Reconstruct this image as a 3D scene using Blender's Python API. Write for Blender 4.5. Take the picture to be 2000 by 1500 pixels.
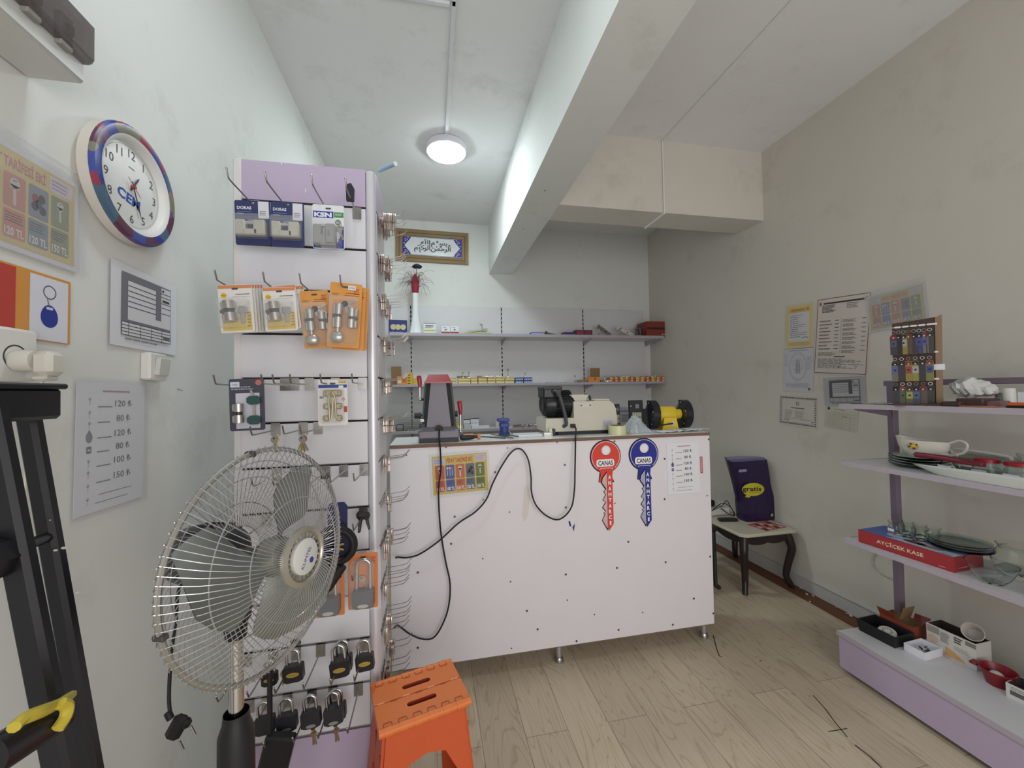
import bpy, math, random
from mathutils import Vector as V, Matrix as M, Euler
for o in list(bpy.data.objects): bpy.data.objects.remove(o, do_unlink=True)
S = bpy.context.scene
COL = S.collection
PI = math.pi
rnd = random.Random(7)
R = math.radians

# ------------------------------------------------------------------ camera
CAM_H = 1.5; FPX = 776.74
def cam_axes(yaw=0.198048, pit=0.019894, rol=0.01707):
    cy, sy, cp, sp, cr, sr = math.cos(yaw), math.sin(yaw), math.cos(pit), math.sin(pit), math.cos(rol), math.sin(rol)
    f = V((sy*cp, cy*cp, sp)); r0 = V((cy, -sy, 0)); d0 = -(r0.cross(f))
    return cr*r0 + sr*d0, -sr*r0 + cr*d0, f
CR, CD, CF = cam_axes()
cam = bpy.data.objects.new('camera', bpy.data.cameras.new('camera'))
COL.objects.link(cam); S.camera = cam
cam.data.sensor_width = 36; cam.data.lens = 36*FPX/2000; cam.data.clip_start = 0.02
cam.matrix_world = M(((CR.x, -CD.x, -CF.x, 0), (CR.y, -CD.y, -CF.y, 0), (CR.z, -CD.z, -CF.z, CAM_H), (0, 0, 0, 1)))
def at(x, y, ax, c):
    """the point where the sight line through a photo pixel meets the plane  axis = c"""
    v = CR*((x-1000)/FPX) + CD*((y-750)/FPX) + CF
    o = V((0, 0, CAM_H)); return o + v*((c-o[ax])/v[ax])

# ------------------------------------------------------------------ light and exposure
S.view_settings.view_transform = 'Standard'; S.view_settings.look = 'None'
S.view_settings.gamma = 1; S.view_settings.use_curve_mapping = False
S.view_settings.exposure = 0.0
W = bpy.data.worlds.new('sky'); S.world = W; W.use_nodes = True
W.node_tree.nodes['Background'].inputs[0].default_value = (0.85, 0.92, 1, 1)
W.node_tree.nodes['Background'].inputs[1].default_value = 0.5
LAMP_STRENGTH = 88
REAR_LAMP_STRENGTH = 38
def area(name, loc, aim, sx, sy, power, color):
    l = bpy.data.lights.new(name, 'AREA'); l.shape = 'RECTANGLE'; l.size = sx; l.size_y = sy; l.energy = power; l.color = color
    o = bpy.data.objects.new(name, l); COL.objects.link(o); o.location = loc
    o.rotation_euler = (V(aim)-V(loc)).to_track_quat('-Z', 'Y').to_euler(); return o
# daylight falling in through the shop front behind the photographer
area('shopfront_daylight', (0.9, -2.05, 1.35), (0.9, 2, 1.0), 2.9, 2.0, 65, (1.0, 0.955, 0.925))

# ------------------------------------------------------------------ materials
def lin(c):
    c = c/255; return c/12.92 if c <= 0.04045 else ((c+0.055)/1.055)**2.4
MATS = {}
def mat(key, rgb, rough=0.5, metal=0.0, var=0.05, scale=12, bump=0.0, bscale=None, trans=0.0, ior=1.45, alpha=1.0, emit=0, coat=0.0, stretch=None):
    if key in MATS: return MATS[key]
    m = bpy.data.materials.new(key); m.use_nodes = True; MATS[key] = m
    nt = m.node_tree; N = nt.nodes; L = nt.links; p = N['Principled BSDF']
    c = [lin(x) for x in rgb]
    tc = N.new('ShaderNodeTexCoord'); nz = N.new('ShaderNodeTexNoise'); nz.inputs['Scale'].default_value = scale; nz.inputs['Detail'].default_value = 3
    src = tc.outputs['Object']
    if stretch:
        mp = N.new('ShaderNodeMapping'); mp.inputs['Scale'].default_value = stretch; L.new(src, mp.inputs[0]); src = mp.outputs[0]
    L.new(src, nz.inputs['Vector'])
    mx = N.new('ShaderNodeMix'); mx.data_type = 'RGBA'
    mx.inputs['A'].default_value = [max(0, x*(1-var)) for x in c]+[1]; mx.inputs['B'].default_value = [min(1, x*(1+var)) for x in c]+[1]
    L.new(nz.outputs['Fac'], mx.inputs['Factor']); L.new(mx.outputs['Result'], p.inputs['Base Color'])
    p.inputs['Roughness'].default_value = rough; p.inputs['Metallic'].default_value = metal
    p.inputs['IOR'].default_value = ior; p.inputs['Transmission Weight'].default_value = trans; p.inputs['Alpha'].default_value = alpha
    p.inputs['Coat Weight'].default_value = coat
    if emit:
        p.inputs['Emission Color'].default_value = c+[1]; p.inputs['Emission Strength'].default_value = emit
    if bump:
        n2 = N.new('ShaderNodeTexNoise'); n2.inputs['Scale'].default_value = bscale or scale*6; n2.inputs['Detail'].default_value = 4
        L.new(src, n2.inputs['Vector'])
        b = N.new('ShaderNodeBump'); b.inputs['Strength'].default_value = bump; b.inputs['Distance'].default_value = 0.004
        L.new(n2.outputs['Fac'], b.inputs['Height']); L.new(b.outputs[0], p.inputs['Normal'])
    return m
def C(r, g, b, rough=0.6): return mat('ink_%d_%d_%d' % (r, g, b), (r, g, b), rough, var=0.03)
WHITE = mat('white_laminate', (226, 224, 228), 0.35, var=0.02)
PAPER = mat('paper', (224, 225, 232), 0.6, var=0.02); INK = C(40, 40, 46); GREYINK = C(110, 112, 120); LINE = C(70, 72, 80)
PURPLE = mat('lilac_laminate', (184, 170, 196), 0.4, var=0.04)
LILAC_EDGE = mat('lilac_edge', (178, 170, 182), 0.45, var=0.03)
ALU = mat('aluminium', (196, 196, 200), 0.38, 0.85, var=0.03)
CHROME = mat('chrome', (205, 205, 208), 0.16, 1.0, var=0.02)
STEEL = mat('steel', (170, 168, 166), 0.3, 1.0, var=0.06)
NICKEL = mat('nickel', (188, 180, 172), 0.28, 0.95, var=0.12, scale=60)
WIRE = mat('wire', (150, 146, 142), 0.3, 0.9, var=0.05)
BLACK = mat('black_plastic', (30, 30, 33), 0.45, var=0.1)
BLACKGLOSS = mat('black_enamel', (24, 24, 30), 0.25, var=0.1)
RUBBER = mat('black_rubber', (22, 22, 24), 0.55, var=0.1)
DARK = mat('dark_gap', (28, 26, 28), 0.8)
BRASS = mat('brass', (196, 168, 84), 0.3, 0.8, var=0.06)
CARDBOARD = mat('cardboard', (138, 112, 78), 0.8, var=0.08)
CLEAR = mat('clear_glass', (242, 247, 244), 0.03, trans=1.0, ior=1.22, var=0.0)
FILM = mat('clear_film', (225, 228, 232), 0.12, alpha=0.16, var=0.0)

# ------------------------------------------------------------------ mesh building
GL = {}
def glyphs(s, bold):
    k = (s, bold)
    if k not in GL:
        c = bpy.data.curves.new('t', 'FONT'); c.body = s; c.align_x = 'CENTER'; c.resolution_u = 2; c.offset = bold*1.8
        o = bpy.data.objects.new('t', c); COL.objects.link(o)
        dg = bpy.context.evaluated_depsgraph_get(); me = bpy.data.meshes.new_from_object(o.evaluated_get(dg))
        vs = [(v.co.x, v.co.y) for v in me.vertices]; fs = [tuple(p.vertices) for p in me.polygons]
        bpy.data.objects.remove(o); bpy.data.curves.remove(c); bpy.data.meshes.remove(me)
        xs = [v[0] for v in vs] or [0]; GL[k] = (vs, fs, min(xs), max(xs))
    return GL[k]
class MB:
    def __init__(s): s.v = []; s.f = []; s.mi = []; s.ms = []; s.T = M.Identity(4)
    def m(s, m):
        if m not in s.ms: s.ms.append(m)
        return s.ms.index(m)
    def add(s, vs, fs, m):
        b = len(s.v); T = s.T; s.v += [T @ V(v) for v in vs]; k = s.m(m)
        for f in fs: s.f.append(tuple(b+i for i in f)); s.mi.append(k)
        return s
    def box(s, c, d, m, rot=None, bev=0):
        hx, hy, hz = d[0]/2, d[1]/2, d[2]/2; c = V(c)
        q = Euler([R(a) for a in rot]).to_matrix() if rot else None
        def P(x, y, z):
            w = V((x, y, z)); return c+(q @ w if q else w)
        if not bev:
            vs = [P(x, y, z) for x in (-hx, hx) for y in (-hy, hy) for z in (-hz, hz)]
            return s.add(vs, [(0, 1, 3, 2), (4, 6, 7, 5), (0, 4, 5, 1), (2, 3, 7, 6), (0, 2, 6, 4), (1, 5, 7, 3)], m)
        b = min(bev, hx*.95, hy*.95, hz*.95); vs = []; ix = {}
        for sx in (-1, 1):
            for sy in (-1, 1):
                for sz in (-1, 1):
                    for a in range(3):
                        ix[sx, sy, sz, a] = len(vs); h = [hx, hy, hz]
                        vs.append(P(*[g*(h[i] if i == a else h[i]-b) for i, g in enumerate((sx, sy, sz))]))
        fs = []
        for a in range(3):
            o1, o2 = [i for i in range(3) if i != a]
            for g in (-1, 1):
                cy = [(-1, -1), (1, -1), (1, 1), (-1, 1)]
                def K(u, w):
                    t = [0, 0, 0]; t[a] = g; t[o1] = u; t[o2] = w; return tuple(t)
                fs.append(tuple(ix[K(u, w)+(a,)] for u, w in cy))
            for g1 in (-1, 1):
                for g2 in (-1, 1):
                    t0 = [0, 0, 0]; t1 = [0, 0, 0]; t0[a] = -1; t1[a] = 1; t0[o1] = t1[o1] = g1; t0[o2] = t1[o2] = g2
                    fs.append((ix[tuple(t0)+(o1,)], ix[tuple(t1)+(o1,)], ix[tuple(t1)+(o2,)], ix[tuple(t0)+(o2,)]))
        for sx in (-1, 1):
            for sy in (-1, 1):
                for sz in (-1, 1): fs.append(tuple(ix[sx, sy, sz, a] for a in range(3)))
        return s.add(vs, fs, m)
    def tube(s, pts, r, m, n=8, closed=False, flat=1.0):
        pts = [V(p) for p in pts]; k = len(pts); rs = r if isinstance(r, (list, tuple)) else [r]*k
        vs = []; up = None
        for i, p in enumerate(pts):
            a = pts[(i-1) % k] if (closed or i) else p; b = pts[(i+1) % k] if (closed or i < k-1) else p
            t = (b-a).normalized() if (b-a).length > 1e-9 else V((0, 0, 1))
            if up is None: up = t.orthogonal().normalized()
            up = (up-t*up.dot(t)); up = up.normalized() if up.length > 1e-6 else t.orthogonal().normalized()
            w = t.cross(up)
            for j in range(n):
                an = 2*PI*j/n; vs.append(p+(up*math.cos(an)*flat+w*math.sin(an))*rs[i])
        fs = []
        for i in range(k if closed else k-1):
            for j in range(n):
                i2 = (i+1) % k; fs.append((i*n+j, i*n+(j+1) % n, i2*n+(j+1) % n, i2*n+j))
        if not closed: fs += [tuple(range(n))[::-1], tuple(range((k-1)*n, k*n))]
        return s.add(vs, fs, m)
    def cyl(s, a, b, r, m, n=20, r2=None): return s.tube([a, b], [r, r if r2 is None else r2], m, n)
    def lathe(s, prof, m, n=28, ax='z', c=(0, 0, 0)):
        vs = []; fs = []; c = V(c)
        for (r, z) in prof:
            for j in range(n):
                a = 2*PI*j/n; x, y = r*math.cos(a), r*math.sin(a)
                vs.append(c+V({'z': (x, y, z), 'x': (z, x, y), 'y': (x, z, y)}[ax]))
        for i in range(len(prof)-1):
            for j in range(n): fs.append((i*n+j, i*n+(j+1) % n, (i+1)*n+(j+1) % n, (i+1)*n+j))
        return s.add(vs, fs, m)
    def ball(s, c, r, m, sc=(1, 1, 1), n=14):
        c = V(c); vs = []; fs = []; k = n//2
        for i in range(k+1):
            th = PI*i/k
            for j in range(n):
                a = 2*PI*j/n; vs.append(c+V((r*sc[0]*math.sin(th)*math.cos(a), r*sc[1]*math.sin(th)*math.sin(a), r*sc[2]*math.cos(th))))
        for i in range(k):
            for j in range(n): fs.append((i*n+j, i*n+(j+1) % n, (i+1)*n+(j+1) % n, (i+1)*n+j))
        return s.add(vs, fs, m)
    def prism(s, poly, z0, z1, m, m2=None):
        n = len(poly); vs = [(x, y, z0) for x, y in poly]+[(x, y, z1) for x, y in poly]
        s.add(vs, [tuple(range(n))[::-1], tuple(range(n, 2*n))], m)
        return s.add(vs, [(i, (i+1) % n, n+(i+1) % n, n+i) for i in range(n)], m2 or m)
    # flat printing on a sheet: local x right, y up, z out of the sheet
    def poly(s, pts, z, m): return s.add([(x, y, z) for x, y in pts], [tuple(range(len(pts)))], m)
    def rect(s, x0, y0, x1, y1, z, m): return s.poly([(x0, y0), (x1, y0), (x1, y1), (x0, y1)], z, m)
    def disc(s, x, y, r, z, m, n=24, ry=None): return s.poly([(x+r*math.cos(2*PI*i/n), y+(ry or r)*math.sin(2*PI*i/n)) for i in range(n)], z, m)
    def ring(s, x, y, r0, r1, z, m, n=28, a0=0, a1=2*PI, e=1.0):
        vs = []
        for i in range(n+1):
            a = a0+(a1-a0)*i/n; vs += [(x+r0*math.cos(a), y+r0*e*math.sin(a), z), (x+r1*math.cos(a), y+r1*e*math.sin(a), z)]
        return s.add(vs, [(2*i, 2*i+1, 2*i+3, 2*i+2) for i in range(n)], m)
    def rrect(s, x0, y0, x1, y1, r, z, m, n=4):
        p = []
        for cx, cy, a in ((x1-r, y1-r, 0), (x0+r, y1-r, PI/2), (x0+r, y0+r, PI), (x1-r, y0+r, 1.5*PI)):
            p += [(cx+r*math.cos(a+PI/2*i/n), cy+r*math.sin(a+PI/2*i/n)) for i in range(n+1)]
        return s.poly(p, z, m)
    def text(s, t, x, y, h, m, z, w=None, bold=0.0, rot=0, al='C'):
        vs, fs, a, b = glyphs(t, bold); sy = h/0.728; sx = w/(b-a) if w else sy
        off = {'C': -(a+b)/2, 'L': -a, 'R': -b}[al]; c, d = math.cos(R(rot)), math.sin(R(rot)); out = []
        for u, q in vs:
            u = (u+off)*sx; q = q*sy; out.append((x+u*c-q*d, y+u*d+q*c, z))
        return s.add(out, fs, m)
    def scribble(s, x0, y0, x1, y1, rows, z, m, fill=0.5, rag=0.3):
        """rows of unreadably small print"""
        st = (y1-y0)/rows
        for i in range(rows):
            y = y1-(i+0.5)*st; x = x0
            xe = x1-(x1-x0)*rag*rnd.random()
            while x < xe:
                l = (x1-x0)*rnd.uniform(.05, .2); s.rect(x, y-st*fill/2, min(x+l, xe), y+st*fill/2, z, m); x += l+(x1-x0)*.025
        return s
    def build(s, name, parent=None, loc=None, rot=None, mw=None, label=None, cat=None, group=None, kind=None, angle=38):
        me = bpy.data.meshes.new(name); me.from_pydata(s.v, [], s.f); me.validate()
        for m in s.ms: me.materials.append(m)
        if len(me.polygons) == len(s.mi): me.polygons.foreach_set('material_index', s.mi)
        me.polygons.foreach_set('use_smooth', [True]*len(me.polygons)); me.update()
        me.set_sharp_from_angle(angle=R(angle))
        o = bpy.data.objects.new(name, me); COL.objects.link(o); o.parent = parent
        if mw is not None: o.matrix_local = mw
        if loc is not None: o.location = loc
        if rot is not None: o.rotation_euler = [R(a) for a in rot]
        tag(o, label, cat, group, kind); return o
def tag(o, label=None, cat=None, group=None, kind=None):
    if label: o['label'] = label
    if cat: o['category'] = cat
    if group: o['group'] = group
    if kind: o['kind'] = kind
    return o
def thing(name, label, cat, loc=(0, 0, 0), rot=(0, 0, 0), group=None, mw=None):
    o = bpy.data.objects.new(name, None); COL.objects.link(o); o.empty_display_size = 0.05
    if mw is not None: o.matrix_world = mw
    else: o.location = loc; o.rotation_euler = [R(a) for a in rot]
    return tag(o, label, cat, group)
KIDS = {}
def dup(o, loc=None, rot=None, label=None, group=None, mw=None):
    def cp(a, par):
        b = a.copy(); COL.objects.link(b); b.parent = par
        for ch in [x for x in COL.objects if x.parent == a]: cp(ch, b)
        return b
    b = cp(o, None)
    if mw is not None: b.matrix_world = mw
    if loc is not None: b.location = loc
    if rot is not None: b.rotation_euler = [R(a) for a in rot]
    if label: b['label'] = label
    if group: b['group'] = group
    return b
# frames for flat things: on the left wall, the right wall, and facing the photographer
FL = M(((0, 0, 1, 0), (1, 0, 0, 0), (0, 1, 0, 0), (0, 0, 0, 1)))
FR = M(((0, 0, -1, 0), (-1, 0, 0, 0), (0, 1, 0, 0), (0, 0, 0, 1)))
FF = M(((1, 0, 0, 0), (0, 0, -1, 0), (0, 1, 0, 0), (0, 0, 0, 1)))
def place(frame, loc, roll=0, tilt=0): return M.Translation(V(loc)) @ frame @ M.Rotation(R(roll), 4, 'Z') @ M.Rotation(R(tilt), 4, 'X')
NTH = 'first second third fourth fifth sixth seventh eighth ninth tenth eleventh twelfth thirteenth fourteenth fifteenth sixteenth'.split()
def smooth_path(pts, k=5):
    pts = [V(p) for p in pts]; out = []
    for i in range(len(pts)-1):
        p0 = pts[max(i-1, 0)]; p1 = pts[i]; p2 = pts[i+1]; p3 = pts[min(i+2, len(pts)-1)]
        for j in range(k):
            t = j/k; out.append(0.5*((2*p1)+(p2-p0)*t+(2*p0-5*p1+4*p2-p3)*t*t+(3*p1-p0-3*p2+p3)*t**3))
    return out+[pts[-1]]

# ------------------------------------------------------------------ the room
XL, XR, YB, ZC, YF = -0.863, 2.68, 4.53, 3.433, -2.1
def wall_mat(key, rgb):
    m = mat(key, rgb, 0.75, var=0.05, scale=1.3, bump=0.35, bscale=14)
    nt = m.node_tree; N = nt.nodes; L = nt.links; p = N['Principled BSDF']
    # scuffs: faint grey patches of their own shape
    nz = N.new('ShaderNodeTexNoise'); nz.inputs['Scale'].default_value = 3.1; nz.inputs['Detail'].default_value = 7; nz.inputs['Roughness'].default_value = 0.7
    tc = [n for n in N if n.type == 'TEX_COORD'][0]; L.new(tc.outputs['Object'], nz.inputs['Vector'])
    cr = N.new('ShaderNodeValToRGB'); cr.color_ramp.elements[0].position = 0.56; cr.color_ramp.elements[1].position = 0.78
    cr.color_ramp.elements[0].color = (1, 1, 1, 1); cr.color_ramp.elements[1].color = (0.8, 0.79, 0.77, 1)
    L.new(nz.outputs['Fac'], cr.inputs[0])
    mx = [n for n in N if n.type == 'MIX'][0]; m2 = N.new('ShaderNodeMix'); m2.data_type = 'RGBA'; m2.blend_type = 'MULTIPLY'; m2.inputs['Factor'].default_value = 0.8
    L.new(mx.outputs['Result'], m2.inputs['A']); L.new(cr.outputs[0], m2.inputs['B']); L.new(m2.outputs['Result'], p.inputs['Base Color'])
    return m
WALL = wall_mat('wall_paint', (222, 224, 221)); WALLR = wall_mat('wall_paint_warm', (212, 208, 200)); CEIL = wall_mat('ceiling_paint', (232, 233, 234))
def structure(name, b): return b.build(name, kind='structure')
def floor_mat():
    m = bpy.data.materials.new('laminate_floor'); m.use_nodes = True; N = m.node_tree.nodes; L = m.node_tree.links; p = N['Principled BSDF']
    tc = N.new('ShaderNodeTexCoord'); mp = N.new('ShaderNodeMapping'); mp.inputs['Rotation'].default_value = (0, 0, PI/2); L.new(tc.outputs['Object'], mp.inputs[0])
    br = N.new('ShaderNodeTexBrick'); br.inputs['Scale'].default_value = 1; br.inputs['Brick Width'].default_value = 1.25; br.inputs['Row Height'].default_value = 0.19
    br.inputs['Mortar Size'].default_value = 0.0012; br.offset = 0.37
    br.inputs['Color1'].default_value = [lin(x) for x in (206, 192, 168)]+[1]; br.inputs['Color2'].default_value = [lin(x) for x in (190, 176, 154)]+[1]
    br.inputs['Mortar'].default_value = [lin(x) for x in (126, 112, 92)]+[1]
    L.new(mp.outputs[0], br.inputs[0])
    m2 = N.new('ShaderNodeMapping'); m2.inputs['Scale'].default_value = (5.5, 0.75, 1); L.new(tc.outputs['Object'], m2.inputs[0])
    wv = N.new('ShaderNodeTexNoise'); wv.inputs['Scale'].default_value = 1.6; wv.inputs['Detail'].default_value = 2; wv.inputs['Distortion'].default_value = 0.4
    L.new(m2.outputs[0], wv.inputs[0])
    ml = N.new('ShaderNodeMath'); ml.operation = 'MULTIPLY'; ml.inputs[1].default_value = 13; L.new(wv.outputs[0], ml.inputs[0])
    fr = N.new('ShaderNodeMath'); fr.operation = 'PINGPONG'; fr.inputs[1].default_value = 0.5; L.new(ml.outputs[0], fr.inputs[0])
    cr = N.new('ShaderNodeValToRGB'); cr.color_ramp.elements[0].position = 0.0; cr.color_ramp.elements[0].color = (0.72, 0.68, 0.62, 1)
    cr.color_ramp.elements[1].position = 0.14; cr.color_ramp.elements[1].color = (1, 1, 1, 1); L.new(fr.outputs[0], cr.inputs[0])
    mx = N.new('ShaderNodeMix'); mx.data_type = 'RGBA'; mx.blend_type = 'MULTIPLY'; mx.inputs['Factor'].default_value = 0.75
    L.new(br.outputs[0], mx.inputs['A']); L.new(cr.outputs[0], mx.inputs['B'])
    m3 = N.new('ShaderNodeMapping'); m3.inputs['Scale'].default_value = (60, 2.5, 1); L.new(tc.outputs['Object'], m3.inputs[0])
    gn = N.new('ShaderNodeTexNoise'); gn.inputs['Scale'].default_value = 1.5; gn.inputs['Detail'].default_value = 5; L.new(m3.outputs[0], gn.inputs[0])
    c2 = N.new('ShaderNodeValToRGB'); c2.color_ramp.elements[0].color = (0.84, 0.83, 0.82, 1); c2.color_ramp.elements[1].color = (1.08, 1.08, 1.08, 1); L.new(gn.outputs[0], c2.inputs[0])
    m4 = N.new('ShaderNodeMix'); m4.data_type = 'RGBA'; m4.blend_type = 'MULTIPLY'; m4.inputs['Factor'].default_value = 1
    L.new(mx.outputs['Result'], m4.inputs['A']); L.new(c2.outputs[0], m4.inputs['B']); L.new(m4.outputs['Result'], p.inputs['Base Color'])
    p.inputs['Roughness'].default_value = 0.42
    return m
b = MB(); b.box(((XL+XR)/2, (YF+YB)/2, -0.05), (XR-XL+.2, YB-YF+.2, 0.1), floor_mat())
SC = C(62, 52, 44)
def scratch(pts, w):
    q = [at(x, y, 2, 0) for x, y in pts]
    for p0, p1 in zip(q, q[1:]):
        t = (p1-p0).normalized(); nn = V((-t.y, t.x, 0))*w/2
        b.add([(p.x, p.y, 0.0006) for p in (p0-nn, p1-nn, p1+nn, p0+nn)], [(0, 1, 2, 3)], SC)
scratch([(1393, 1241), (1399, 1265), (1405, 1282)], 0.006); scratch([(1405, 1282), (1411, 1283)], 0.005)
scratch([(1588, 1358), (1612, 1385), (1632, 1412), (1655, 1440)], 0.005); scratch([(1618, 1429), (1655, 1423)], 0.004)
scratch([(1670, 1455), (1700, 1478), (1722, 1500)], 0.006); scratch([(1483, 1289), (1488, 1292)], 0.006)
structure('floor', b)
b = MB(); b.box((XL-.05, (YF+YB)/2, ZC/2), (0.1, YB-YF+.2, ZC), WALL); structure('wall_left', b)
b = MB(); b.box((XR+.05, (YF+YB)/2, ZC/2), (0.1, YB-YF+.2, ZC), WALLR); structure('wall_right', b)
b = MB(); b.box(((XL+XR)/2, YB+.05, ZC/2), (XR-XL, 0.1, ZC), WALL); structure('wall_back', b)
b = MB(); b.box(((XL+XR)/2, (YF+YB)/2, ZC+.05), (XR-XL+.2, YB-YF+.2, 0.1), CEIL); structure('ceiling', b)
# the shop front behind the photographer: wall with a wide glazed opening
b = MB(); x0, x1 = -0.6, 2.4
b.box(((XL+x0)/2, YF-.05, ZC/2), (x0-XL, .1, ZC), WALL); b.box(((XR+x1)/2, YF-.05, ZC/2), (XR-x1, .1, ZC), WALL)
b.box(((x0+x1)/2, YF-.05, (ZC+2.8)/2), (x1-x0, .1, ZC-2.8), WALL); b.box(((x0+x1)/2, YF-.05, .2), (x1-x0, .1, .4), WALL); structure('wall_front', b)
b = MB()
for x in (x0+.03, (x0+x1)/2, x1-.03): b.box((x, YF-.06, 1.6), (.06, .06, 2.4), ALU)
for z in (.43, 2.77): b.box(((x0+x1)/2, YF-.06, z), (x1-x0, .06, .06), ALU)
structure('window_1', b)
BEAM = wall_mat('beam_paint', (224, 226, 224))
b = MB(); b.box((0.795, (YF+YB)/2, (2.868+ZC)/2), (0.27, YB-YF, ZC-2.868), BEAM)
for px, py in ((1064, 372), (1022, 447)):
    p = at(px, py, 2, 2.868); b.disc(p.x, p.y, 0.006, 2.8675, DARK, 10)
structure('trim_1', b)['label'] = 'deep white ceiling beam running towards the back wall'
b = MB(); b.box(((0.93+XR)/2, 2.895, (2.868+ZC)/2), (XR-.93, 0.27, ZC-2.868), WALLR); structure('trim_2', b)['label'] = 'white cross beam from the deep beam to the right wall'
# joint strip on the cross beam and the ceiling (a thin painted cable)
b = MB(); p = at(1297, 414, 1, 2.755)
b.tube([(p.x, 2.752, 2.86), (p.x, 2.752, ZC-.006), (p.x+.01, 1.4, ZC-.006), (p.x+.015, YF+.1, ZC-.006)], 0.006, CEIL)
b.tube([(p.x, 2.752, 2.862), (p.x, 3.035, 2.862)], 0.009, CEIL); structure('trim_3', b)['label'] = 'thin painted cable along ceiling and cross beam'
b = MB(); b.box((XR-.006, (YF+YB)/2, .05), (.012, YB-YF, .1), mat('skirting_paint', (205, 205, 204), .6)); b.box((XR-.01, (YF+YB)/2, .1), (.02, YB-YF, .008), mat('skirting_paint', (205, 205, 204)))
structure('baseboard_right', b)
BROWN = mat('brown_wood_strip', (112, 70, 48), 0.55, var=0.25, scale=4, stretch=(6, .6, 1), bump=.2)
b = MB(); b.box((XR-.07, (YF+YB)/2, .003), (.116, YB-YF, .006), BROWN); structure('trim_4', b)['label'] = 'brown wooden floor strip along the right wall'
TRUNK = mat('trunking_pvc', (222, 224, 228), 0.5)
t = thing('cable_trunking', 'white plastic cable trunking on the ceiling leading to the round lamp', 'trunking', (0.13, 3.0, ZC))
b = MB(); b.box((0, -.53, -.008), (.024, 1.1, .016), TRUNK, bev=.003); b.box((-.002, -2.1, -.008), (.024, 2.1, .016), TRUNK, bev=.003); b.build('straight_run', t)
b = MB(); b.box((-.2, -1.05, -.008), (.36, .024, .016), TRUNK, bev=.003); b.build('side_branch', t)
LAMPM = mat('lamp_diffuser', (255, 255, 255), 0.4, emit=LAMP_STRENGTH, var=0); LAMPM.node_tree.nodes['Principled BSDF'].inputs['Emission Color'].default_value = (0.87, 0.985, 1.0, 1)
t = thing('ceiling_lamp', 'round white flush ceiling lamp, lit, left of the deep beam', 'lamp', (0.133, 3.11, ZC))
b = MB(); b.lathe([(0, 0), (.14, 0), (.155, -.006), (.155, -.045), (.150, -.052), (.145, -.052)], mat('lamp_rim', (222, 222, 232), .4), 40); b.build('rim', t)
b = MB(); b.lathe([(.1455, -.050), (.14, -.060), (.11, -.068), (.05, -.072), (0, -.073)], LAMPM, 40); b.build('diffuser', t)
# a second lamp of the same kind further towards the shop front, where the trunking leads
LAMP2 = mat('lamp_diffuser_rear', (255, 255, 255), 0.4, emit=REAR_LAMP_STRENGTH, var=0); LAMP2.node_tree.nodes['Principled BSDF'].inputs['Emission Color'].default_value = (0.87, 0.985, 1.0, 1)
t = thing('ceiling_lamp', 'second round white flush ceiling lamp, lit, nearer the shop front', 'lamp', (-.10, 1.10, ZC))
b = MB(); b.lathe([(0, 0), (.14, 0), (.155, -.006), (.155, -.045), (.150, -.052), (.145, -.052)], mat('lamp_rim', (222, 222, 232), .4), 40); b.build('rim', t)
b = MB(); b.lathe([(.1455, -.050), (.14, -.060), (.11, -.068), (.05, -.072), (0, -.073)], LAMP2, 40); b.build('diffuser', t)

# ------------------------------------------------------------------ the counter
YC = 2.10; ZT = 1.24; CX0, CX1 = -0.215, 1.615
BOARD = mat('white_chipboard', (222, 219, 224), 0.38, var=0.025, scale=5); EDGE = mat('chipboard_edge', (120, 96, 84), 0.8, var=0.2)
t = thing('shop_counter', 'white chipboard shop counter with screw heads on steel feet, in the middle of the shop', 'counter', ((CX0+CX1)/2, 2.28, 0))
def w2l(o, p): return V(p)-o.location
b = MB(); b.T = M.Translation(-t.location)
b.box(((CX0+CX1)/2, YC+.009, .667), (CX1-CX0, .018, 1.11), BOARD)
b.box(((CX0+CX1)/2, YC+.0085, .1105), (CX1-CX0+.002, .0175, .004), EDGE); b.box((CX1+.0005, YC+.009, .667), (.002, .0176, 1.112), EDGE)
SCREW = mat('screw_head', (96, 94, 98), .4, .6)
for px, py in ((871, 873), (991, 875), (1088, 863), (1200, 862), (1301, 852), (1384, 858), (888, 1009), (995, 1000), (881, 1062), (943, 1091), (1381, 968), (1298, 975), (1201, 983), (1105, 991),
               (1103, 908), (1298, 896), (997, 1136), (1105, 1122), (1205, 1109), (1387, 1087), (1300, 1098), (999, 1266), (1208, 1230), (1126, 1252), (1314, 1220), (1161, 1200), (1255, 1196), (1227, 1058), (1108, 1172), (1029, 1193), (1355, 1169), (794, 889), (944, 976), (816, 1118), (816, 1265), (1050, 1229), (1393, 1198), (967, 922)):
    p = at(px, py, 1, YC); r = .0062 if (px+py) % 3 else .0042
    b.add([(p.x+r*math.cos(i*PI/5), YC-.0012, p.z+r*math.sin(i*PI/5)) for i in range(10)], [tuple(range(10))], SCREW)
STAIN = mat('glue_stain', (214, 209, 204), .6, var=.04)
for poly in ([(1024, 952), (1030, 947), (1036, 955), (1034, 985), (1031, 1008), (1025, 1020), (1019, 1008), (1022, 980)],):
    b.add([tuple(at(x, y, 1, YC-.0006)) for x, y in poly], [tuple(range(len(poly)))], STAIN)
NAVY = C(40, 42, 104)
for poly in ([(1110, 1019), (1113, 1017), (1116, 1027), (1113, 1029)], [(1118, 1030), (1123, 1022), (1122, 1030), (1121, 1038)]):
    b.add([tuple(at(x, y, 1, YC-.0008)) for x, y in poly], [tuple(range(len(poly)))], NAVY)
b.build('front_panel', t)
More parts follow.
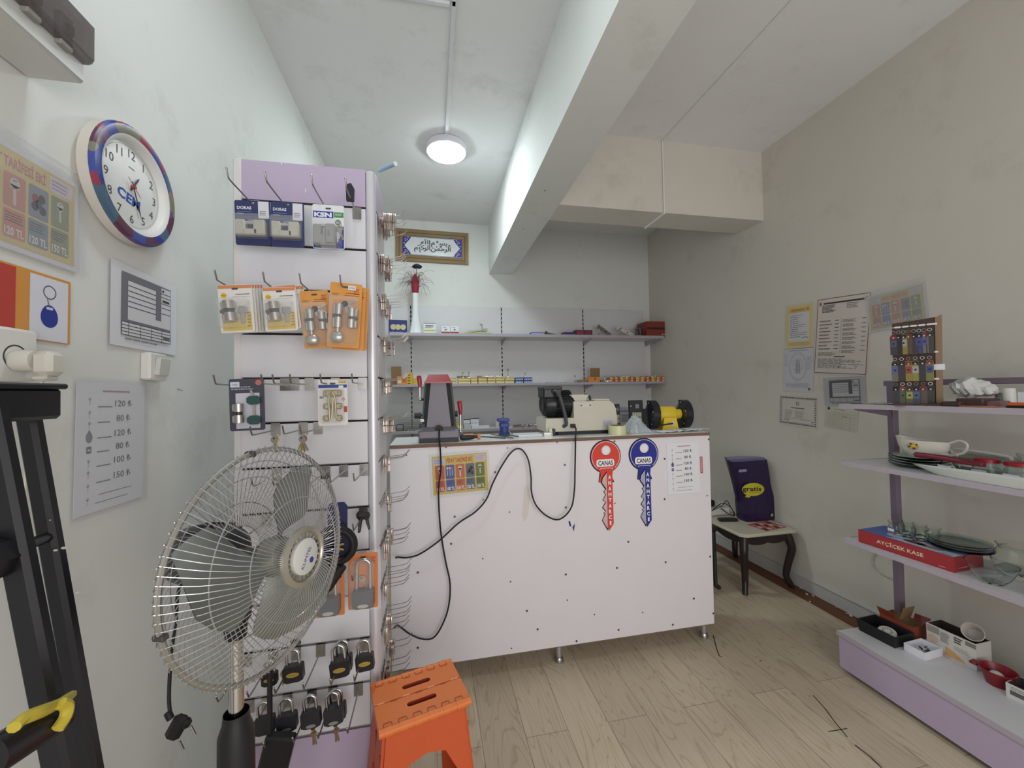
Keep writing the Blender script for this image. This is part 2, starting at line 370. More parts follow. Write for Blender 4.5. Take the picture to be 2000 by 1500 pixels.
b = MB(); b.T = M.Translation(-t.location); b.box(((CX0+CX1)/2, 2.28, ZT-.009), (CX1-CX0, .37, .018), mat('counter_top_white', (222, 226, 226), .3, var=.02))
b.box(((CX0+CX1)/2, 2.0945, ZT-.009), (CX1-CX0, .002, .018), EDGE); b.build('worktop', t)
for sx in (CX0+.009, CX1-.009):
    b = MB(); b.T = M.Translation(-t.location); b.box((sx, 2.285, .665), (.018, .33, 1.1), BOARD); b.build('side_panel', t)
b = MB(); b.T = M.Translation(-t.location); b.box(((CX0+CX1)/2, 2.285, .12), (CX1-CX0-.04, .32, .018), BOARD); b.build('bottom_shelf', t)
for px, py, yy in ((1092, 1291, 2.155), (1375, 1243, 2.17), (860, 1330, 2.16)):
    p = at(px, py, 2, 0)
    for y2 in (yy, 2.41):
        b = MB(); b.lathe([(.017, .02), (.017, .111)], ALU, 16); b.lathe([(0, 0), (.026, 0), (.026, .012), (.02, .024)], STEEL, 18); b.build('foot', t, loc=w2l(t, (p.x, y2, 0)))

# stuck on the counter front: two key shaped stickers
def key_sticker(cx, cy, col, word, dark):
    s = 0.2*0.00296; o = at(cx, cy, 1, YC-.0013); b = MB()
    def P(l): return [(x*s, -y*s) for x, y in l]
    NV = C(28, 26, 50); WH = C(236, 234, 238); CM = C(*col)
    b.disc(0, 0, 158*s, 0, NV, 44)
    b.poly(P([(-60, 130), (-75, 240), (-48, 245), (-48, 255), (-10, 310), (-10, 430), (20, 702), (20, 705), (70, 640), (66, 250), (84, 244), (82, 234), (62, 190), (70, 130)]), .0001, NV)
    b.disc(4*s, -1*s, 148*s, .0002, CM, 44)
    b.ring(4*s, -1*s, 139*s, 143*s, .0004, WH, 40, a0=-.9, a1=PI+.9)
    b.poly(P([(-58, 112), (72, 112), (70, 160), (62, 190), (80, 232), (56, 236), (56, 240), (-36, 240), (-70, 238), (-52, 180)]), .0003, CM)
    b.add([(x*s, -y*s, .0005) for x, y in ((-64, 118), (-45, 108), (55, 108), (75, 118), (75, 122), (54, 112), (-44, 112), (-64, 122))], [(0, 1, 6, 7), (1, 2, 5, 6), (2, 3, 4, 5)], WH)
    b.disc(7*s, 58*s, 49*s, .0005, NV, 28); b.disc(7*s, 58*s, 46*s, .0006, WH, 28); b.ring(7*s, 58*s, 37*s, 39*s, .0007, GREYINK, 28)
    b.rrect(-92*s, -95*s, 88*s, -26*s, 22*s, .0005, WH, 5)
    b.text(word, 0, -82*s, 44*s, C(26, 26, 34), .0007, w=150*s, bold=.012)
    # the bit: pale half with teeth on the left, coloured half with letters on the right
    b.poly(P([(0, 150), (12, 140), (12, 690), (6, 700), (-50, 600), (-20, 545), (-35, 530), (-12, 520), (-45, 480), (-12, 430), (-40, 410), (-10, 360), (-30, 330), (-5, 310), (-50, 250), (-40, 200)]), .0003, NV)
    b.poly(P([(4, 160), (10, 150), (10, 670), (4, 676), (-42, 598), (-12, 545), (-26, 530), (-4, 516), (-36, 478), (-4, 432), (-32, 408), (-2, 360), (-22, 332), (4, 306), (-40, 246), (-32, 204)]), .0004, C(*[int(x*.25+212*.75) for x in col]))
    b.poly(P([(14, 150), (66, 150), (68, 640), (22, 700), (14, 690)]), .0004, CM)
    for i, ch in enumerate('ANAHTARCI'): b.text(ch, 38*s, -(215+i*54)*s, 36*s, WH, .0006, w=(30 if ch != 'I' else 16)*s, bold=.02)
    return b.build('key_sticker', mw=place(FF, o, 0), label=dark, cat='sticker', group='key stickers on the counter front')
key_sticker(1182.4, 891.6, (214, 66, 52), 'CANAS', 'red key shaped sticker on the white counter front')
key_sticker(1257, 887, (36, 44, 140), 'CANAS', 'blue key shaped sticker on the white counter front')
b = MB(); b.rect(-.009, -.049, .009, .049, 0, C(184, 92, 92)); b.scribble(-.006, -.045, .006, .045, 9, .0003, C(220, 200, 200))
b.build('label_sticker', mw=place(FF, at(1370, 908, 1, YC-.0012), 1), label='narrow red sticker beside the price list on the counter', cat='sticker')

# ------------------------------------------------------------------ printed sheets
def key_icon(b, x, y, s, z, m, hole):
    b.disc(x, y, .5*s, z, m, 16); b.rect(x-.42*s, y-.55*s, x+.42*s, y-.2*s, z, m); b.poly([(x-.16*s, y-.4*s), (x+.16*s, y-.4*s), (x+.16*s, y-2.1*s), (x, y-2.35*s), (x-.16*s, y-2.1*s)], z, m)
    b.rect(x-.2*s, y+.18*s, x+.2*s, y+.28*s, z+.0001, hole)
def price_poster(fade=0.16, warm=1.0):
    """landscape A4 poster of five key types with their prices, local origin at the centre"""
    def K(r, g, bb): return C(*[int((1-fade)*x+fade*150) for x in (r, g, bb)])
    b = MB(); w, h = .297, .21
    b.box((0, 0, -.0006), (w+.012, h+.012, .0008), K(224, 224, 232))
    b.rect(-w/2+.006, -h/2+.006, w/2-.006, h/2-.006, .0003, K(208, 182, 92))
    b.rect(-w/2+.012, .055, -w/2+.072, .088, .0005, K(196, 196, 214)); b.rect(w/2-.070, .058, w/2-.012, .092, .0005, K(214, 196, 214))
    b.scribble(-w/2+.016, .06, -w/2+.068, .084, 3, .0007, K(150, 150, 190)); b.scribble(w/2-.066, .062, w/2-.016, .088, 3, .0007, K(178, 160, 186))
    b.text('FİYAT TARİFESİ EKİ', .0, .062, .021, K(186, 60, 70), .0006, w=.135, bold=.014)
    cols = ((186, 82, 66), (70, 90, 160), (192, 100, 70), (88, 104, 124), (98, 116, 58)); pr = ('80 TL', '100 TL', '120 TL', '120 TL', '150 TL')
    pw = (w-.036)/5
    for i in range(5):
        x = -w/2+.018+pw*(i+.5); c = K(*cols[i])
        b.rrect(x-pw/2+.003, -.022, x+pw/2-.003, .050, .005, .0005, c); b.rrect(x-pw/2+.003, -.086, x+pw/2-.003, -.026, .005, .0005, c)
        L = K(214, 206, 204)
        if i in (0, 2, 4): key_icon(b, x, .032, .021 if i != 4 else .017, .0007, L, K(90, 70, 66))
        elif i == 1:
            for dx, cc in ((-.013, L), (0, L), (.012, K(200, 80, 90))):
                b.disc(x+dx, .034, .0055, .0007, cc, 12); b.rect(x+dx-.0012, -.008, x+dx+.0012, .03, .0007, L); b.rect(x+dx-.003, -.014, x+dx+.003, -.007, .0007, K(60, 60, 90))
        else:
            for dx, dy, cc in ((-.008, .022, (150, 56, 66)), (.007, .026, (40, 40, 46)), (-.009, .004, (60, 50, 84)), (.009, .0, (44, 44, 60)), (0, .012, (70, 60, 84))): b.disc(x+dx, dy, .008, .0007+(dx > 0)*.0001, K(*cc), 14, .010)
        b.scribble(x-pw/2+.007, -.054, x+pw/2-.007, -.032, 4, .0007, K(60, 50, 60), .35)
        b.text(pr[i], x, -.080, .017, K(232, 226, 224), .0007, w=pw-.012, bold=.018)
    return b
def price_list():
    """portrait A4 list: small drawings on the left, rules, prices in lira"""
    b = MB(); w, h = .21, .297; b.box((0, 0, -.0006), (w, h, .0008), PAPER)
    b.rect(-.035, .126, .05, .130, .0004, C(170, 110, 116))
    ys = (.092, .056, .020, -.012, -.045, -.082)
    for y, t in zip(ys, ('120 ₺', '80 ₺', '120 ₺', '80 ₺', '100 ₺', '150 ₺')):
        b.text(t, .03, y, .0155, C(58, 58, 66), .0004, w=.054 if len(t) > 4 else .044, bold=.008)
        b.rect(-.048, y-.002, -.006 if len(t) > 4 else -.012, y+.0005, .0004, LINE)
    b.disc(-.07, .022, .009, .0004, C(88, 94, 120), 16, .0125); b.disc(-.07, .035, .003, .0004, C(88, 94, 120), 10)
    b.rrect(-.077, -.014, -.063, .002, .003, .0004, C(70, 70, 80)); b.rect(-.074, -.008, -.066, -.005, .0006, PAPER)
    for y in (.11, .08, .055, -.03, -.055, -.085, -.115): key_icon(b, -.07, y, .007, .0004, C(188, 188, 198), PAPER)
    b.rect(-.04, -.112, .062, -.1105, .0004, LINE); b.rect(-.05, -.130, .05, -.1285, .0004, LINE)
    return b
def invoice_sheet(fade=0):
    b = MB(); w, h = .225, .205; g = C(120-fade, 120-fade, 128-fade); Wt = C(214-fade, 214-fade, 220-fade); Ln = C(70-fade//2, 70-fade//2, 78-fade//2)
    # the sheet with a bent lower left corner
    n = 6
    for i in range(n):
        x0 = -w/2+w*i/n; x1 = -w/2+w*(i+1)/n
        def Z(x): return .004*max(0, -x/w*2)**2
        b.add([(x0, -h/2, Z(x0)), (x1, -h/2, Z(x1)), (x1, h/2, Z(x1)), (x0, h/2, Z(x0))], [(0, 1, 2, 3)], PAPER if not fade else C(176, 176, 182))
    z = .0045
    b.rect(-.082, -.062, .082, .082, z, g); b.rect(-.064, -.016, .026, .063, z+.0003, Wt); b.rect(.046, -.016, .080, .078, z+.0003, Wt); b.rect(-.064, -.034, .080, -.016, z+.0003, Wt)
    for y in (.05, .037, .024, .011, -.002): b.rect(-.064, y, .026, y+.0022, z+.0006, Ln)
    for y in (.062, .052, .034, .022, .006): b.rect(.046, y, .080, y+.002, z+.0006, Ln)
    b.disc(.052, .070, .004, z+.0006, Ln, 12); b.rect(.05, .039, .076, .046, z+.0006, Ln)
    b.rect(-.082, -.074, .082, -.042, z+.0002, Wt)
    for y in (-.042, -.050, -.058, -.066, -.074): b.rect(-.082, y, .082, y+.0018, z+.0006, Ln)
    for x in (-.082, -.062, -.025, .012, .048, .081): b.rect(x, -.074, x+.0014, -.042, z+.0006, Ln)
    for i in range(14): b.rect(.053+i*.0019, -.064, .053+i*.0019+.0008+(i % 3)*.0003, -.056, z+.0008, Ln)
    b.scribble(-.07, -.086, .07, -.078, 1, z, C(140, 140, 146)); return b
t = price_poster().build('price_poster', mw=place(FF, at(899, 925, 1, YC-.003), 2.2), label='colourful key price poster taped to the white counter front', cat='poster', group='key price posters')
price_list().build('price_list', mw=place(FF, at(1335, 914, 1, YC-.002), 0.4), label='white price list taped to the counter right of the blue key sticker', cat='price list', group='white price lists')
# clear sticky tape at the top of the poster and by the cable
b = MB(); b.rect(-.07, -.012, .07, .012, 0, FILM); b.build('tape_strip', mw=place(FF, at(908, 882, 1, YC-.004), 3), label='clear sticky tape along the top of the counter poster', cat='tape')

# ------------------------------------------------------------------ the left wall
def lw(x, y, d=0.002): return at(x, y, 0, XL+d)
t = price_poster(0.24).build('price_poster', mw=place(FL, (XL+.006, 1.017, 1.925), -0.5), label='colourful key price poster in a clear sleeve on the left wall', cat='poster', group='key price posters')
t['label'] = 'colourful key price poster in a clear sleeve, left of the wall clock'
b = MB(); b.box((0, 0, 0), (.345, .25, .0006), FILM); b.box((0, .124, .001), (.345, .004, .003), FILM); b.build('clear_sleeve', t, loc=(.01, .01, .001))
b = MB(); w, h = .30, .152
b.box((0, 0, -.0006), (w, h, .0008), C(212, 150, 74)); b.rect(-.147, -.074, .02, .072, .0003, C(186, 70, 62)); b.rrect(-.05, .02, -.012, .05, .008, .0005, C(226, 216, 204)); b.rect(.05, -.074, .143, .070, .0003, C(218, 220, 232))
b.ring(.096, .037, .0135, .016, .0006, C(90, 90, 98), 28)
pts = [(.096+.021*math.sin(a)*(1+.10*math.cos(a)), -.018-.026*math.cos(a)*(1 if math.cos(a) > 0 else 1.0)) for a in [2*PI*i/36 for i in range(36)]]
b.poly(pts, .0006, C(44, 60, 150)); b.rrect(.088, -.003, .104, .003, .002, .0008, C(206, 210, 226)); b.tube([(.09, .022, .001), (.094, .004, .0012)], .0008, GREYINK, 5)
b.build('key_fob_poster', mw=place(FL, (XL+.004, 1.003, 1.71), -.6), label='orange and red poster with a blue key fob picture, under the left wall price poster', cat='poster')
o = invoice_sheet().build('invoice_sheet', mw=place(FL, (XL+.004, 1.415, 1.765), -1, 0), label='grey printed invoice form pinned under the wall clock', cat='sheet', group='invoice forms')
o['label'] = 'grey printed invoice form pinned on the left wall under the clock'; o.scale = (1.3, 1.16, 1)
o = price_list().build('price_list', mw=place(FL, (XL+.005, 1.285, 1.375), -1.5), label='white price list in a clear sleeve on the left wall above the fan', cat='price list', group='white price lists')
o.scale = (1.13, 1.13, 1)
b = MB(); b.box((0, 0, 0), (.232, .318, .0006), FILM); b.box((.117, 0, .001), (.006, .318, .002), FILM); b.build('clear_sleeve', o, loc=(.004, 0, .002))
# wall clock
t = thing('wall_clock', 'round wall clock with a colourful rim and white dial on the left wall', 'clock', mw=place(FL, (XL, 1.318, 2.105)))
def clock_rim_mat():
    m = mat('clock_rim_print', (90, 80, 150), .35); nt = m.node_tree; N = nt.nodes; L = nt.links
    nz = N.new('ShaderNodeTexVoronoi'); nz.inputs['Scale'].default_value = 20; tc = [n for n in N if n.type == 'TEX_COORD'][0]; L.new(tc.outputs['Object'], nz.inputs['Vector'])
    cr = N.new('ShaderNodeValToRGB'); e = cr.color_ramp.elements; cr.color_ramp.interpolation = 'CONSTANT'
    cols = [(70, 82, 160), (108, 84, 128), (150, 60, 84), (128, 128, 112), (44, 60, 150), (96, 56, 80), (76, 104, 130)]
    e[0].position = 0; e[0].color = [lin(x) for x in cols[0]]+[1]; e[1].position = .16; e[1].color = [lin(x) for x in cols[1]]+[1]
    for i, c in enumerate(cols[2:]): k = e.new(.30+.14*i); k.color = [lin(x) for x in c]+[1]
    sp = N.new('ShaderNodeSeparateColor'); L.new(nz.outputs['Color'], sp.inputs[0]); L.new(sp.outputs[0], cr.inputs[0]); L.new(cr.outputs[0], N['Principled BSDF'].inputs['Base Color']); return m
b = MB(); b.lathe([(.10, .0), (.150, .0), (.163, .012), (.163, .036)], mat('clock_case', (214, 208, 200), .4), 48); b.build('case', t)
b = MB(); b.lathe([(.163, .036), (.162, .043), (.157, .047), (.136, .047), (.132, .044)], clock_rim_mat(), 48); b.build('rim', t)
b = MB(); b.lathe([(.134, .046), (.126, .043), (.119, .034), (.117, .026), (0, .026)], mat('clock_dial', (226, 228, 226), .4), 48)
for i in range(1, 13):
    a = PI/2-i*PI/6; b.text(str(i), .092*math.cos(a), .092*math.sin(a)-.012, .025, C(78, 76, 84), .0266)
b.text('CEM', -.012, -.050, .028, C(50, 92, 180), .0266, w=.086, bold=.018, rot=-8); b.rect(-.012, .052, .012, .0545, .0266, GREYINK)
b.ring(0, 0, .1105, .112, .0266, C(190, 190, 194), 48); b.build('dial', t)
def hand(l, w, ang, z, m, tail=.015):
    b = MB(); c, s = math.cos(R(90-ang)), math.sin(R(90-ang)); pts = []
    for u, q in ((-tail, -w), (l*.8, -w), (l, 0), (l*.8, w), (-tail, w)): pts.append((u*c-q*s, u*s+q*c))
    b.prism(pts, z, z+.0008, m); return b.build('hand', t)
hand(.045, .0028, 34, .029, C(60, 60, 84)); hand(.085, .002, 159, .031, C(60, 60, 84)); hand(.034, .0008, 128, .033, C(186, 60, 60), .03)
b = MB(); b.lathe([(0, .036), (.005, .036), (.005, .027)], C(160, 60, 60), 16); b.build('hub', t)
# fuse box
t = thing('fuse_box', 'white wall fuse box with a smoky transparent cover, at the top left', 'fuse box', (XL, .80, 2.275))
BOXW = mat('fuse_box_white', (206, 208, 206), .4)
b = MB(); b.box((.053, 0, 0), (.106, .504, .138), BOXW, bev=.006); b.build('body', t)
b = MB(); b.box((.102, .0, .022), (.052, .512, .098), mat('smoky_cover', (96, 86, 84), .1, alpha=.72, var=.02), bev=.012); b.build('cover', t)
for k in range(5):
    b = MB(); b.box((.108, .19-.07*k, 0), (.02, .03, .07), C(150, 146, 144), bev=.002); b.box((.12, .19-.07*k, .005), (.012, .012, .02), C(60, 60, 66)); b.build('breaker', t)
# light switch
t = thing('light_switch', 'white light switch on the left wall under the invoice form', 'light switch', mw=place(FL, (XL, 1.432, 1.597), -1))
b = MB(); b.box((0, 0, .014), (.082, .085, .028), mat('switch_plate', (222, 222, 218), .4), bev=.005); b.build('plate', t)
b = MB(); b.box((.006, .0, .034), (.052, .056, .014), mat('switch_rocker', (204, 206, 200), .4), rot=(6, 0, 0), bev=.003); b.build('rocker', t)
# wall socket with an adapter plugged in
t = thing('wall_socket', 'white wall socket with a round plug in it, above the black ladder', 'socket', mw=place(FL, (XL, 1.005, 1.585)))
b = MB(); b.box((0, .01, .01), (.10, .11, .02), mat('switch_plate', (222, 222, 218)), bev=.006); b.ring(0, .005, .022, .025, .0205, C(60, 60, 60), 28); b.build('plate', t)
t2 = thing('power_plug', 'white plug pushed into the wall socket at the left edge', 'plug', mw=place(FL, (XL+.021, 1.006, 1.582)))
PLUGM = mat('plug_white', (208, 206, 196), .45)
b = MB(); b.lathe([(.021, 0), (.023, .006), (.022, .03), (.02, .034), (0, .034)], PLUGM, 28); b.build('base', t2)
b = MB(); b.box((.006, -.006, .05), (.042, .052, .036), PLUGM, bev=.009); b.box((.006, -.036, .045), (.034, .012, .026), PLUGM, bev=.004); b.build('body', t2)
b = MB(); b.tube(smooth_path([(.006, -.03, .04), (.008, -.07, .034), (.0, -.2, .02), (-.01, -.5, .014)]), .0035, PLUGM, 8); b.build('cord', t2)
# little wall nail
b = MB(); b.tube([(0, 0, 0), (0, 0, .018)], .0015, STEEL, 6); b.build('nail', mw=place(FL, lw(346, 760, 0), 0, 20), label='small bent nail in the left wall right of the light switch', cat='nail')

# folded step ladder by the left wall
t = thing('step_ladder', 'black folded steel step ladder leaning on the left wall', 'ladder', (-.6, .85, 0))
LK = mat('ladder_black', (27, 27, 33), .32, var=.12); lo = t.location
def rail(px0, px1, Y, w, d, name='rail'):
    a = at(*px0, 1, Y); c = at(*px1, 1, Y); dr = (c-a)/(a.z-c.z); e = c+dr*c.z; b = MB()
    n = 8; vs = []
    for p in (a, e):
        for sx, sy in ((-w/2+.006, -d/2), (w/2-.006, -d/2), (w/2, -d/2+.006), (w/2, d/2-.006), (w/2-.006, d/2), (-w/2+.006, d/2), (-w/2, d/2-.006), (-w/2, -d/2+.006)): vs.append(p+V((sx, sy, 0))-lo)
    b.add(vs, [(j, (j+1) % n, n+(j+1) % n, n+j) for j in range(n)]+[tuple(range(n))[::-1], tuple(range(n, 2*n))], LK)
    b.build(name, t); return a, e
a1, e1 = rail((48, 768), (160, 1400), .86, .030, .024)
a2, e2 = rail((-22, 790), (98, 1400), .72, .036, .024)
b = MB(); b.box((a1+a2)/2-lo+V((-.005, -.02, -.01)), (.045, .19, .055), LK, bev=.006); b.box((a1+a2)/2-lo+V((-.005, -.02, .02)), (.055, .20, .01), LK, bev=.003); b.build('top_cap', t)
p = at(97, 1048, 1, .86); q = at(15, 1078, 1, .73)
b = MB(); b.tube([p-lo, q-lo+V((0, -.03, 0))], .009, LK, 12); b.lathe([(0, .0), (.03, 0), (.034, .008), (.034, .03), (.03, .036), (0, .036)], LK, 8, 'y', q-lo+V((0, -.05, 0))); b.build('hinge_bolt', t)
p = at(112, 1398, 0, -.505); q = at(-30, 1488, 0, -.505)
b = MB(); b.tube([p-lo, q-lo], .022, LK, 18); b.build('handle_bar', t)
YEL = mat('yellow_clip', (196, 178, 64), .5, var=.06)
XC = -.478
b = MB(); b.tube([v-lo for v in smooth_path([at(27, 1421, 0, XC), at(45, 1404, 0, XC), at(75, 1392, 0, XC), at(105, 1380, 0, XC-.02), at(134, 1362, 0, XC-.06)], 4)], .0065, YEL, 8, flat=1.5)
b.tube([v-lo for v in smooth_path([at(118, 1374, 0, XC), at(131, 1380, 0, XC), at(128, 1400, 0, XC), at(112, 1424, 0, XC)], 4)], .005, YEL, 8, flat=1.4); b.build('clip', t)
CHIP = C(206, 206, 210)
cs = at(125, 1070, 1, .843)-lo
for dx, dz, r in ((0, 0, .005), (-.012, -.003, .004), (.02, -.08, .003), (-.02, .05, .002)):
    b = MB(); b.add([(cs.x+dx+r*math.cos(i), cs.y-.0005, cs.z+dz+r*.5*math.sin(i)) for i in (0, 1, 2, 3.3, 4.4, 5.4)], [tuple(range(6))], CHIP); b.build('paint_chip', t)


# ------------------------------------------------------------------ the slatwall stand
YS, SX0, SX1, SD = 1.53, -0.672, -0.198, 0.27
GZ = [2.19-.1568*k for k in range(13)]          # heights of the slat grooves
SLAT = mat('slat_board_white', (214, 214, 220), 0.4, var=0.03, scale=3)
t = thing('slatwall_stand', 'tall white slatwall display stand with lilac header and rounded metal corner', 'display stand', ((SX0+SX1)/2, YS+SD/2, 0)); so = t.location
def sb(): b = MB(); b.T = M.Translation(-so); return b
ix0, ix1 = SX0+.026, SX1-.036
b = sb(); b.box(((ix0+ix1)/2, YS+.012, 2.263), (ix1-ix0, .016, .138), PURPLE)
for px, py in ((550, 318), (597, 372)): p = at(px, py, 1, YS+.004); b.box(p, (.0025, .001, .014), C(224, 220, 230))
b.build('header_panel', t)
b = sb()
for k in range(12): b.box(((ix0+ix1)/2, YS+.012, (GZ[k]+GZ[k+1])/2), (ix1-ix0, .016, .1568-.010), SLAT)
b.build('slat_boards', t)
for k in range(13):
    b = sb(); b.box(((ix0+ix1)/2, YS+.018, GZ[k]), (ix1-ix0, .008, .012), DARK)
    b.box(((ix0+ix1)/2, YS+.009, GZ[k]+.0035), (ix1-ix0, .012, .0022), ALU); b.build('slat_groove', t)
b = sb(); b.box(((ix0+ix1)/2, YS+.012, .20), (ix1-ix0, .016, .205), PURPLE); b.build('lower_panel', t)
b = sb(); b.box(((SX0+SX1)/2, YS+SD/2, .05), (SX1-SX0-.01, SD-.01, .1), DARK); b.build('plinth', t)
b = sb(); b.box((SX0+.013, YS+.02, 1.215), (.026, .04, 2.235), mat('post_white', (216, 214, 214), .4), bev=.004)
b.box((SX0+.01, YS+SD-.03, 1.23), (.02, .05, 2.26), mat('post_grey', (186, 182, 172), .5), bev=.003); b.build('corner_post', t)
b = sb(); b.tube([(SX1-.018, YS+.014, .1), (SX1-.018, YS+.014, 2.325)], .0185, mat('corner_alu', (214, 214, 222), .35, .35), 24); b.build('corner_post', t)
b = sb(); b.box((SX0+.008, YS+SD/2, 1.21), (.016, SD-.05, 2.2), SLAT); b.build('side_panel', t)
# right side: slat boards and grooves, key hooks hang here
b = sb()
for k in range(12): b.box((SX1-.008, YS+.035+(SD-.035)/2, (GZ[k]+GZ[k+1])/2), (.016, SD-.035, .1568-.010), SLAT)
b.box((SX1-.008, YS+.035+(SD-.035)/2, 2.263), (.016, SD-.035, .138), PURPLE); b.box((SX1-.008, YS+.035+(SD-.035)/2, .2), (.016, SD-.035, .205), PURPLE); b.build('side_panel', t)
for k in range(13):
    b = sb(); b.box((SX1-.014, YS+.035+(SD-.035)/2, GZ[k]), (.008, SD-.035, .012), DARK); b.box((SX1-.006, YS+.035+(SD-.035)/2, GZ[k]+.0035), (.012, SD-.035, .0022), ALU); b.build('slat_groove', t)
b = sb(); b.box(((SX0+SX1)/2, YS+SD-.006, 1.21), (SX1-SX0-.03, .012, 2.2), SLAT); b.build('back_panel', t)
b = sb(); b.box(((SX0+SX1)/2+.1, YS+SD/2, 2.318), (SX1-SX0-.24, SD-.02, .012), SLAT); b.build('top_cap', t)
# pale blue tube sticking up from the stand's top
p0, p1 = at(741, 333, 1, 1.60), at(772, 320, 1, 1.50)
b = MB(); b.tube([p0-p0, p1-p0], .0075, mat('blue_tube', (160, 190, 222), .4), 14); b.tube([p1-p0, p1-p0+(p1-p0)*.02], .0078, C(232, 236, 240), 14); b.build('plastic_tube', loc=p0, label='pale blue plastic tube sticking out of the top of the slatwall stand', cat='tube')

# hooks on the front
def hook_proto(L):
    t = thing('display_hook', 'metal slatwall hook', 'hook')
    b = MB(); b.box((0, -.002, -.02), (.03, .002, .044), STEEL); b.box((0, .002, .001), (.03, .008, .002), STEEL); b.build('back_plate', t)
    b = MB(); b.tube(smooth_path([(0, -.003, -.022), (0, -L*.5, -.022), (0, -L+.022, -.021), (0, -L+.010, -.016), (0, -L, .004)], 3), .0024, WIRE, 8); b.ball((0, -L, .004), .0032, WIRE, n=8); b.build('rod', t); return t
HP = hook_proto(.2); used = [0]
ROWN = ['top row', '', 'second row', '', 'third row', 'fourth row', 'fifth row', 'sixth row', 'seventh row', '', 'upper padlock row', 'lowest row']
HX = {}
def put_hook(k, px, label, yaw=0):
    y = 405+(1419-405)/12*k; x = at(px, y, 1, YS).x; HX[k, px] = x
    o = HP if not used[0] else dup(HP); used[0] = 1
    o.location = (x, YS+.003, GZ[k]-.003); o.rotation_euler = (0, 0, R(yaw)); o['label'] = label; o['group'] = 'slatwall hooks on the stand front'; return x
rows = {0: (498, 562, 640, 697), 2: (479, 559, 620, 688), 4: (477, 556, 575, 604, 655, 708), 5: (538, 592, 621), 6: (540, 575, 636, 671, 711), 7: (520, 662, 710), 8: (625, 708), 10: (482, 533, 578, 626, 672, 712), 11: (486, 520, 561, 609, 650, 700)}
for k, xs in rows.items():
    for i, px in enumerate(xs):
        put_hook(k, px, 'metal hook in the %s of the stand front, %s from the left' % (ROWN[k], NTH[i]))

# blister cards
def card(tl, tr, bl, Y, name, label, cat, group, m, print_fn=None, clear=True, thick=.0016):
    a, c, d = at(*tl, 1, Y), at(*tr, 1, Y), at(*bl, 1, Y); u = c-a; v = a-d; w, h = u.length, v.length
    ctr = a+u/2-v/2; roll = math.degrees(math.atan2(u.z, u.x))
    t = thing(name, label, cat, group=group, mw=place(FF, ctr, roll))
    b = MB(); r = .006; p = []
    for cx, cy, an in ((w/2-r, h/2-r, 0), (-w/2+r, h/2-r, PI/2), (-w/2+r, -h/2+r, PI), (w/2-r, -h/2+r, 1.5*PI)): p += [(cx+r*math.cos(an+PI/2*i/3), cy+r*math.sin(an+PI/2*i/3)) for i in range(4)]
    b.prism(p, -thick, 0, m)
    if print_fn: print_fn(b, w, h)
    b.rrect(-.009, h/2-.016, .009, h/2-.010, .0028, .0004, C(70, 70, 76)); b.build('backing_card', t)
    return t, w, h
def blister(t, x0, y0, x1, y1, d):
    b = MB(); b.box(((x0+x1)/2, (y0+y1)/2, d/2), (x1-x0, y1-y0, d), FILM, bev=.006); b.build('blister', t)
CYLM = mat('lock_cylinder_nickel', (186, 182, 176), .3, .85, var=.04)
def euro_cylinder(t, x, y, L, rot, knob=0, s=1.0):
    b = MB(); c = L/2; g = .004*s
    for z0, z1 in ((-c, -g), (g, c)):
        b.cyl((0, z0, .014*s), (0, z1, .014*s), .0105*s, CYLM, 18); b.box((0, (z0+z1)/2, .008*s), (.012*s, z1-z0, .014*s), CYLM, bev=.002)
        b.box((-.011*s, (z0+z1)/2, .009*s), (.010*s, z1-z0, .010*s), CYLM, bev=.003)
    b.cyl((0, -g, .014*s), (0, g, .014*s), .0085*s, C(48, 46, 46, .4), 16); b.box((-.008*s, 0, .014*s), (.016*s, .006*s, .008*s), C(56, 54, 54, .4))
    o = b.build('lock_cylinder', t, loc=(x, y, .002), rot=(0, 0, rot))
    if knob:
        b = MB(); b.cyl((0, -c-.012*s, .014*s), (0, -c, .014*s), .005*s, CYLM, 12); b.ball((0, -c-.026*s, .014*s), .016*s, CYLM, (1.15, 1, .6), 18); b.build('thumb_turn', t, loc=(x, y, .002), rot=(0, 0, rot))
def key_mesh(b, s=1.0, m=None, z=0.0):
    m = m or NICKEL; pts = []
    for i in range(17): a = PI*(-.30)+PI*1.6*i/16; pts.append((.0125*math.cos(a), .0125*math.sin(a)+.0))
    pts = [(x*s, y*s) for x, y in pts]+[(-.0045*s, -.013*s), (-.0042*s, -.030*s), (-.0024*s, -.033*s), (-.0042*s, -.036*s), (-.002*s, -.039*s), (-.0036*s, -.042*s), (0, -.046*s), (.0042*s, -.042*s), (.0045*s, -.013*s)]
    b.prism(pts, z, z+.0022*s, m); b.disc(0, .005*s, .0032*s, z+.0024*s, C(60, 56, 54), 10); b.disc(0, .005*s, .0032*s, z-.0002, C(60, 56, 54), 10)
    b.rect(-.0008*s, -.040*s, .0008*s, -.014*s, z+.0023*s, C(110, 104, 100))
    return b
def add_key(t, x, y, rot, s=1.0, name='key', m=None): b = key_mesh(MB(), s, m); b.build(name, t, loc=(x, y, .006), rot=(0, 0, rot))
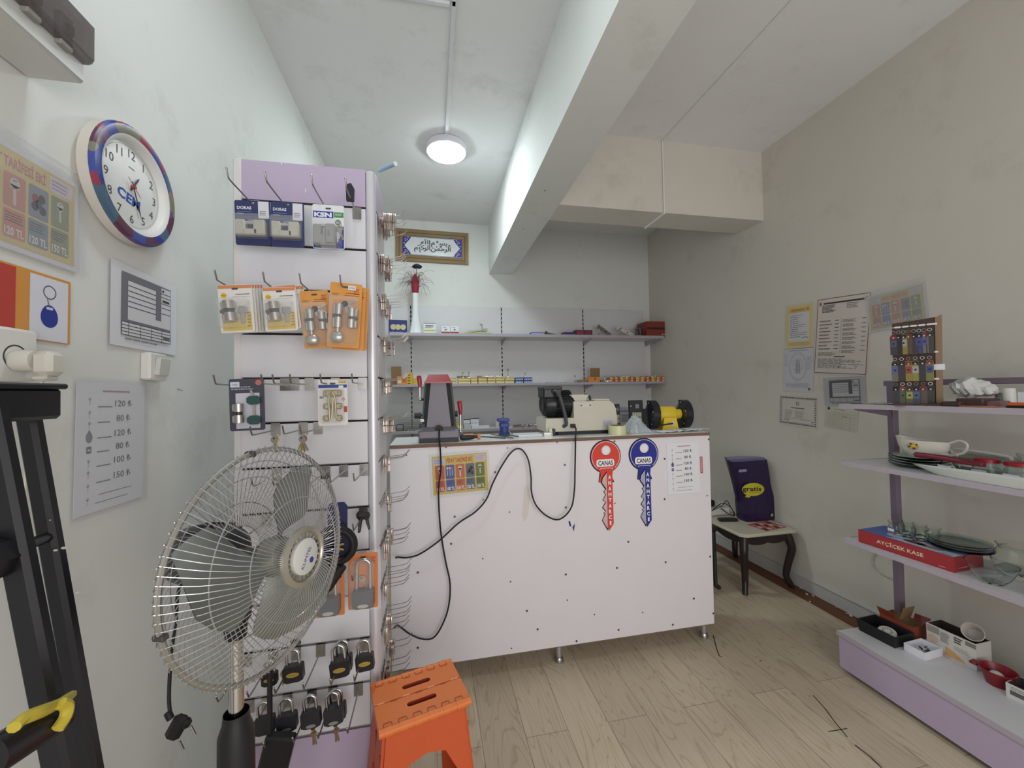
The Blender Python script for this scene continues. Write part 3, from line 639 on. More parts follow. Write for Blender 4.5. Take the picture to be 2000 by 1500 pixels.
# row 1: two navy cards and one white-green-blue card, each with a shutter lock
NAVYC = mat('navy_card', (52, 60, 104), .35, var=.05); LOCKB = mat('shutter_lock_body', (196, 192, 178), .35, .45, var=.04)
def navy_print(b, w, h):
    b.text('DORAS', -w*.23, h*.30, .010, C(214, 216, 226), .0004, w=w*.40, bold=.02); b.rect(-w*.42, h*.245, -w*.02, h*.252, .0004, C(150, 156, 190)); b.scribble(-w*.42, h*.19, -w*.22, h*.215, 1, .0004, C(200, 204, 222))
    b.rect(w*.16, h*.10, w*.46, h*.48, .0012, C(214, 214, 222)); b.scribble(w*.20, h*.16, w*.42, h*.28, 3, .0016, C(130, 130, 140)); b.text('Y', -w*.40, -h*.02, .012, C(196, 200, 216), .0004)
    b.poly([(-w*.08, h*.42), (w*.05, h*.46), (w*.05, h*.42)], .0004, C(206, 208, 220))
def shutter_lock(t, w, h):
    b = MB(); bw, bh = w*.82, h*.34; y = -h*.16; D = .028
    b.box((-bw*.33, y, D/2), (bw*.34, bh, D), LOCKB, bev=.004); b.box((bw*.30, y, D/2), (bw*.40, bh, D), LOCKB, bev=.004); b.box((0, y-bh*.30, D/2), (bw*.5, bh*.40, D), LOCKB, bev=.003); b.build('lock_body', t)
    b = MB(); b.cyl((-bw*.2, y+bh*.34, D*.5), (bw*.14, y+bh*.34, D*.5), .006, CHROME, 14); b.build('lock_bar', t)
    b = MB(); b.box((-bw*.02, y+bh*.52, .006), (.024, .014, .010), C(120, 120, 130), bev=.004); b.build('key_cover', t); blister(t, -w*.44, y-bh*.62, w*.46, y+bh*.85, .036)
for i, (tl, tr, bl) in enumerate((((456, 390), (526, 393), (462, 478)), ((528, 393), (593, 397), (530, 481)))):
    t, w, h = card(tl, tr, bl, 1.46, 'shutter_lock_card', ['navy carded shutter lock at the left end of the top hook row', 'navy carded shutter lock beside the white and green lock card'][i], 'lock card', 'carded shutter locks', NAVYC, navy_print); shutter_lock(t, w, h)
def ksn_print(b, w, h):
    BL = C(46, 64, 148); GR = C(74, 142, 84)
    b.rect(-w*.48, h*.20, w*.16, h*.35, .0004, BL); b.text('KSN', -w*.17, h*.225, .0145, C(226, 228, 236), .0006, w=w*.55, bold=.03); b.rect(w*.18, h*.22, w*.48, h*.34, .0004, GR); b.scribble(w*.22, h*.26, w*.44, h*.31, 2, .0006, C(200, 220, 200))
    b.disc(w*.30, h*.11, .0095, .0004, C(30, 92, 52), 20); b.text('80', w*.30, h*.08, .008, C(220, 226, 220), .0006); b.rect(-w*.48, -h*.48, w*.48, -h*.36, .0004, BL)
    b.poly([(w*.28, -h*.36), (w*.48, -h*.36), (w*.48, h*.02), (w*.34, h*.02)], .0004, BL); b.text('KSN', w*.36, -h*.20, .014, C(226, 228, 236), .0006, w=.036, bold=.03, rot=68)
t, w, h = card((609, 398), (671, 402), (612, 485), 1.44, 'shutter_lock_card', 'white, blue and green carded shutter lock in the top hook row', 'lock card', 'carded shutter locks', PAPER, ksn_print)
b = MB(); GB = mat('shutter_lock_grey', (158, 158, 156), .35, .6)
b.T = M.Translation((0, -h*.10, 0)); b.box((-w*.30, -h*.13, .014), (w*.26, h*.44, .026), GB, bev=.003); b.box((w*.02, -h*.26, .014), (w*.50, h*.26, .026), GB, bev=.003); b.box((w*.10, -h*.12, .016), (w*.34, h*.46, .030), GB, bev=.006); b.text('KSN', w*.10, -h*.12, .007, C(70, 70, 74), .0315, rot=90); b.build('lock_body', t)
b = MB(); b.cyl((-w*.38, -h*.02, .016), (w*.02, -h*.02, .016), .005, CHROME, 12); b.build('lock_bar', t); add_key(t, w*.36, -h*.04, 15, .9); blister(t, -w*.46, -h*.48, w*.44, h*.12, .036)
# black tag bundle on the fourth hook
b = MB(); b.prism([(-.012, -.03), (.012, -.03), (.014, .012), (.004, .03), (-.008, .026), (-.013, .01)], 0, .012, C(34, 36, 48)); b.build('black_tag', mw=place(FF, (HX[0, 697]-.003, YS-.10, GZ[0]+.0), 0), label='small black pouch on the right hook of the top row', cat='tag')
# row 3 (second hook row): white cards and orange cards
WCARD = mat('white_card', (222, 220, 216), .4, var=.03); OCARD = mat('orange_card', (214, 150, 74), .4, var=.06)
def white_print(b, w, h):
    b.rect(-w*.49, h*.42, w*.49, h*.49, .0003, C(206, 134, 92)); b.disc(-w*.34, h*.28, .0082, .0004, C(218, 178, 52), 20); b.text('YALE', -w*.34, h*.265, .0042, C(80, 66, 40), .0006)
    b.rect(0, h*.29, w*.42, h*.305, .0004, C(90, 90, 96)); b.rect(-w*.1, h*.24, w*.42, h*.25, .0004, C(170, 170, 176))
    b.poly([(-w*.43, -h*.46), (w*.43, -h*.46), (w*.43, -h*.08), (w*.30, -h*.10), (-w*.1, -h*.22), (-w*.43, -h*.26)], .0003, C(212, 188, 108)); b.scribble(w*.30, -h*.4, w*.42, -h*.06, 5, .0006, C(176, 140, 60))
def white_card(tl, tr, bl, Y, label, full=True):
    t, w, h = card(tl, tr, bl, Y, 'lock_cylinder_card', label, 'lock card', 'white lock cylinder cards', WCARD, white_print)
    if full:
        euro_cylinder(t, -w*.10, -h*.08, h*.42, 4, s=1.5); b = MB(); b.box((w*.20, -h*.04, .006), (w*.26, h*.16, .006), C(150, 148, 146), bev=.003); b.box((w*.20, -h*.20, .006), (w*.13, h*.24, .005), C(156, 152, 148), bev=.002); b.build('key', t)
        b = MB(); b.cyl((-w*.38, -h*.30, .003), (-w*.38, h*.12, .003), .0016, STEEL, 8); b.build('screw', t); blister(t, -w*.44, -h*.42, w*.44, h*.19, .036)
    return t
white_card((422, 557), (489, 555), (434, 651), 1.38, 'white and yellow lock cylinder card, front of the leftmost stack')
for i in range(4): white_card((426+6*(i+1), 557), (489+6*(i+1), 555), (438+5*(i+1), 652), 1.392+.02*i, 'white and yellow lock cylinder card, %s behind the front card of the leftmost stack' % NTH[i], False)
white_card((513, 562), (577, 560), (518, 648), 1.38, 'white and yellow lock cylinder card, front of the second stack')
for i in range(3): white_card((517+5*(i+1), 560), (572+5*(i+1), 558-3*(i == 0)), (525+9*(i+1), 647), 1.392+.02*i, 'white and yellow lock cylinder card, %s behind the front card of the second stack' % NTH[i], False)
def orange_print(b, w, h):
    b.rect(-w*.02, h*.34, w*.42, h*.35, .0004, C(150, 96, 50)); b.rect(-w*.06, h*.305, w*.42, h*.317, .0004, C(160, 104, 56)); b.scribble(-w*.42, h*.29, -w*.20, h*.34, 2, .0004, C(160, 104, 56)); b.scribble(w*.24, h*.33, w*.44, h*.43, 3, .0004, C(176, 70, 62))
def orange_card(tl, tr, bl, Y, label, full=True, tag_=None):
    t, w, h = card(tl, tr, bl, Y, 'lock_cylinder_card', label, 'lock card', 'orange lock cylinder cards', OCARD, orange_print)
    if full:
        euro_cylinder(t, -w*.15, -h*.03, h*.36, 0, 1, 1.15); euro_cylinder(t, w*.25, -h*.05, h*.30, 180, 0, 1.15)
        for r_ in (20, 70, 110): add_key(t, w*.0, h*.17, r_, .8, m=CHROME)
        blister(t, -w*.45, -h*.46, w*.45, h*.27, .034)
        if tag_: b = MB(); b.rect(-.012, -.007, .012, .007, 0, PAPER); b.text(tag_, 0, -.004, .007, C(60, 60, 110), .0003); b.build('price_tag', t, loc=(w*.18, h*.43, .003))
    return t
orange_card((595, 569), (650, 567), (585, 681), 1.40, 'orange lock cylinder card between the white cards and the priced orange card')
orange_card((641, 550), (704, 556), (642, 677), 1.375, 'orange lock cylinder card with a handwritten price, right end of the row', tag_='2700')
for i in range(2): orange_card((650+7*i, 558), (712+6*i, 563), (651+7*i, 682), 1.395+.025*i, 'orange lock cylinder card, %s behind the priced orange card' % NTH[i], False)
# third row: charcoal card with two green handled keys and a card with a brass door guard
t, w, h = card((440, 741), (509, 739), (456, 842), 1.385, 'lock_cylinder_card', 'charcoal lock card with green headed keys, left end of the third row', 'lock card', None, mat('charcoal_card', (70, 70, 84), .35),
               lambda b, w, h: (b.rect(-w*.32, -h*.46, w*.36, h*.22, .0003, C(196, 196, 208)), b.scribble(-w*.44, h*.28, w*.2, h*.36, 2, .0004, C(160, 160, 172)), b.disc(w*.34, h*.42, .009, .0004, C(190, 110, 112), 18), b.rect(-w*.46, h*.34, -w*.2, h*.44, .0006, C(206, 208, 220)), b.text('1600', -w*.33, h*.37, .006, C(70, 76, 130), .0008)))
euro_cylinder(t, -w*.16, -h*.16, h*.36, 0, s=1.25)
for y in (.08, -.30): b = MB(); b.prism([(x*w*.19, y_*h*.085) for x, y_ in ((1, .5), (.5, 1), (-.5, 1), (-1, .5), (-1, -.5), (-.5, -1), (.5, -1), (1, -.5))], .004, .012, C(42, 78, 74)); b.build('key_head', t, loc=(w*.22, y*h, 0))
b = MB(); b.box((w*.22, -h*.11, .006), (.007, h*.3, .0022), NICKEL); b.box((w*.18, h*.20, .006), (.007, h*.16, .0022), NICKEL, rot=(0, 0, 18)); b.build('key_blade', t)
t, w, h = card((622, 742), (680, 741), (620, 832), 1.41, 'door_guard_card', 'white card with a brass door guard, third hook row', 'lock card', None, WCARD,
               lambda b, w, h: (b.rect(-w*.48, h*.32, w*.48, h*.39, .0004, C(50, 72, 140)), b.rect(w*.18, h*.41, w*.48, h*.49, .0005, C(206, 196, 150)), b.text('YALE', w*.33, h*.425, .006, C(60, 60, 60), .0007), b.rect(w*.36, -h*.22, w*.48, -h*.09, .0004, C(180, 70, 70)), b.rect(-w*.44, h*.09, -w*.31, h*.14, .0004, C(90, 90, 80)), b.disc(w*.35, h*.07, .006, .0004, C(206, 150, 150), 14), b.rect(w*.2, h*.29, w*.36, h*.37, .0007, PAPER)))
GOLD = mat('antique_brass', (172, 156, 112), .3, .75, var=.08)
b = MB(); b.box((0, h*.20, .006), (w*.62, h*.14, .008), GOLD, bev=.006); b.box((-w*.22, -h*.34, .006), (w*.22, h*.13, .008), GOLD, bev=.006); b.box((w*.22, -h*.34, .006), (w*.22, h*.13, .008), GOLD, bev=.006); b.box((-w*.18, -h*.08, .006), (w*.26, h*.13, .008), GOLD, bev=.007); b.box((w*.20, -h*.08, .006), (w*.26, h*.13, .008), GOLD, bev=.007)
b.build('guard_plates', t)
b = MB(); b.tube(smooth_path([(-.008, -h*.36, .012), (-.009, h*.1, .014), (0, h*.22, .016), (.009, h*.1, .014), (.012, -h*.34, .012)], 5), .0035, GOLD, 10); b.tube([(.004, h*.1, .014), (-.002, -h*.34, .014)], .003, GOLD, 8)
for sx in (-1, 1):
    for y in (.22, .17, -.08, -.34): b.ball((sx*w*(.2 if y > .1 else .26), h*y, .011), .0035, C(140, 126, 90, .3), (1, 1, .5), 8)
b.build('guard_bar', t); blister(t, -w*.4, -h*.44, w*.4, h*.3, .026)
# key bunches in the fourth row
def bunch(px, py, Y, label, n, spread):
    p = at(px, py, 1, Y); t = thing('key_bunch', label, 'keys', mw=place(FF, p)); b = MB(); b.tube([(.008*math.cos(2*PI*i/16), .008*math.sin(2*PI*i/16), 0) for i in range(16)], .001, STEEL, 6, True); b.build('split_ring', t)
    for i in range(n): b = key_mesh(MB(), .95, [NICKEL, BRASS, GOLD][i % 3]); b.build('key', t, loc=(0, -.012, .004*i-.004), rot=(0, rnd.uniform(-25, 25), (i-(n-1)/2)*spread))
    return t
bunch(538, 851, 1.43, 'bunch of brass keys on the left hook of the fourth row', 4, 10); bunch(592, 850, 1.43, 'bunch of brass keys on the middle hook of the fourth row', 4, 16)
b = MB()
for i, (dx, rot, s) in enumerate(((-.004, -8, 1.35), (.012, 12, 1.15))): b.T = M.Translation((dx, 0, .004*i)) @ M.Rotation(R(rot), 4, 'Z'); key_mesh(b, s, C(44, 42, 46, .3))
b.T = M.Identity(4); b.box((0, .002, .004), (.03, .02, .012), C(48, 46, 50), bev=.005); o = b.build('black_key', mw=place(FF, at(708, 1006, 1, YS-.05)), label='pair of black headed keys on the right hook of the sixth row', cat='keys')
# bike lock on a navy card
p = at(659, 1062, 1, 1.345); t = thing('cable_lock', 'black coiled cable lock on a navy card, right of the fan grille', 'bicycle lock', mw=place(FF, p))
b = MB(); r = .058
b.tube([((r-.004*k/30)*math.cos(2*PI*k/30+1.2), (r-.004*k/30)*1.0*math.sin(2*PI*k/30+1.2), .004+.010*k/30) for k in range(0, 76)], .0085, RUBBER, 10); b.tube(smooth_path([(-.03, -.046, .012), (.0, -.07, .014), (.006, -.10, .014)], 5), .0085, RUBBER, 10); b.build('cable', t)
b = MB(); b.cyl((.016, -.062, .018), (-.026, -.124, .022), .0165, RUBBER, 18); b.cyl((-.026, -.124, .022), (-.033, -.134, .0227), .014, BLACK, 18); b.build('lock_barrel', t)
b = MB(); b.prism([(-.028, -.03), (.028, -.03), (.03, .115), (.02, .128), (-.02, .128), (-.03, .115)], -.006, -.004, C(42, 44, 92)); b.disc(0, -.003, .046, -.0035, C(34, 36, 66), 28); b.rect(-.02, .012, .012, .016, -.003, C(130, 132, 160)); b.build('backing_card', t)
for r_ in (70, 100): add_key(t, -.014, -.006, r_, .8, m=BRASS)
# orange cards with long shackle padlocks
def padlock(parent, s, body, plate=None, dims=(.052, .044, .022), sh=.03, loc=(0, 0, 0), rot=(0, 0, 0), under=False):
    w, h, d = [x*s for x in dims]; lo_ = V(loc)
    b = MB(); pr = [(-w/2, -h/2+.004), (-w*.3, -h/2-.001*s), (w*.3, -h/2-.001*s), (w/2, -h/2+.004), (w/2, h/2-.004*s), (w*.44, h/2), (-w*.44, h/2), (-w/2, h/2-.004*s)]; b.prism(pr, -d/2, d/2, body); b.build('lock_body', parent, loc=lo_, rot=rot)
    b = MB(); r = w*.31; path = [(-r, h/2-.004, 0), (-r, h/2+sh*s-r*.2, 0)]+[(r*math.cos(PI-PI*i/10), h/2+sh*s-r*.2+r*math.sin(PI-PI*i/10), 0) for i in range(1, 10)]+[(r, h/2+sh*s-r*.2, 0), (r, h/2-.004, 0)]; b.tube(path, .0042*s, CHROME, 12); b.build('shackle', parent, loc=lo_, rot=rot)
    if plate:
        b = MB()
        if not under: b.add([((w*.33)*math.cos(a)*(1 if abs(math.cos(a)) < .8 else 1), h*.15*math.sin(a)-h*.02, d/2+.0006) for a in [2*PI*i/28 for i in range(28)]], [tuple(range(28))], plate); b.rect(-w*.22, -h*.05, w*.22, 0, d/2+.0008, C(150, 124, 60))
        else: b.add([((w*.26)*math.cos(a), h*.11*math.sin(a)-h*.36, d/2+.0006) for a in [2*PI*i/24 for i in range(24)]], [tuple(range(24))], plate)
        b.build('maker_plate', parent, loc=lo_, rot=rot)
GUN = mat('gunmetal', (92, 90, 100), .32, .7, var=.05)
for i, (tl, tr, bl, lab) in enumerate((((679, 1083), (737, 1078), (681, 1192), 'orange card with a grey long shackle padlock at the stand corner'), ((611, 1094), (672, 1088), (612, 1208), 'orange card with a grey long shackle padlock, partly behind the fan grille'))):
    t, w, h = card(tl, tr, bl, 1.42, 'padlock_card', lab, 'lock card', 'orange padlock cards', mat('deep_orange_card', (206, 124, 70), .4), orange_print)
    padlock(t, 1.22, GUN, C(176, 172, 170, .3), (.055, .046, .024), .066, loc=(.004, -h*.26, .018), under=True); add_key(t, -.002, h*.05, 25, .9)
    b = MB(); b.box((0, 0, -.0024), (w+.018, h+.016, .001), FILM); b.box((0, 0, .02), (w*.8, h*.86, .042), FILM, bev=.01); b.build('blister', t)
# padlocks hanging on hooks
BLK = mat('padlock_black', (34, 32, 36), .35, var=.1); GPL = mat('padlock_plate_gold', (190, 164, 78), .35, .5)
def hung(px, py, Y, label, plate, under, s=1.0, dark=None, keys=0, roll=0):
    t = thing('padlock', label, 'padlock', mw=place(FF, at(px, py, 1, Y), roll), group='padlocks hanging on the stand'); padlock(t, s, dark or BLK, plate, under=under)
    if keys == 1:
        for r_ in (-8, 10): b = key_mesh(MB(), .85, GOLD); b.build('key', t, loc=(-.030, .004, .001), rot=(0, 30, r_))
    if keys == 2:
        b = MB(); b.box((.002, -.034, 0), (.013, .012, .010), C(60, 54, 50), bev=.003); b.build('key_stub', t)
        for r_ in (-6, 8): b = key_mesh(MB(), .8, mat('dull_brass', (120, 102, 78), .4, .5)); b.build('key', t, loc=(.003, -.050, .003), rot=(0, 20, r_))
    return t
hung(574, 1313, 1.42, 'black padlock with a gold plate, third from the right in the upper padlock row', GPL, False, 1.12, keys=1, roll=4)
hung(664, 1304, 1.40, 'black padlock with a gold plate, front of the pair in the upper padlock row', GPL, False, 1.12, roll=6)
hung(670, 1294, 1.44, 'black padlock hidden behind the front one of the pair in the upper row', None, False, 1.12, keys=1, roll=3)
hung(713, 1292, 1.42, 'black padlock with a gold plate at the right end of the upper row', GPL, False, 1.1, keys=0, roll=5)
hung(527, 1325, 1.40, 'small black padlock with a gold plate behind the fan grille', GPL, False, .85, keys=0, roll=2)
for i, (px, py, s, k) in enumerate(((518, 1415, 1.1, 0), (561, 1409, 1.12, 2), (608, 1402, 1.12, 2), (652, 1396, 1.12, 2))):
    hung(px, py, 1.42, 'dark grey padlock in the lowest row, %s from the left' % NTH[i], C(140, 138, 136, .3) if i else None, True, s, mat('padlock_charcoal', (50, 50, 56), .4, .2), k, 5)
hung(658, 1388, 1.455, 'dark grey padlock half hidden behind the fourth one of the lowest row', None, True, 1.1, mat('padlock_charcoal', (50, 50, 56)), 0, 3)

# key blanks on small wire hooks along the stand's right side
b = MB(); b.tube(smooth_path([(0, 0, 0), (.05, 0, .003), (.078, 0, .008), (.086, 0, .014), (.098, 0, .028)], 3), .0013, WIRE, 6); b.box((-.002, 0, -.004), (.003, .012, .02), WIRE)
hk = b.build('wire_hook'); kb = MB(); kb.prism([(-.011, -.026), (-.005, -.030), (-.0046, -.054), (0, -.058), (.0046, -.054), (.005, -.030), (.011, -.026), (.012, -.006), (.007, .006), (-.007, .006), (-.012, -.006)], 0, .0022, mat('key_blank_nickel', (190, 176, 168), .3, .8, var=.15, scale=40)); kb.v = [V((v.z, v.x, v.y)) for v in kb.v]
kbo = kb.build('key_blank'); f1 = [0]; f2 = [0]; nkeys = 0
kr = random.Random(3)
SIDEROW = NTH[:12]
for k in range(12):
    z = GZ[k]-.004; ys = [YS+.045+.037*i for i in range(6)]
    for i, y in enumerate(ys):
        if kr.random() < .1: continue
        o = hk if not f1[0] else dup(hk); f1[0] = 1
        o.location = (SX1+.003, y, z-.010*kr.random()); zz = o.location.z
        tag(o, 'thin wire hook on the right side of the stand, %s row from the top' % SIDEROW[k], 'hook', 'wire hooks on the right side, %s row' % SIDEROW[k])
        n = kr.choice([0, 0, 4, 6, 8]) if k else [14, 12, 8, 5, 0, 0][i]
        if nkeys+n > 296: n = 0
        x = SX1+.010
        for j in range(n):
            if x > SX1+.072 or nkeys >= 296: break
            q = kbo if not f2[0] else dup(kbo); f2[0] = 1; nkeys += 1
            q.location = (x, y+kr.uniform(-.001, .001), zz+.0045); q.rotation_euler = (R(kr.uniform(-6, 6)), R(kr.uniform(-3, 3)), R(kr.uniform(-6, 6))); x += .0036+(.010 if kr.random() < .06 else 0)
            tag(q, 'nickel key blank on the right side of the stand, %s row from the top' % SIDEROW[k], 'key blank', 'key blanks on the right side, %s row' % SIDEROW[k])

# ------------------------------------------------------------------ standing fan
fc = V((-.342, .940, 1.16)); fn = V((math.sin(1.17)*math.cos(.05), -math.cos(1.17)*math.cos(.05), math.sin(.05)))
fu = V((0, 0, 1)).cross(fn).normalized(); fv = fn.cross(fu); HEAD = M(((fu.x, fv.x, fn.x, 0), (fu.y, fv.y, fn.y, 0), (fu.z, fv.z, fn.z, 0), (0, 0, 0, 1)))
pole = V((-.424, .975, 0))
t = thing('standing_fan', 'metal standing fan with a round wire grille in front of the slatwall stand', 'fan', pole)
HM = M.Translation(fc-pole) @ HEAD
FANW = mat('fan_wire', (204, 205, 206), .28, .8, var=.03); FANB = mat('fan_blade', (138, 142, 138), .4, .55, var=.06)
def ringpts(r, z, n=72): return [(r*math.cos(2*PI*i/n), r*math.sin(2*PI*i/n), z) for i in range(n)]
RR = .225
b = MB(); b.tube(ringpts(RR, 0, 84), .0052, mat('fan_rim', (166, 165, 160), .35, .7), 8, True)
for a in (35, 100, 190, 285): c, s = math.cos(R(a)), math.sin(R(a)); b.box((RR*c, RR*s, 0), (.012, .010, .022), C(70, 70, 70), rot=(0, 0, a), bev=.002)
b.build('rim_ring', t, mw=HM)
b = MB(); n = 100
def gz(r, d, r0): return d*(1-((r-r0)/(RR-r0))**2.2)
for i in range(n):
    a = 2*PI*i/n; tw = .22
    b.tube([((.055+(RR+.006-.055)*q)*math.cos(a+tw*(1-q)), (.055+(RR+.006-.055)*q)*math.sin(a+tw*(1-q)), gz(.055+(RR-.055)*q, .078, .055)) for q in (0, .25, .5, .75, .92, 1)], .0008, FANW, 4)
for r in (.058, .12, .175): b.tube(ringpts(r, gz(r, .077, .055), 60), .0012, FANW, 5, True)
b.build('front_grille', t, mw=HM)
b = MB(); n = 84
for i in range(n):
    a = 2*PI*i/n
    b.tube([((.06+(RR+.009-.06)*q)*math.cos(a-.3*(1-q)), (.06+(RR+.009-.06)*q)*math.sin(a-.3*(1-q)), -gz(.06+(RR-.06)*q, .085, .06)) for q in (0, .3, .6, .85, 1)], .0009, FANW, 4)
for r in (.06, .11, .165, .20): b.tube(ringpts(r, -gz(r, .083, .06), 60), .0013, FANW, 5, True)
b.build('rear_grille', t, mw=HM)
b = MB(); b.lathe([(.052, .074), (.060, .078), (.060, .083), (.050, .087), (.047, .083), (.047, .08)], mat('fan_badge_ring', (186, 182, 170), .3, .7), 36)
for i in range(24): a = 2*PI*i/24; b.box((.043*math.cos(a), .043*math.sin(a), .079), (.014, .0035, .004), mat('fan_badge_ring', (0, 0, 0)), rot=(0, 0, math.degrees(a)))
b.build('badge_ring', t, mw=HM)
b = MB(); b.lathe([(.036, .078), (.036, .086), (.033, .088), (0, .088)], mat('fan_badge', (208, 208, 204), .35), 32); BL = C(52, 66, 148); b.text('KUMTEL', .002, -.004, .0085, BL, .0885, w=.046, rot=55); b.disc(.013, -.012, .006, .0886, BL, 14); b.build('badge', t, mw=HM)
for k, a in enumerate((62, 182, 302)):
    b = MB(); nr, na = 8, 8; vs = []; fs = []
    for i in range(nr+1):
        q = i/nr; r = .035+(.195-.035)*q; half = (.30+.42*math.sin(PI*min(1, q*.62+.12)))*(1-.55*max(0, q-.72)/.28); sw = -.18*q
        for j in range(na+1):
            e = -1+2*j/na; an = R(a)+sw+half*e*(1 if e > 0 else .9); vs.append((r*math.cos(an), r*math.sin(an), .012+.032*e*(.55+.45*q)-.008*e*e))
    for i in range(nr):
        for j in range(na): fs.append((i*(na+1)+j, i*(na+1)+j+1, (i+1)*(na+1)+j+1, (i+1)*(na+1)+j))
    m2 = len(vs); vs += [(x, y, z-.0016) for x, y, z in vs]; fs += [tuple(m2+i for i in f[::-1]) for f in fs]
    b.add(vs, fs, FANB); b.build('blade', t, mw=HM)
b = MB(); b.lathe([(0, .05), (.02, .048), (.036, .036), (.042, .01), (.036, -.01), (.02, -.03), (.012, -.09)], mat('fan_hub', (160, 160, 154), .3, .7), 28); b.build('hub', t, mw=HM)
b = MB(); b.lathe([(0, -.232), (.045, -.23), (.06, -.214), (.066, -.18), (.066, -.13), (.058, -.105), (.04, -.092), (0, -.09)], mat('fan_motor', (58, 60, 64), .4), 32)
for i in range(18): a = 2*PI*i/18; b.box((.0665*math.cos(a), .0665*math.sin(a), -.15), (.003, .006, .05), DARK, rot=(0, 0, math.degrees(a)))
b.build('motor_housing', t, mw=HM)
b = MB(); mp = fc-fn*.16-pole; b.tube([mp+V((0, 0, -.05)), V((0, 0, 1.02)), V((0, 0, .98))], [.028, .026, .02], BLACK, 16); b.box(V((0, 0, 1.04)), (.05, .05, .07), BLACK, bev=.01); b.build('neck', t)
b = MB(); b.cyl((0, 0, .75), (0, 0, 1.03), .0145, CHROME, 20); b.build('pole', t)
b = MB(); b.lathe([(.024, .82), (.026, .80), (.034, .775), (.036, .60), (.03, .30), (.028, .03)], BLACK, 24); b.build('pole_sleeve', t)
b = MB(); b.lathe([(.028, .04), (.05, .034), (.10, .022), (.108, .01), (.108, 0), (0, 0)], BLACK, 40); b.build('base', t)
b = MB(); pts = [fc-fn*.20+V((0, 0, -.055)), at(350, 1150, 1, 1.02), at(343, 1220, 1, 1.02), at(334, 1290, 1, 1.02), at(330, 1360, 1, 1.01), at(333, 1398, 1, 1.0)]
b.tube([p-pole for p in smooth_path(pts)], .0036, RUBBER, 8); b.build('power_cord', t)
b = MB(); p = at(346, 1420, 1, 1.0)-pole; b.box(p+V((0, 0, .0)), (.030, .022, .052), RUBBER, rot=(0, 28, 0), bev=.008); b.box(p+V((.016, 0, .006)), (.02, .02, .02), RUBBER, rot=(0, 28, 0), bev=.006); b.cyl(p+V((-.012, 0, .02)), p+V((-.018, 0, .034)), .007, RUBBER, 10)
for dx, dz in ((.026, -.002), (.004, -.03)): b.cyl(p+V((dx, 0, dz)), p+V((dx+.008, 0, dz-.02)), .0024, STEEL, 8)
b.build('plug', t)

# small black box hanging on a black rod in front of the stand
p = at(527, 1300, 1, 1.37); q = at(527, 1445, 1, 1.37); r_ = at(540, 1500, 1, 1.35)
t = thing('hanging_switch_box', 'black box on a long black strap hanging at the bottom of the stand', 'switch box', p)
b = MB(); b.tube([V((0, 0, 0)), q-p], .0055, BLACK, 10, flat=1.5); b.build('strap', t)
b = MB(); b.box(V((.012, 0, (r_-p).z+.0)), (.085, .035, .17), BLACK, rot=(0, 14, 0), bev=.006); b.build('box', t)

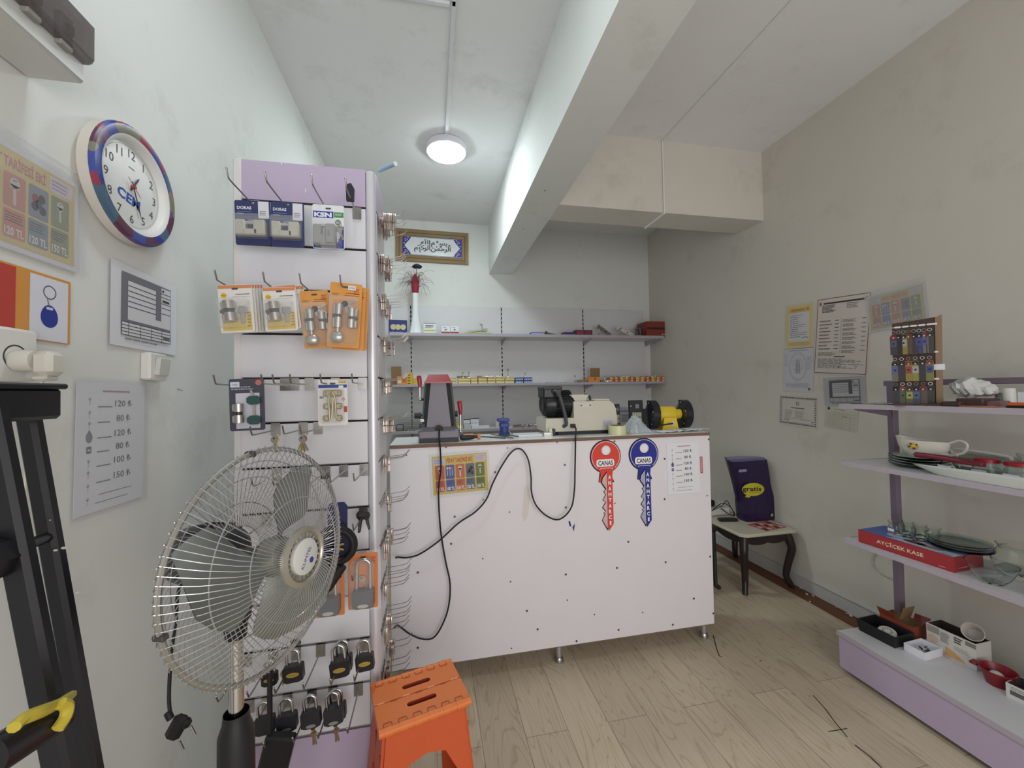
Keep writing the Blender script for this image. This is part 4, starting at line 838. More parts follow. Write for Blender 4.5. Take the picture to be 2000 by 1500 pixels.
# ------------------------------------------------------------------ folding step stool
zS = .50; c4 = [at(x, y, 2, zS) for x, y in ((725, 1335), (885, 1288), (914, 1362), (737, 1434))]
ctr = sum(c4, V())/4; ux = ((c4[1]-c4[0])+(c4[2]-c4[3])); ang = math.degrees(math.atan2(ux.y, ux.x)); SWd = ux.length/2; SDp = (((c4[0]+c4[1])-(c4[2]+c4[3]))/2).length
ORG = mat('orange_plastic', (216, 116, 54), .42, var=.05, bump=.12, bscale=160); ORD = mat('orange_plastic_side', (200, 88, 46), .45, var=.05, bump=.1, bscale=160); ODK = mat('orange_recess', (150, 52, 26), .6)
t = thing('step_stool', 'orange plastic folding step stool on the floor by the counter', 'stool', (ctr.x, ctr.y, 0), (0, 0, ang)); w, d = SWd, SDp
def half_top(y0, y1, name):
    b = MB(); ym = (y0+y1)/2; sy = 1 if ym > 0 else -1; hy = (abs(y1-y0)*.5-.002); slot = (-.048, .048, ym-sy*.012-.010, ym-sy*.012+.010)
    # plate with a rounded handle slot through it
    out = [(-w/2, ym-hy), (w/2, ym-hy), (w/2, ym+hy), (-w/2, ym+hy)]; k = 8; sl = []
    for cx, a0 in ((slot[1]-.010, -PI/2), (slot[0]+.010, PI/2)): sl += [(cx+.010*math.cos(a0+PI*i/k), (slot[2]+slot[3])/2+.010*math.sin(a0+PI*i/k)) for i in range(k+1)]
    m6 = [(x0+(x1-x0)*q/7, y) for x0, x1, y in ((slot[1]-.010, slot[0]+.010, slot[3]),) for q in range(1, 7)]; sl = sl[:k+1]+m6+sl[k+1:]+[(-x, 2*(slot[2]+slot[3])/2-y) for x, y in m6]
    for z, flip in ((zS, 0), (zS-.022, 1)):
        # fan of quads between slot outline and rectangle
        n = len(sl); o2 = []
        for (x, y) in sl:
            ddx, ddy = x, y-(slot[2]+slot[3])/2; yc = (slot[2]+slot[3])/2; s1 = min(((w/2)/abs(ddx)) if abs(ddx) > 1e-6 else 9e9, ((ym+hy-yc)/ddy if ddy > 1e-9 else ((yc-ym+hy)/-ddy if ddy < -1e-9 else 9e9))); o2.append((ddx*s1, yc+ddy*s1))
        vs = [(x, y, z) for x, y in sl]+[(x, y, z) for x, y in o2]; fs = []
        for i in range(n):
            j = (i+1) % n; fs.append((i, j, n+j, n+i) if flip else (i, n+i, n+j, j))
        b.add(vs, fs, ORG)
        for X in (-w/2, w/2):
            for Yc in (ym-hy, ym+hy):
                cand = sorted(o2, key=lambda p: (abs(p[0]-X) > 1e-4, abs(p[1]-Yc))); cand2 = sorted(o2, key=lambda p: (abs(p[1]-Yc) > 1e-4, abs(p[0]-X)))
                b.add([(X, Yc, z), cand[0]+(z,), cand2[0]+(z,)], [(0, 1, 2)], ORG)
    n = len(sl); b.add([(x, y, zS) for x, y in sl]+[(x, y, zS-.022) for x, y in sl], [(i, (i+1) % n, n+(i+1) % n, n+i) for i in range(n)], ODK)
    b.add([(x, y, zS) for x, y in out]+[(x, y, zS-.022) for x, y in out], [(i, (i+1) % 4, 4+(i+1) % 4, 4+i) for i in range(4)], ORG)
    b.build(name, t)
half_top(-d/2, 0, 'front_top_half'); half_top(0, d/2, 'rear_top_half')
b = MB()
for i in range(7): x = -w/2+w*(i+.5)/7; b.box((x, (-1)**i*.002, zS+.0006), (w/7*.55, .005, .001), ODK if i % 2 else C(236, 160, 116)); b.box((x, .0, zS-.012), (w/7*.8, .012, .018), ORG)
b.build('centre_hinge', t)
for sy in (-1, 1):
    b = MB(); b.tube([(-w/2, sy*(d/2-.002), zS-.010), (w/2, sy*(d/2-.002), zS-.010)], .0125, ORG, 14)
    for i in range(6):
        x = -w/2+w*(i+.62)/6.4; b.tube([(x-.012, sy*(d/2-.002), zS-.010), (x+.012, sy*(d/2-.002), zS-.010)], .0137, mat('orange_plastic', (0, 0, 0)), 14)
        b.box((x-.0125, sy*(d/2-.012), zS+.0008), (.0018, .018, .0008), ODK); b.box((x+.0125, sy*(d/2-.012), zS+.0008), (.0018, .018, .0008), ODK); b.box((x, sy*(d/2-.022), zS+.0008), (.022, .0018, .0008), ODK)
    b.build('edge_hinge', t)
def leg_panel(sy):
    b = MB(); yt, yb = sy*(d/2-.012), sy*(d/2+.03); wt, wb = w/2-.022, w/2+.025; th = .014
    out = [(-wb, 0), (-wb*.70, 0), (-wb*.64, .18), (-wb*.56, .30), (-wb*.34, .37), (0, .385), (wb*.34, .37), (wb*.56, .30), (wb*.64, .18), (wb*.70, 0), (wb, 0), (wt, zS-.022), (-wt, zS-.022)]
    def Y(z): return yb+(yt-yb)*z/(zS-.022)
    n = len(out); vs = [(x, Y(z)-th/2, z) for x, z in out]+[(x, Y(z)+th/2, z) for x, z in out]
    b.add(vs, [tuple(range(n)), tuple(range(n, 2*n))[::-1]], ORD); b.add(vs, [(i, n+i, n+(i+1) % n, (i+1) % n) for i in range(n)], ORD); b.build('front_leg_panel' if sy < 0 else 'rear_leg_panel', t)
leg_panel(-1); leg_panel(1)
for sx in (-1, 1):
    b = MB(); xt, xb = sx*(w/2-.018), sx*(w/2+.028); z1 = zS-.03
    for (ya, yb_) in ((-d/2, -.008), (.008, d/2)):
        out = [(ya*1.16 if ya < -.05 else ya, .0), (yb_*1.16 if yb_ > .05 else yb_, 0), (yb_ if yb_ < .05 else yb_-.012, z1), (ya if ya > -.05 else ya+.012, z1)]
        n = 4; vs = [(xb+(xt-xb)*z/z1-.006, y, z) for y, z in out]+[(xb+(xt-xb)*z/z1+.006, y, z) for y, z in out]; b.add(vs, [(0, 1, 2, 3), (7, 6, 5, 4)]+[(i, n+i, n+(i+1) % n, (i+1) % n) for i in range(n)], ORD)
    for z in (.1, .2, .3, .4): b.box((xb+(xt-xb)*z/z1+sx*.0065, -d*.43, z), (.002, .006, .035), ODK); b.box((xb+(xt-xb)*z/z1+sx*.0065, 0, z), (.002, .006, .05), ODK)
    b.build('side_panel', t)

# ------------------------------------------------------------------ wall shelving at the back
YSH = 4.19; ZS1, ZS2, ZS3 = 2.125, 1.594, 1.115; SHX0, SHX1 = -.42, 2.655
t = thing('wall_shelving', 'white panelled wall shelving along the back wall behind the counter', 'shelving', ((SHX0+SHX1)/2, 4.4, 0)); ho = t.location
def hb(): b = MB(); b.T = M.Translation(-ho); return b
PANEL = mat('shelf_panel_white', (212, 212, 214), .45, var=.03)
xs = [-.80, -.222, .792, 1.785, 2.585]
for i in range(4):
    b = hb(); b.box(((xs[i]+xs[i+1])/2, 4.507, 1.28), (xs[i+1]-xs[i]-.014, .018, 2.39), PANEL); b.build('back_panel', t)
for i, x in enumerate(xs[1:4]):
    b = hb(); b.box((x, 4.508, 1.28), (.024, .018, 2.4), mat('standard_metal', (172, 170, 168), .4, .5))
    for k in range(46): b.box((x, 4.4985, .2+.05*k), (.012, .001, .03), DARK)
    b.build('slotted_upright', t)
for nm, z, th in (('shelf', ZS1, .030), ('shelf', ZS2, .024), ('shelf', ZS3, .026)):
    b = hb(); b.box(((SHX0+SHX1)/2, (YSH+4.495)/2, z-th/2), (SHX1-SHX0, 4.495-YSH, th-.001), PANEL); b.box(((SHX0+SHX1)/2, YSH-.001, z-th/2), (SHX1-SHX0, .003, th), LILAC_EDGE); b.build(nm, t)
for x in xs[1:4]+[2.60]:
    for z, th in ((ZS1, .03), (ZS2, .024), (ZS3, .026)):
        b = hb(); b.add([(x-.002, 4.497, z-th), (x-.002, 4.24, z-th), (x-.002, 4.24, z-th-.012), (x-.002, 4.497, z-th-.06), (x+.002, 4.497, z-th), (x+.002, 4.24, z-th), (x+.002, 4.24, z-th-.012), (x+.002, 4.497, z-th-.06)], [(0, 1, 2, 3), (7, 6, 5, 4), (0, 4, 5, 1), (1, 5, 6, 2), (2, 6, 7, 3)], LILAC_EDGE); b.build('shelf_bracket', t)
def carton(x0, x1, y0, z, Y, dep, m, name, label, cat, group=None, printf=None, roty=0, y1=None):
    a = at(x0, y0, 1, Y); c = at(x1, y0, 1, Y); h = max(.012, (a.z+c.z)/2-z); w = c.x-a.x; b = MB()
    b.box((0, dep/2, h/2), (w, dep, h), m, bev=.0015)
    if printf: b.T = FF @ M.Translation((0, h/2, .0004)); printf(b, w, h)
    return b.build(name, loc=((a.x+c.x)/2, Y, z+.0005), rot=(0, 0, roty), label=label, cat=cat, group=group)
def two_band(c1, f0, f1, c2=None, t_=None):
    def f(b, w, h):
        b.rect(-w*.48, -h/2+h*f0, w*.48, -h/2+h*f1, .0003, c1)
        if c2: b.rect(-w*.30, h*.05, w*.30, h*.28, .0004, c2)
        if t_: b.text(t_, 0, h*.16, h*.16, C(40, 40, 44), .0006, w=w*.72, bold=.02)
    return f
# upper shelf
Y1 = 4.25
carton(759, 795, 625, ZS1, 4.30, .05, mat('navy_carton', (44, 52, 112), .4), 'carton', 'navy blue carton lying at the left of the upper shelf beside the vase', 'box', None, lambda b, w, h: [b.disc(w*q, 0, h*.2, .0004, C(196, 188, 150), 12) for q in (-.25, .0, .28)]+[b.scribble(-w*.45, -h*.45, w*.45, -h*.3, 1, .0004, C(150, 158, 206))], 4)
# vase with dried grasses
p = at(812, 652, 1, Y1+.04); t = thing('flower_vase', 'tall white fluted vase holding dried grass and a black flower on the upper shelf', 'vase', (p.x, Y1+.06, ZS1+.0005))
b = MB(); prof = [(0, 0), (.074, 0), (.070, .02), (.050, .10), (.036, .19), (.031, .28), (.030, .40), (.033, .435), (.028, .435), (.026, .30)]
n = 40; vs = []; fs = []
for (r, z) in prof:
    for j in range(n): a = 2*PI*j/n; q = r*(1+.05*math.cos(8*a)*max(0, 1-z/.35)); vs.append((q*math.cos(a), q*math.sin(a), z))
for i in range(len(prof)-1):
    for j in range(n): fs.append((i*n+j, i*n+(j+1) % n, (i+1)*n+(j+1) % n, (i+1)*n+j))
b.add(vs, fs, mat('vase_white', (228, 230, 232), .25, coat=.3)); b.build('vase_body', t)
GR = mat('dried_grass', (112, 90, 84), .7, var=.2); GRD = mat('dried_grass_red', (140, 34, 56), .7, var=.2); r2 = random.Random(5)
b = MB(); b.lathe([(.027, .40), (.036, .46), (.04, .52), (.03, .60), (.012, .64), (0, .64)], GRD, 14)
for i in range(22):
    a = r2.uniform(0, 2*PI); l = r2.uniform(.02, .045); b.tube([(.03*math.cos(a), .03*math.sin(a), .44+r2.uniform(0, .1)), ((.034+l*.3)*math.cos(a), (.034+l*.3)*math.sin(a), .52+r2.uniform(0, .12)+l)], [.004, .001], GRD, 5)
b.build('red_tuft', t)
b = MB()
for i in range(70):
    a = r2.uniform(0, 2*PI); l = r2.uniform(.07, .20); hgt = r2.uniform(.06, .16); dr = r2.uniform(-.02, .16)
    pts = [(.02*math.cos(a), .02*math.sin(a), .46+r2.uniform(0, .12))]; z0 = pts[0][2]
    for q in (.35, .7, 1): pts.append((math.cos(a)*(.02+l*q), math.sin(a)*(.02+l*q)*.8, z0+hgt*math.sin(q*2.0)-dr*q*q))
    b.tube(smooth_path(pts, 3), .0013, GR, 4)
b.build('dried_grass', t)['kind'] = 'stuff'
b = MB(); b.tube(smooth_path([(.0, 0, .55), (.012, 0, .66), (.02, -.005, .70)], 4), .003, C(40, 44, 36), 6); b.tube(smooth_path([(0, 0, .56), (-.014, 0, .68), (-.04, 0, .712), (-.08, 0, .72)], 4), .0016, C(60, 56, 48), 5); b.build('flower_stem', t)
b = MB()
for k in range(9): a = 2*PI*k/9; b.ball((.02+.03*math.cos(a), -.005+.026*math.sin(a), .722-.006*(k % 2)), .026, C(40, 38, 48), (1, 1, .45), 10)
b.ball((.02, -.005, .735), .03, C(44, 42, 54), (1.1, 1, .5), 10); b.build('black_flower', t)
carton(827, 851, 631, ZS1, Y1, .06, PAPER, 'carton', 'white upright carton with a yellow green stripe right of the vase', 'box', None, lambda b, w, h: (b.rect(-w*.48, h*.45, w*.48, h*.49, .0004, C(50, 50, 56)), b.text('sasan', -w*.02, h*.18, h*.16, C(60, 64, 74), .0004, w=w*.66, bold=.02), b.rect(-w*.46, -h*.28, w*.46, -h*.12, .0004, C(186, 192, 70)), b.rect(-w*.48, -h*.49, w*.48, -h*.42, .0004, C(60, 60, 64)), b.scribble(-w*.4, 0, w*.3, h*.12, 2, .0004, GREYINK)))
for i, (x0, x1) in enumerate(((862, 879), (879.6, 896))):
    carton(x0, x1, 637, ZS1, Y1, .06, PAPER, 'carton', '%s white carton with a red foot of the pair on the upper shelf' % ('left' if not i else 'right'), 'box', 'white and red cartons', lambda b, w, h: (b.rect(-w*.49, -h*.49, w*.49, -h*.20, .0004, C(150, 50, 58)), b.poly([(-w*.25, -h*.02), (w*.2, -h*.02), (w*.05, h*.16)], .0004, GREYINK), b.scribble(-w*.3, h*.25, w*.2, h*.36, 1, .0004, GREYINK)))
carton(907, 960, 649.5, ZS1, Y1, .10, mat('lime_carton', (168, 202, 96), .45), 'carton', 'flat lime green carton on the upper shelf', 'box', None, two_band(C(110, 160, 70), .3, .6))
p = at(932, 647, 1, Y1+.03); t = thing('mortise_lock', 'silver mortise lock lying on the lime green carton', 'lock', (p.x, Y1+.045, at(930, 649.3, 1, Y1).z+.001))
b = MB(); b.box((-.01, 0, .018), (.20, .05, .014), STEEL, rot=(0, -7, 0), bev=.002); b.box((.085, 0, .03), (.05, .045, .03), NICKEL, rot=(0, -7, 0), bev=.004); b.build('lock_case', t)
b = MB(); b.tube([(.055, .0, .03), (.055, 0, .085)], .006, CHROME, 8); b.box((.045, 0, .09), (.03, .012, .02), CHROME, bev=.003); b.build('latch', t)
carton(1037, 1062, 649, ZS1, Y1, .08, mat('blue_carton', (60, 80, 160), .45), 'carton', 'flat blue carton in the middle of the upper shelf', 'box', None, two_band(C(170, 180, 220), .3, .7))
t = thing('rim_lock', 'dark lock body lying beside the flat blue carton', 'lock', tuple(at(1075, 655, 1, Y1+.05)[i] if i < 2 else ZS1 for i in range(3)))
b = MB(); b.box((0, 0, .016), (.12, .04, .022), C(74, 74, 80, .4), rot=(0, 9, 0), bev=.002); b.build('case', t); b = MB(); b.box((-.05, 0, .034), (.03, .03, .03), C(60, 60, 66, .4), rot=(0, 30, 0), bev=.003); b.build('latch', t)
carton(1101, 1125, 649, ZS1, Y1, .10, mat('dark_navy_carton', (44, 44, 84), .45), 'carton', 'dark navy carton left of the dark red one on the upper shelf', 'box', None, two_band(C(70, 80, 150), .1, .5))
carton(1124.6, 1157, 644.5, ZS1, Y1, .10, mat('dark_red_carton', (88, 36, 48), .45), 'carton', 'dark red carton on the upper shelf left of the door handles', 'box', None, lambda b, w, h: (b.rect(-w*.45, -h*.3, -w*.05, h*.3, .0004, C(150, 60, 76)), b.rect(w*.05, -h*.3, w*.45, h*.3, .0004, C(130, 50, 66))))
# door handles on plates
def door_handle(px, label, m, ang, L):
    p = at(px, 650, 1, Y1+.04); t = thing('lever_handle_set', label, 'door handle', (p.x, Y1+.07, ZS1+.0005), group='door handles on the upper shelf')
    ca, sa = math.cos(R(ang)), math.sin(R(ang)); c0 = V((0, 0, .018+abs(sa)*L/2))
    b = MB(); b.box(c0, (L, .008, .044), m, rot=(0, ang, 0), bev=.003)
    for q in (-.30, .12): b.cyl(c0+V((q*L*ca, -.006, -q*L*sa)), c0+V((q*L*ca, -.004, -q*L*sa)), .008, DARK, 10)
    b.build('plate', t)
    b = MB(); e = c0+V((-L*.34*ca, -.006, L*.34*sa)); b.tube(smooth_path([e, e+V((0, -.035, 0)), e+V((-.02, -.045, -.02)), e+V((-.035, -.045, -.075)), V(((e.x-.045), -.055, .010))], 4), .0075, CHROME, 10); b.build('lever', t)
    return t
door_handle(1182, 'grey door handle on a dark plate, left of the ivory plated one', mat('handle_grey', (120, 120, 116), .4, .4), 34, .19); door_handle(1224, 'door handle on an ivory plate leaning on the upper shelf', mat('handle_ivory', (206, 204, 190), .4), 24, .23)
for i, px in enumerate((1246, 1253)):
    p = at(px, 650, 1, Y1+.04); b = MB(); b.box((0, 0, .055), (.022, .03, .11), mat('handle_grey', (0, 0, 0)), rot=(0, -12+6*i, 0), bev=.006); b.box((.004, -.01, .10), (.05, .012, .012), STEEL, bev=.003)
    b.build('handle_rose', loc=(p.x, Y1+.07, ZS1+.001), label='%s grey handle part standing against the red brown carton' % ('left' if not i else 'right'), cat='door handle', group='door handles on the upper shelf')
carton(1263, 1311, 628, ZS1, 4.20, .22, mat('red_brown_carton', (128, 52, 46), .5), 'carton', 'large red brown carton at the right end of the upper shelf', 'box', None, lambda b, w, h: (b.rect(-w*.49, -h*.06, w*.49, h*.08, .0004, C(60, 26, 26)), *[b.rect(w*q, -h*.43, w*(q+.06), -h*.36, .0004, C(206, 196, 190)) for q in (.1, .2, .3, .4)]), 0)
# middle shelf
Y2 = 4.23
YEL1 = mat('yellow_carton', (208, 172, 66), .5); ORG1 = mat('orange_carton', (214, 140, 66), .5); BLU1 = mat('blue_white_carton', (60, 90, 160), .5)
def yprint(b, w, h): b.rect(-w*.46, -h*.32, w*.46, h*.10, .0004, C(222, 216, 196)); b.rect(w*.05, h*.16, w*.42, h*.40, .0005, C(160, 176, 80))
def oprint(b, w, h): b.rect(-w*.42, -h*.34, 0, h*.28, .0004, C(222, 206, 186)); b.rect(w*.1, -h*.2, w*.42, h*.2, .0005, C(196, 96, 60))
def bprint(b, w, h): [b.rect(w*q, -h*.4, w*(q+.13), h*.05, .0004, C(214, 220, 232)) for q in (-.46, -.27, -.08, .11, .30)]
carton(764, 783, 716, ZS2, Y2+.12, .05, CARDBOARD, 'carton', 'open brown carton standing at the left of the middle shelf', 'box')
carton(775, 793, 735, ZS2, Y2, .06, ORG1, 'carton', 'orange lock carton with a white picture left of the yellow stack', 'box', None, oprint)
carton(793.4, 806, 728, ZS2, Y2, .06, YEL1, 'carton', 'tall yellow carton with rows of black print left of the key machine', 'box', None, lambda b, w, h: [b.rect(-w*.3, h*(-.45+.24*i), w*.12, h*(-.38+.24*i), .0004, C(60, 56, 44)) for i in range(4)])
carton(806.4, 815, 739, ZS2, Y2, .06, YEL1, 'carton', 'low yellow carton beside the tall yellow stack', 'box')
hz = .031
def tier(x0, x1, m, pf, name, labels, group, tiers=2, h=hz, Y=Y2):
    a = at(x0, 748, 1, Y); c = at(x1, 748, 1, Y); w = c.x-a.x
    for k in range(tiers):
        b = MB(); b.box((0, .04, h/2), (w-.002, .08, h-.001), m, bev=.0012); b.T = FF @ M.Translation((0, h/2, .0004)); pf(b, w, h)
        b.build(name, loc=((a.x+c.x)/2+rnd.uniform(-.002, .002), Y+rnd.uniform(0, .006), ZS2+.0006+k*h), rot=(0, 0, rnd.uniform(-1.5, 1.5)), label=labels % ('bottom', 'top')[k], cat='box', group=group)
for i, (x0, x1) in enumerate(((881, 891), (895, 919), (919.5, 933), (934, 951.5), (952, 968), (968.5, 986), (986.5, 1005))):
    tier(x0, x1, YEL1, yprint, 'carton', 'yellow lock carton, %%s tier, %s stack from the left of the yellow row' % NTH[i], 'yellow cartons on the middle shelf')
for i, (x0, x1) in enumerate(((1007, 1023), (1023.5, 1040))): tier(x0, x1, BLU1, bprint, 'carton', 'blue and white carton, %%s tier, %s stack right of the yellow row' % ('left' if not i else 'right'), 'blue cartons on the middle shelf')
for i in range(11): tier(1191+10.2*i, 1191+10.2*(i+1)-.5, [ORG1, YEL1, mat('rust_carton', (186, 100, 58), .5)][(i*2) % 3], oprint, 'carton', 'small orange carton, %%s tier, %s stack from the left of the right row' % NTH[i], 'orange cartons on the middle shelf', 2, .029)
carton(1150, 1172, 736, ZS2, Y2, .08, ORG1, 'carton', 'open orange carton with a purple logo on the middle shelf', 'box', None, lambda b, w, h: b.disc(w*.05, h*.1, h*.2, .0004, C(110, 80, 140), 16))
p = at(1162, 727, 1, Y2+.09); b = MB(); b.box((0, 0, .052), (at(1172, 727, 1, Y2).x-at(1153, 727, 1, Y2).x, .003, .104), CARDBOARD)
b.build('carton_flap', loc=(p.x, Y2+.088, at(1162, 736, 1, Y2).z), label='raised brown flap behind the open orange carton', cat='flap')
# loose cylinders and keys lying on the shelves
def loose(px, Y, z, label, group, kind=0, s=1.0, name='lock_cylinder'):
    p = at(px, 748, 1, Y); b = MB(); a = rnd.uniform(-50, 50)
    if kind == 0: b.cyl((-.033*s, 0, .011*s), (-.006, 0, .011*s), .0095*s, NICKEL, 12); b.cyl((.006, 0, .011*s), (.033*s, 0, .011*s), .0095*s, NICKEL, 12); b.box((0, 0, .0075*s), (.066*s, .011, .013*s), NICKEL, bev=.002)
    elif kind == 1: b.T = M.Translation((0, 0, .0005)); key_mesh(b, 1.3*s, NICKEL); b.T = M.Identity(4)
    else: b.tube([(0, 0, 0), (0, 0, .05*s)], .003, NICKEL, 8); b.ball((0, 0, .056*s), .009*s, NICKEL, n=10); b.box((0, 0, .006), (.03, .03, .012), NICKEL, bev=.002)
    return b.build(name, loc=(p.x, Y, z), rot=(0, 0, a if kind < 2 else 0), label=label, cat='key' if kind == 1 else 'lock part', group=group)
zt = ZS2+2*hz+.002
for i, px in enumerate((898, 904, 911, 916)): loose(px, Y2+.03, zt, 'loose lock cylinder on top of the second yellow stack', 'loose cylinders on yellow cartons', 2 if i % 2 else 0)
for i, px in enumerate((938, 946, 958, 975)): loose(px, Y2+.03, zt, 'loose lock cylinder on top of the yellow carton row, towards its right half', 'loose cylinders on the right yellow cartons', 0)
loose(992, Y2+.03, zt, 'upright nickel lock knob on the right end of the yellow row', None, 2, 1.5); loose(1026, Y2+.03, zt, 'small lock knob on top of the blue cartons', None, 2, .8)
for i, px in enumerate((1054, 1061, 1069, 1077, 1086, 1095, 1104, 1111)): loose(px, Y2+.02+.03*(i % 2), ZS2+.001, 'loose key lying on the middle shelf above the black motor', 'loose keys on the middle shelf', 1, name='key')
for i, px in enumerate((1123, 1130, 1137, 1144)): loose(px, Y2+.02+.03*(i % 2), ZS2+.001, 'lock cylinder lying left of the open orange carton', 'cylinders beside the open carton', 2 if i == 0 else 0, 1.3)
for i, px in enumerate((1177, 1181, 1186)): loose(px, Y2+.02+.035*(i % 2), ZS2+.001, 'lock cylinder lying right of the open orange carton', 'cylinders right of the open carton', 2 if i == 1 else 0, 1.2)
for i in range(9): loose(1196+11*i, Y2+.04, ZS2+.060, 'flat key lying on top of the small orange cartons', 'keys on the orange cartons', 1, name='key')
# lower shelf
Y3 = 4.25
b = MB(); b.lathe([(0, 0), (.024, 0), (.02, .05), (.03, .075), (.026, .09), (0, .09)], C(170, 44, 62), 18); p = at(762, 838, 1, Y3); b.build('red_plastic_cup', loc=(p.x, Y3, ZS3), label='red plastic cap at the left end of the lower shelf', cat='cap')
carton(773, 788, 829, ZS3, Y3, .03, C(60, 60, 58), 'card_box', 'small black and white display box on the lower shelf left end', 'box', None, lambda b, w, h: (b.rect(-w*.4, -h*.1, w*.4, h*.4, .0004, C(150, 150, 140)), b.scribble(-w*.4, -h*.4, w*.4, -h*.15, 2, .0004, C(170, 170, 160))))
for i in range(5): 
    q = loose(791+5*i, Y3+.02, ZS3+.001, 'key lying on the lower shelf left of the tall key machine', 'keys on the lower shelf left end', 1, name='key')
b = MB(); p = at(800, 832, 1, 4.33)
for z in (.0, .045, .09, .135): b.box((0, 0, z+.003), (.24, .10, .004), mat('pale_green_acrylic', (196, 214, 206), .15, alpha=.5, var=0))
for x in (-.115, .115): b.box((x, 0, .08), (.005, .10, .16), mat('pale_green_acrylic', (0, 0, 0)))
b.build('display_rack', loc=(p.x, 4.36, ZS3+.001), label='small clear stepped rack on the lower shelf left of the key machine', cat='rack')
for i, (x0, x1, y0) in enumerate(((889, 904, 827),)): carton(x0, x1, y0, ZS3, Y3, .08, YEL1, 'carton', 'yellow carton on the lower shelf right of the tall key machine', 'box', None, yprint)
for i, (x0, x1, y0) in enumerate(((905, 918, 818), (919, 935, 816))):
    carton(x0, x1, y0, ZS3, Y3+.06, .08, PAPER, 'carton', '%s white carton with a dark lid on the lower shelf' % ('left' if not i else 'right'), 'box', 'white cartons with dark lids', lambda b, w, h: (b.rect(-w*.5, h*.38, w*.5, h*.5, .0004, C(70, 70, 74)), b.rect(-w*.5, -h*.02, w*.5, 0, .0004, C(90, 90, 92))))
carton(887, 891, 819, ZS3, Y3+.02, .05, C(170, 50, 60), 'carton', 'narrow red carton beside the yellow one on the lower shelf', 'box')
carton(906, 920, 829, ZS3, Y3, .05, C(196, 200, 200), 'carton', 'flat grey carton in front of the white ones on the lower shelf', 'box'); carton(921, 956, 832, ZS3, Y3, .08, PAPER, 'tray', 'long white flat tray on the lower shelf', 'tray')
carton(968, 976, 824, ZS3, Y3+.03, .05, C(206, 204, 196), 'carton', 'small cream carton behind the blue vice', 'box')
for i in range(13): loose(1002+5.4*i, Y3+.03*(i % 3), ZS3+.001, 'loose lock cylinder on the lower shelf between the vice and the motor', 'loose cylinders on the lower shelf', 0 if i % 3 else 1, 1.2)
carton(1208, 1236, 797, ZS3, 4.22, .10, C(150, 150, 156), 'carton', 'grey carton with a blue stripe behind the plastic bag', 'box', None, lambda b, w, h: (b.rect(-w*.5, h*.28, w*.5, h*.34, .0004, C(60, 64, 130)), b.scribble(-w*.3, -h*.4, w*.4, h*.1, 4, .0004, C(70, 70, 76))))

# ------------------------------------------------------------------ on the counter
# tall grey key machine seen from behind
p0 = at(817, 867, 2, ZT); p1 = at(898, 862, 2, ZT); Ym = 2.13; k = (at(898, 860, 1, Ym).x-at(817, 860, 1, Ym).x); cx = (at(898, 860, 1, Ym).x+at(817, 860, 1, Ym).x)/2
t = thing('key_machine', 'tall grey key cutting machine with a red top, seen from behind on the counter', 'key machine', (cx, Ym, ZT))
HAM = mat('hammered_grey', (124, 120, 128), .45, .35, var=.12, scale=220, bump=.4, bscale=260); CHA = mat('charcoal_metal', (52, 54, 56), .45, var=.06); RED = mat('machine_red', (158, 40, 52), .3, coat=.3)
def frustum(b, x0, x1, y0, y1, z0, X0, X1, Y0_, Y1_, z1, m, mf=None):
    vs = [(x0, y0, z0), (x1, y0, z0), (x1, y1, z0), (x0, y1, z0), (X0, Y0_, z1), (X1, Y0_, z1), (X1, Y1_, z1), (X0, Y1_, z1)]
    b.add(vs, [(0, 3, 2, 1), (4, 5, 6, 7), (1, 2, 6, 5), (2, 3, 7, 6), (3, 0, 4, 7)], m); b.add(vs, [(0, 1, 5, 4)], mf or m)
hz_ = lambda y: at(857, y, 1, Ym+.03).z-ZT
b = MB(); b.box((0, .12, .01), (k*.96, .24, .02), BLACK); b.box((0, .12, .042), (k, .25, .046), HAM, bev=.008)
b.add([(-k*.5, 0, .064), (k*.5, 0, .064), (k*.42, .03, .082), (-k*.42, .03, .082), (-k*.5, .24, .064), (k*.5, .24, .064), (k*.42, .2, .082), (-k*.42, .2, .082)], [(0, 1, 2, 3), (1, 5, 6, 2), (5, 4, 7, 6), (4, 0, 3, 7), (3, 2, 6, 7)], HAM); b.build('base', t)
zt_ = hz_(748); zc = hz_(731)
b = MB(); frustum(b, -k*.30, k*.30, .028, .2, .078, -k*.185, k*.185, .030, .18, zt_, HAM); b.build('rear_cover', t)
b = MB(); frustum(b, -k*.42, k*.44, .05, .2, .078, -k*.34, k*.34, .05, .18, zt_, CHA)
for sx in (-1, 1): b.add([(sx*k*.30, .028, .078), (sx*k*.43, .06, .078), (sx*k*.34, .06, zt_), (sx*k*.185, .030, zt_)], [(0, 1, 2, 3)], CHA)
b.build('column', t)
b = MB(); frustum(b, -k*.345, k*.345, .028, .2, zt_, -k*.24, k*.24, .05, .16, zc, RED); b.box((0, .10, zt_+.003), (k*.70, .16, .008), RED); b.build('top_cap', t)
def lever(x, z0, z1, zb, y):
    b = MB(); b.tube([(x, y, zb), (x, y, z0)], .0055, CHROME, 10); b.ball((x, y, zb), .011, CHROME, n=12); b.tube([(x, y, zb), (x+.03 if x < 0 else x-.03, y+.02, zb-.005)], .007, CHA, 10); b.build('lever_arm', t)
    b = MB(); b.tube([(x, y, z0), (x, y, z0+(z1-z0)*.4), (x-.004, y, z1-.008), (x-.004, y, z1)], [.008, .0115, .013, .010], RED, 14); b.build('lever_grip', t)
lx = at(820, 760, 1, Ym+.06).x-cx; lever(lx, hz_(756), hz_(733), hz_(779), .06)
rx = at(899, 800, 1, Ym+.08).x-cx; lever(rx, hz_(812), hz_(784), hz_(846), .08)
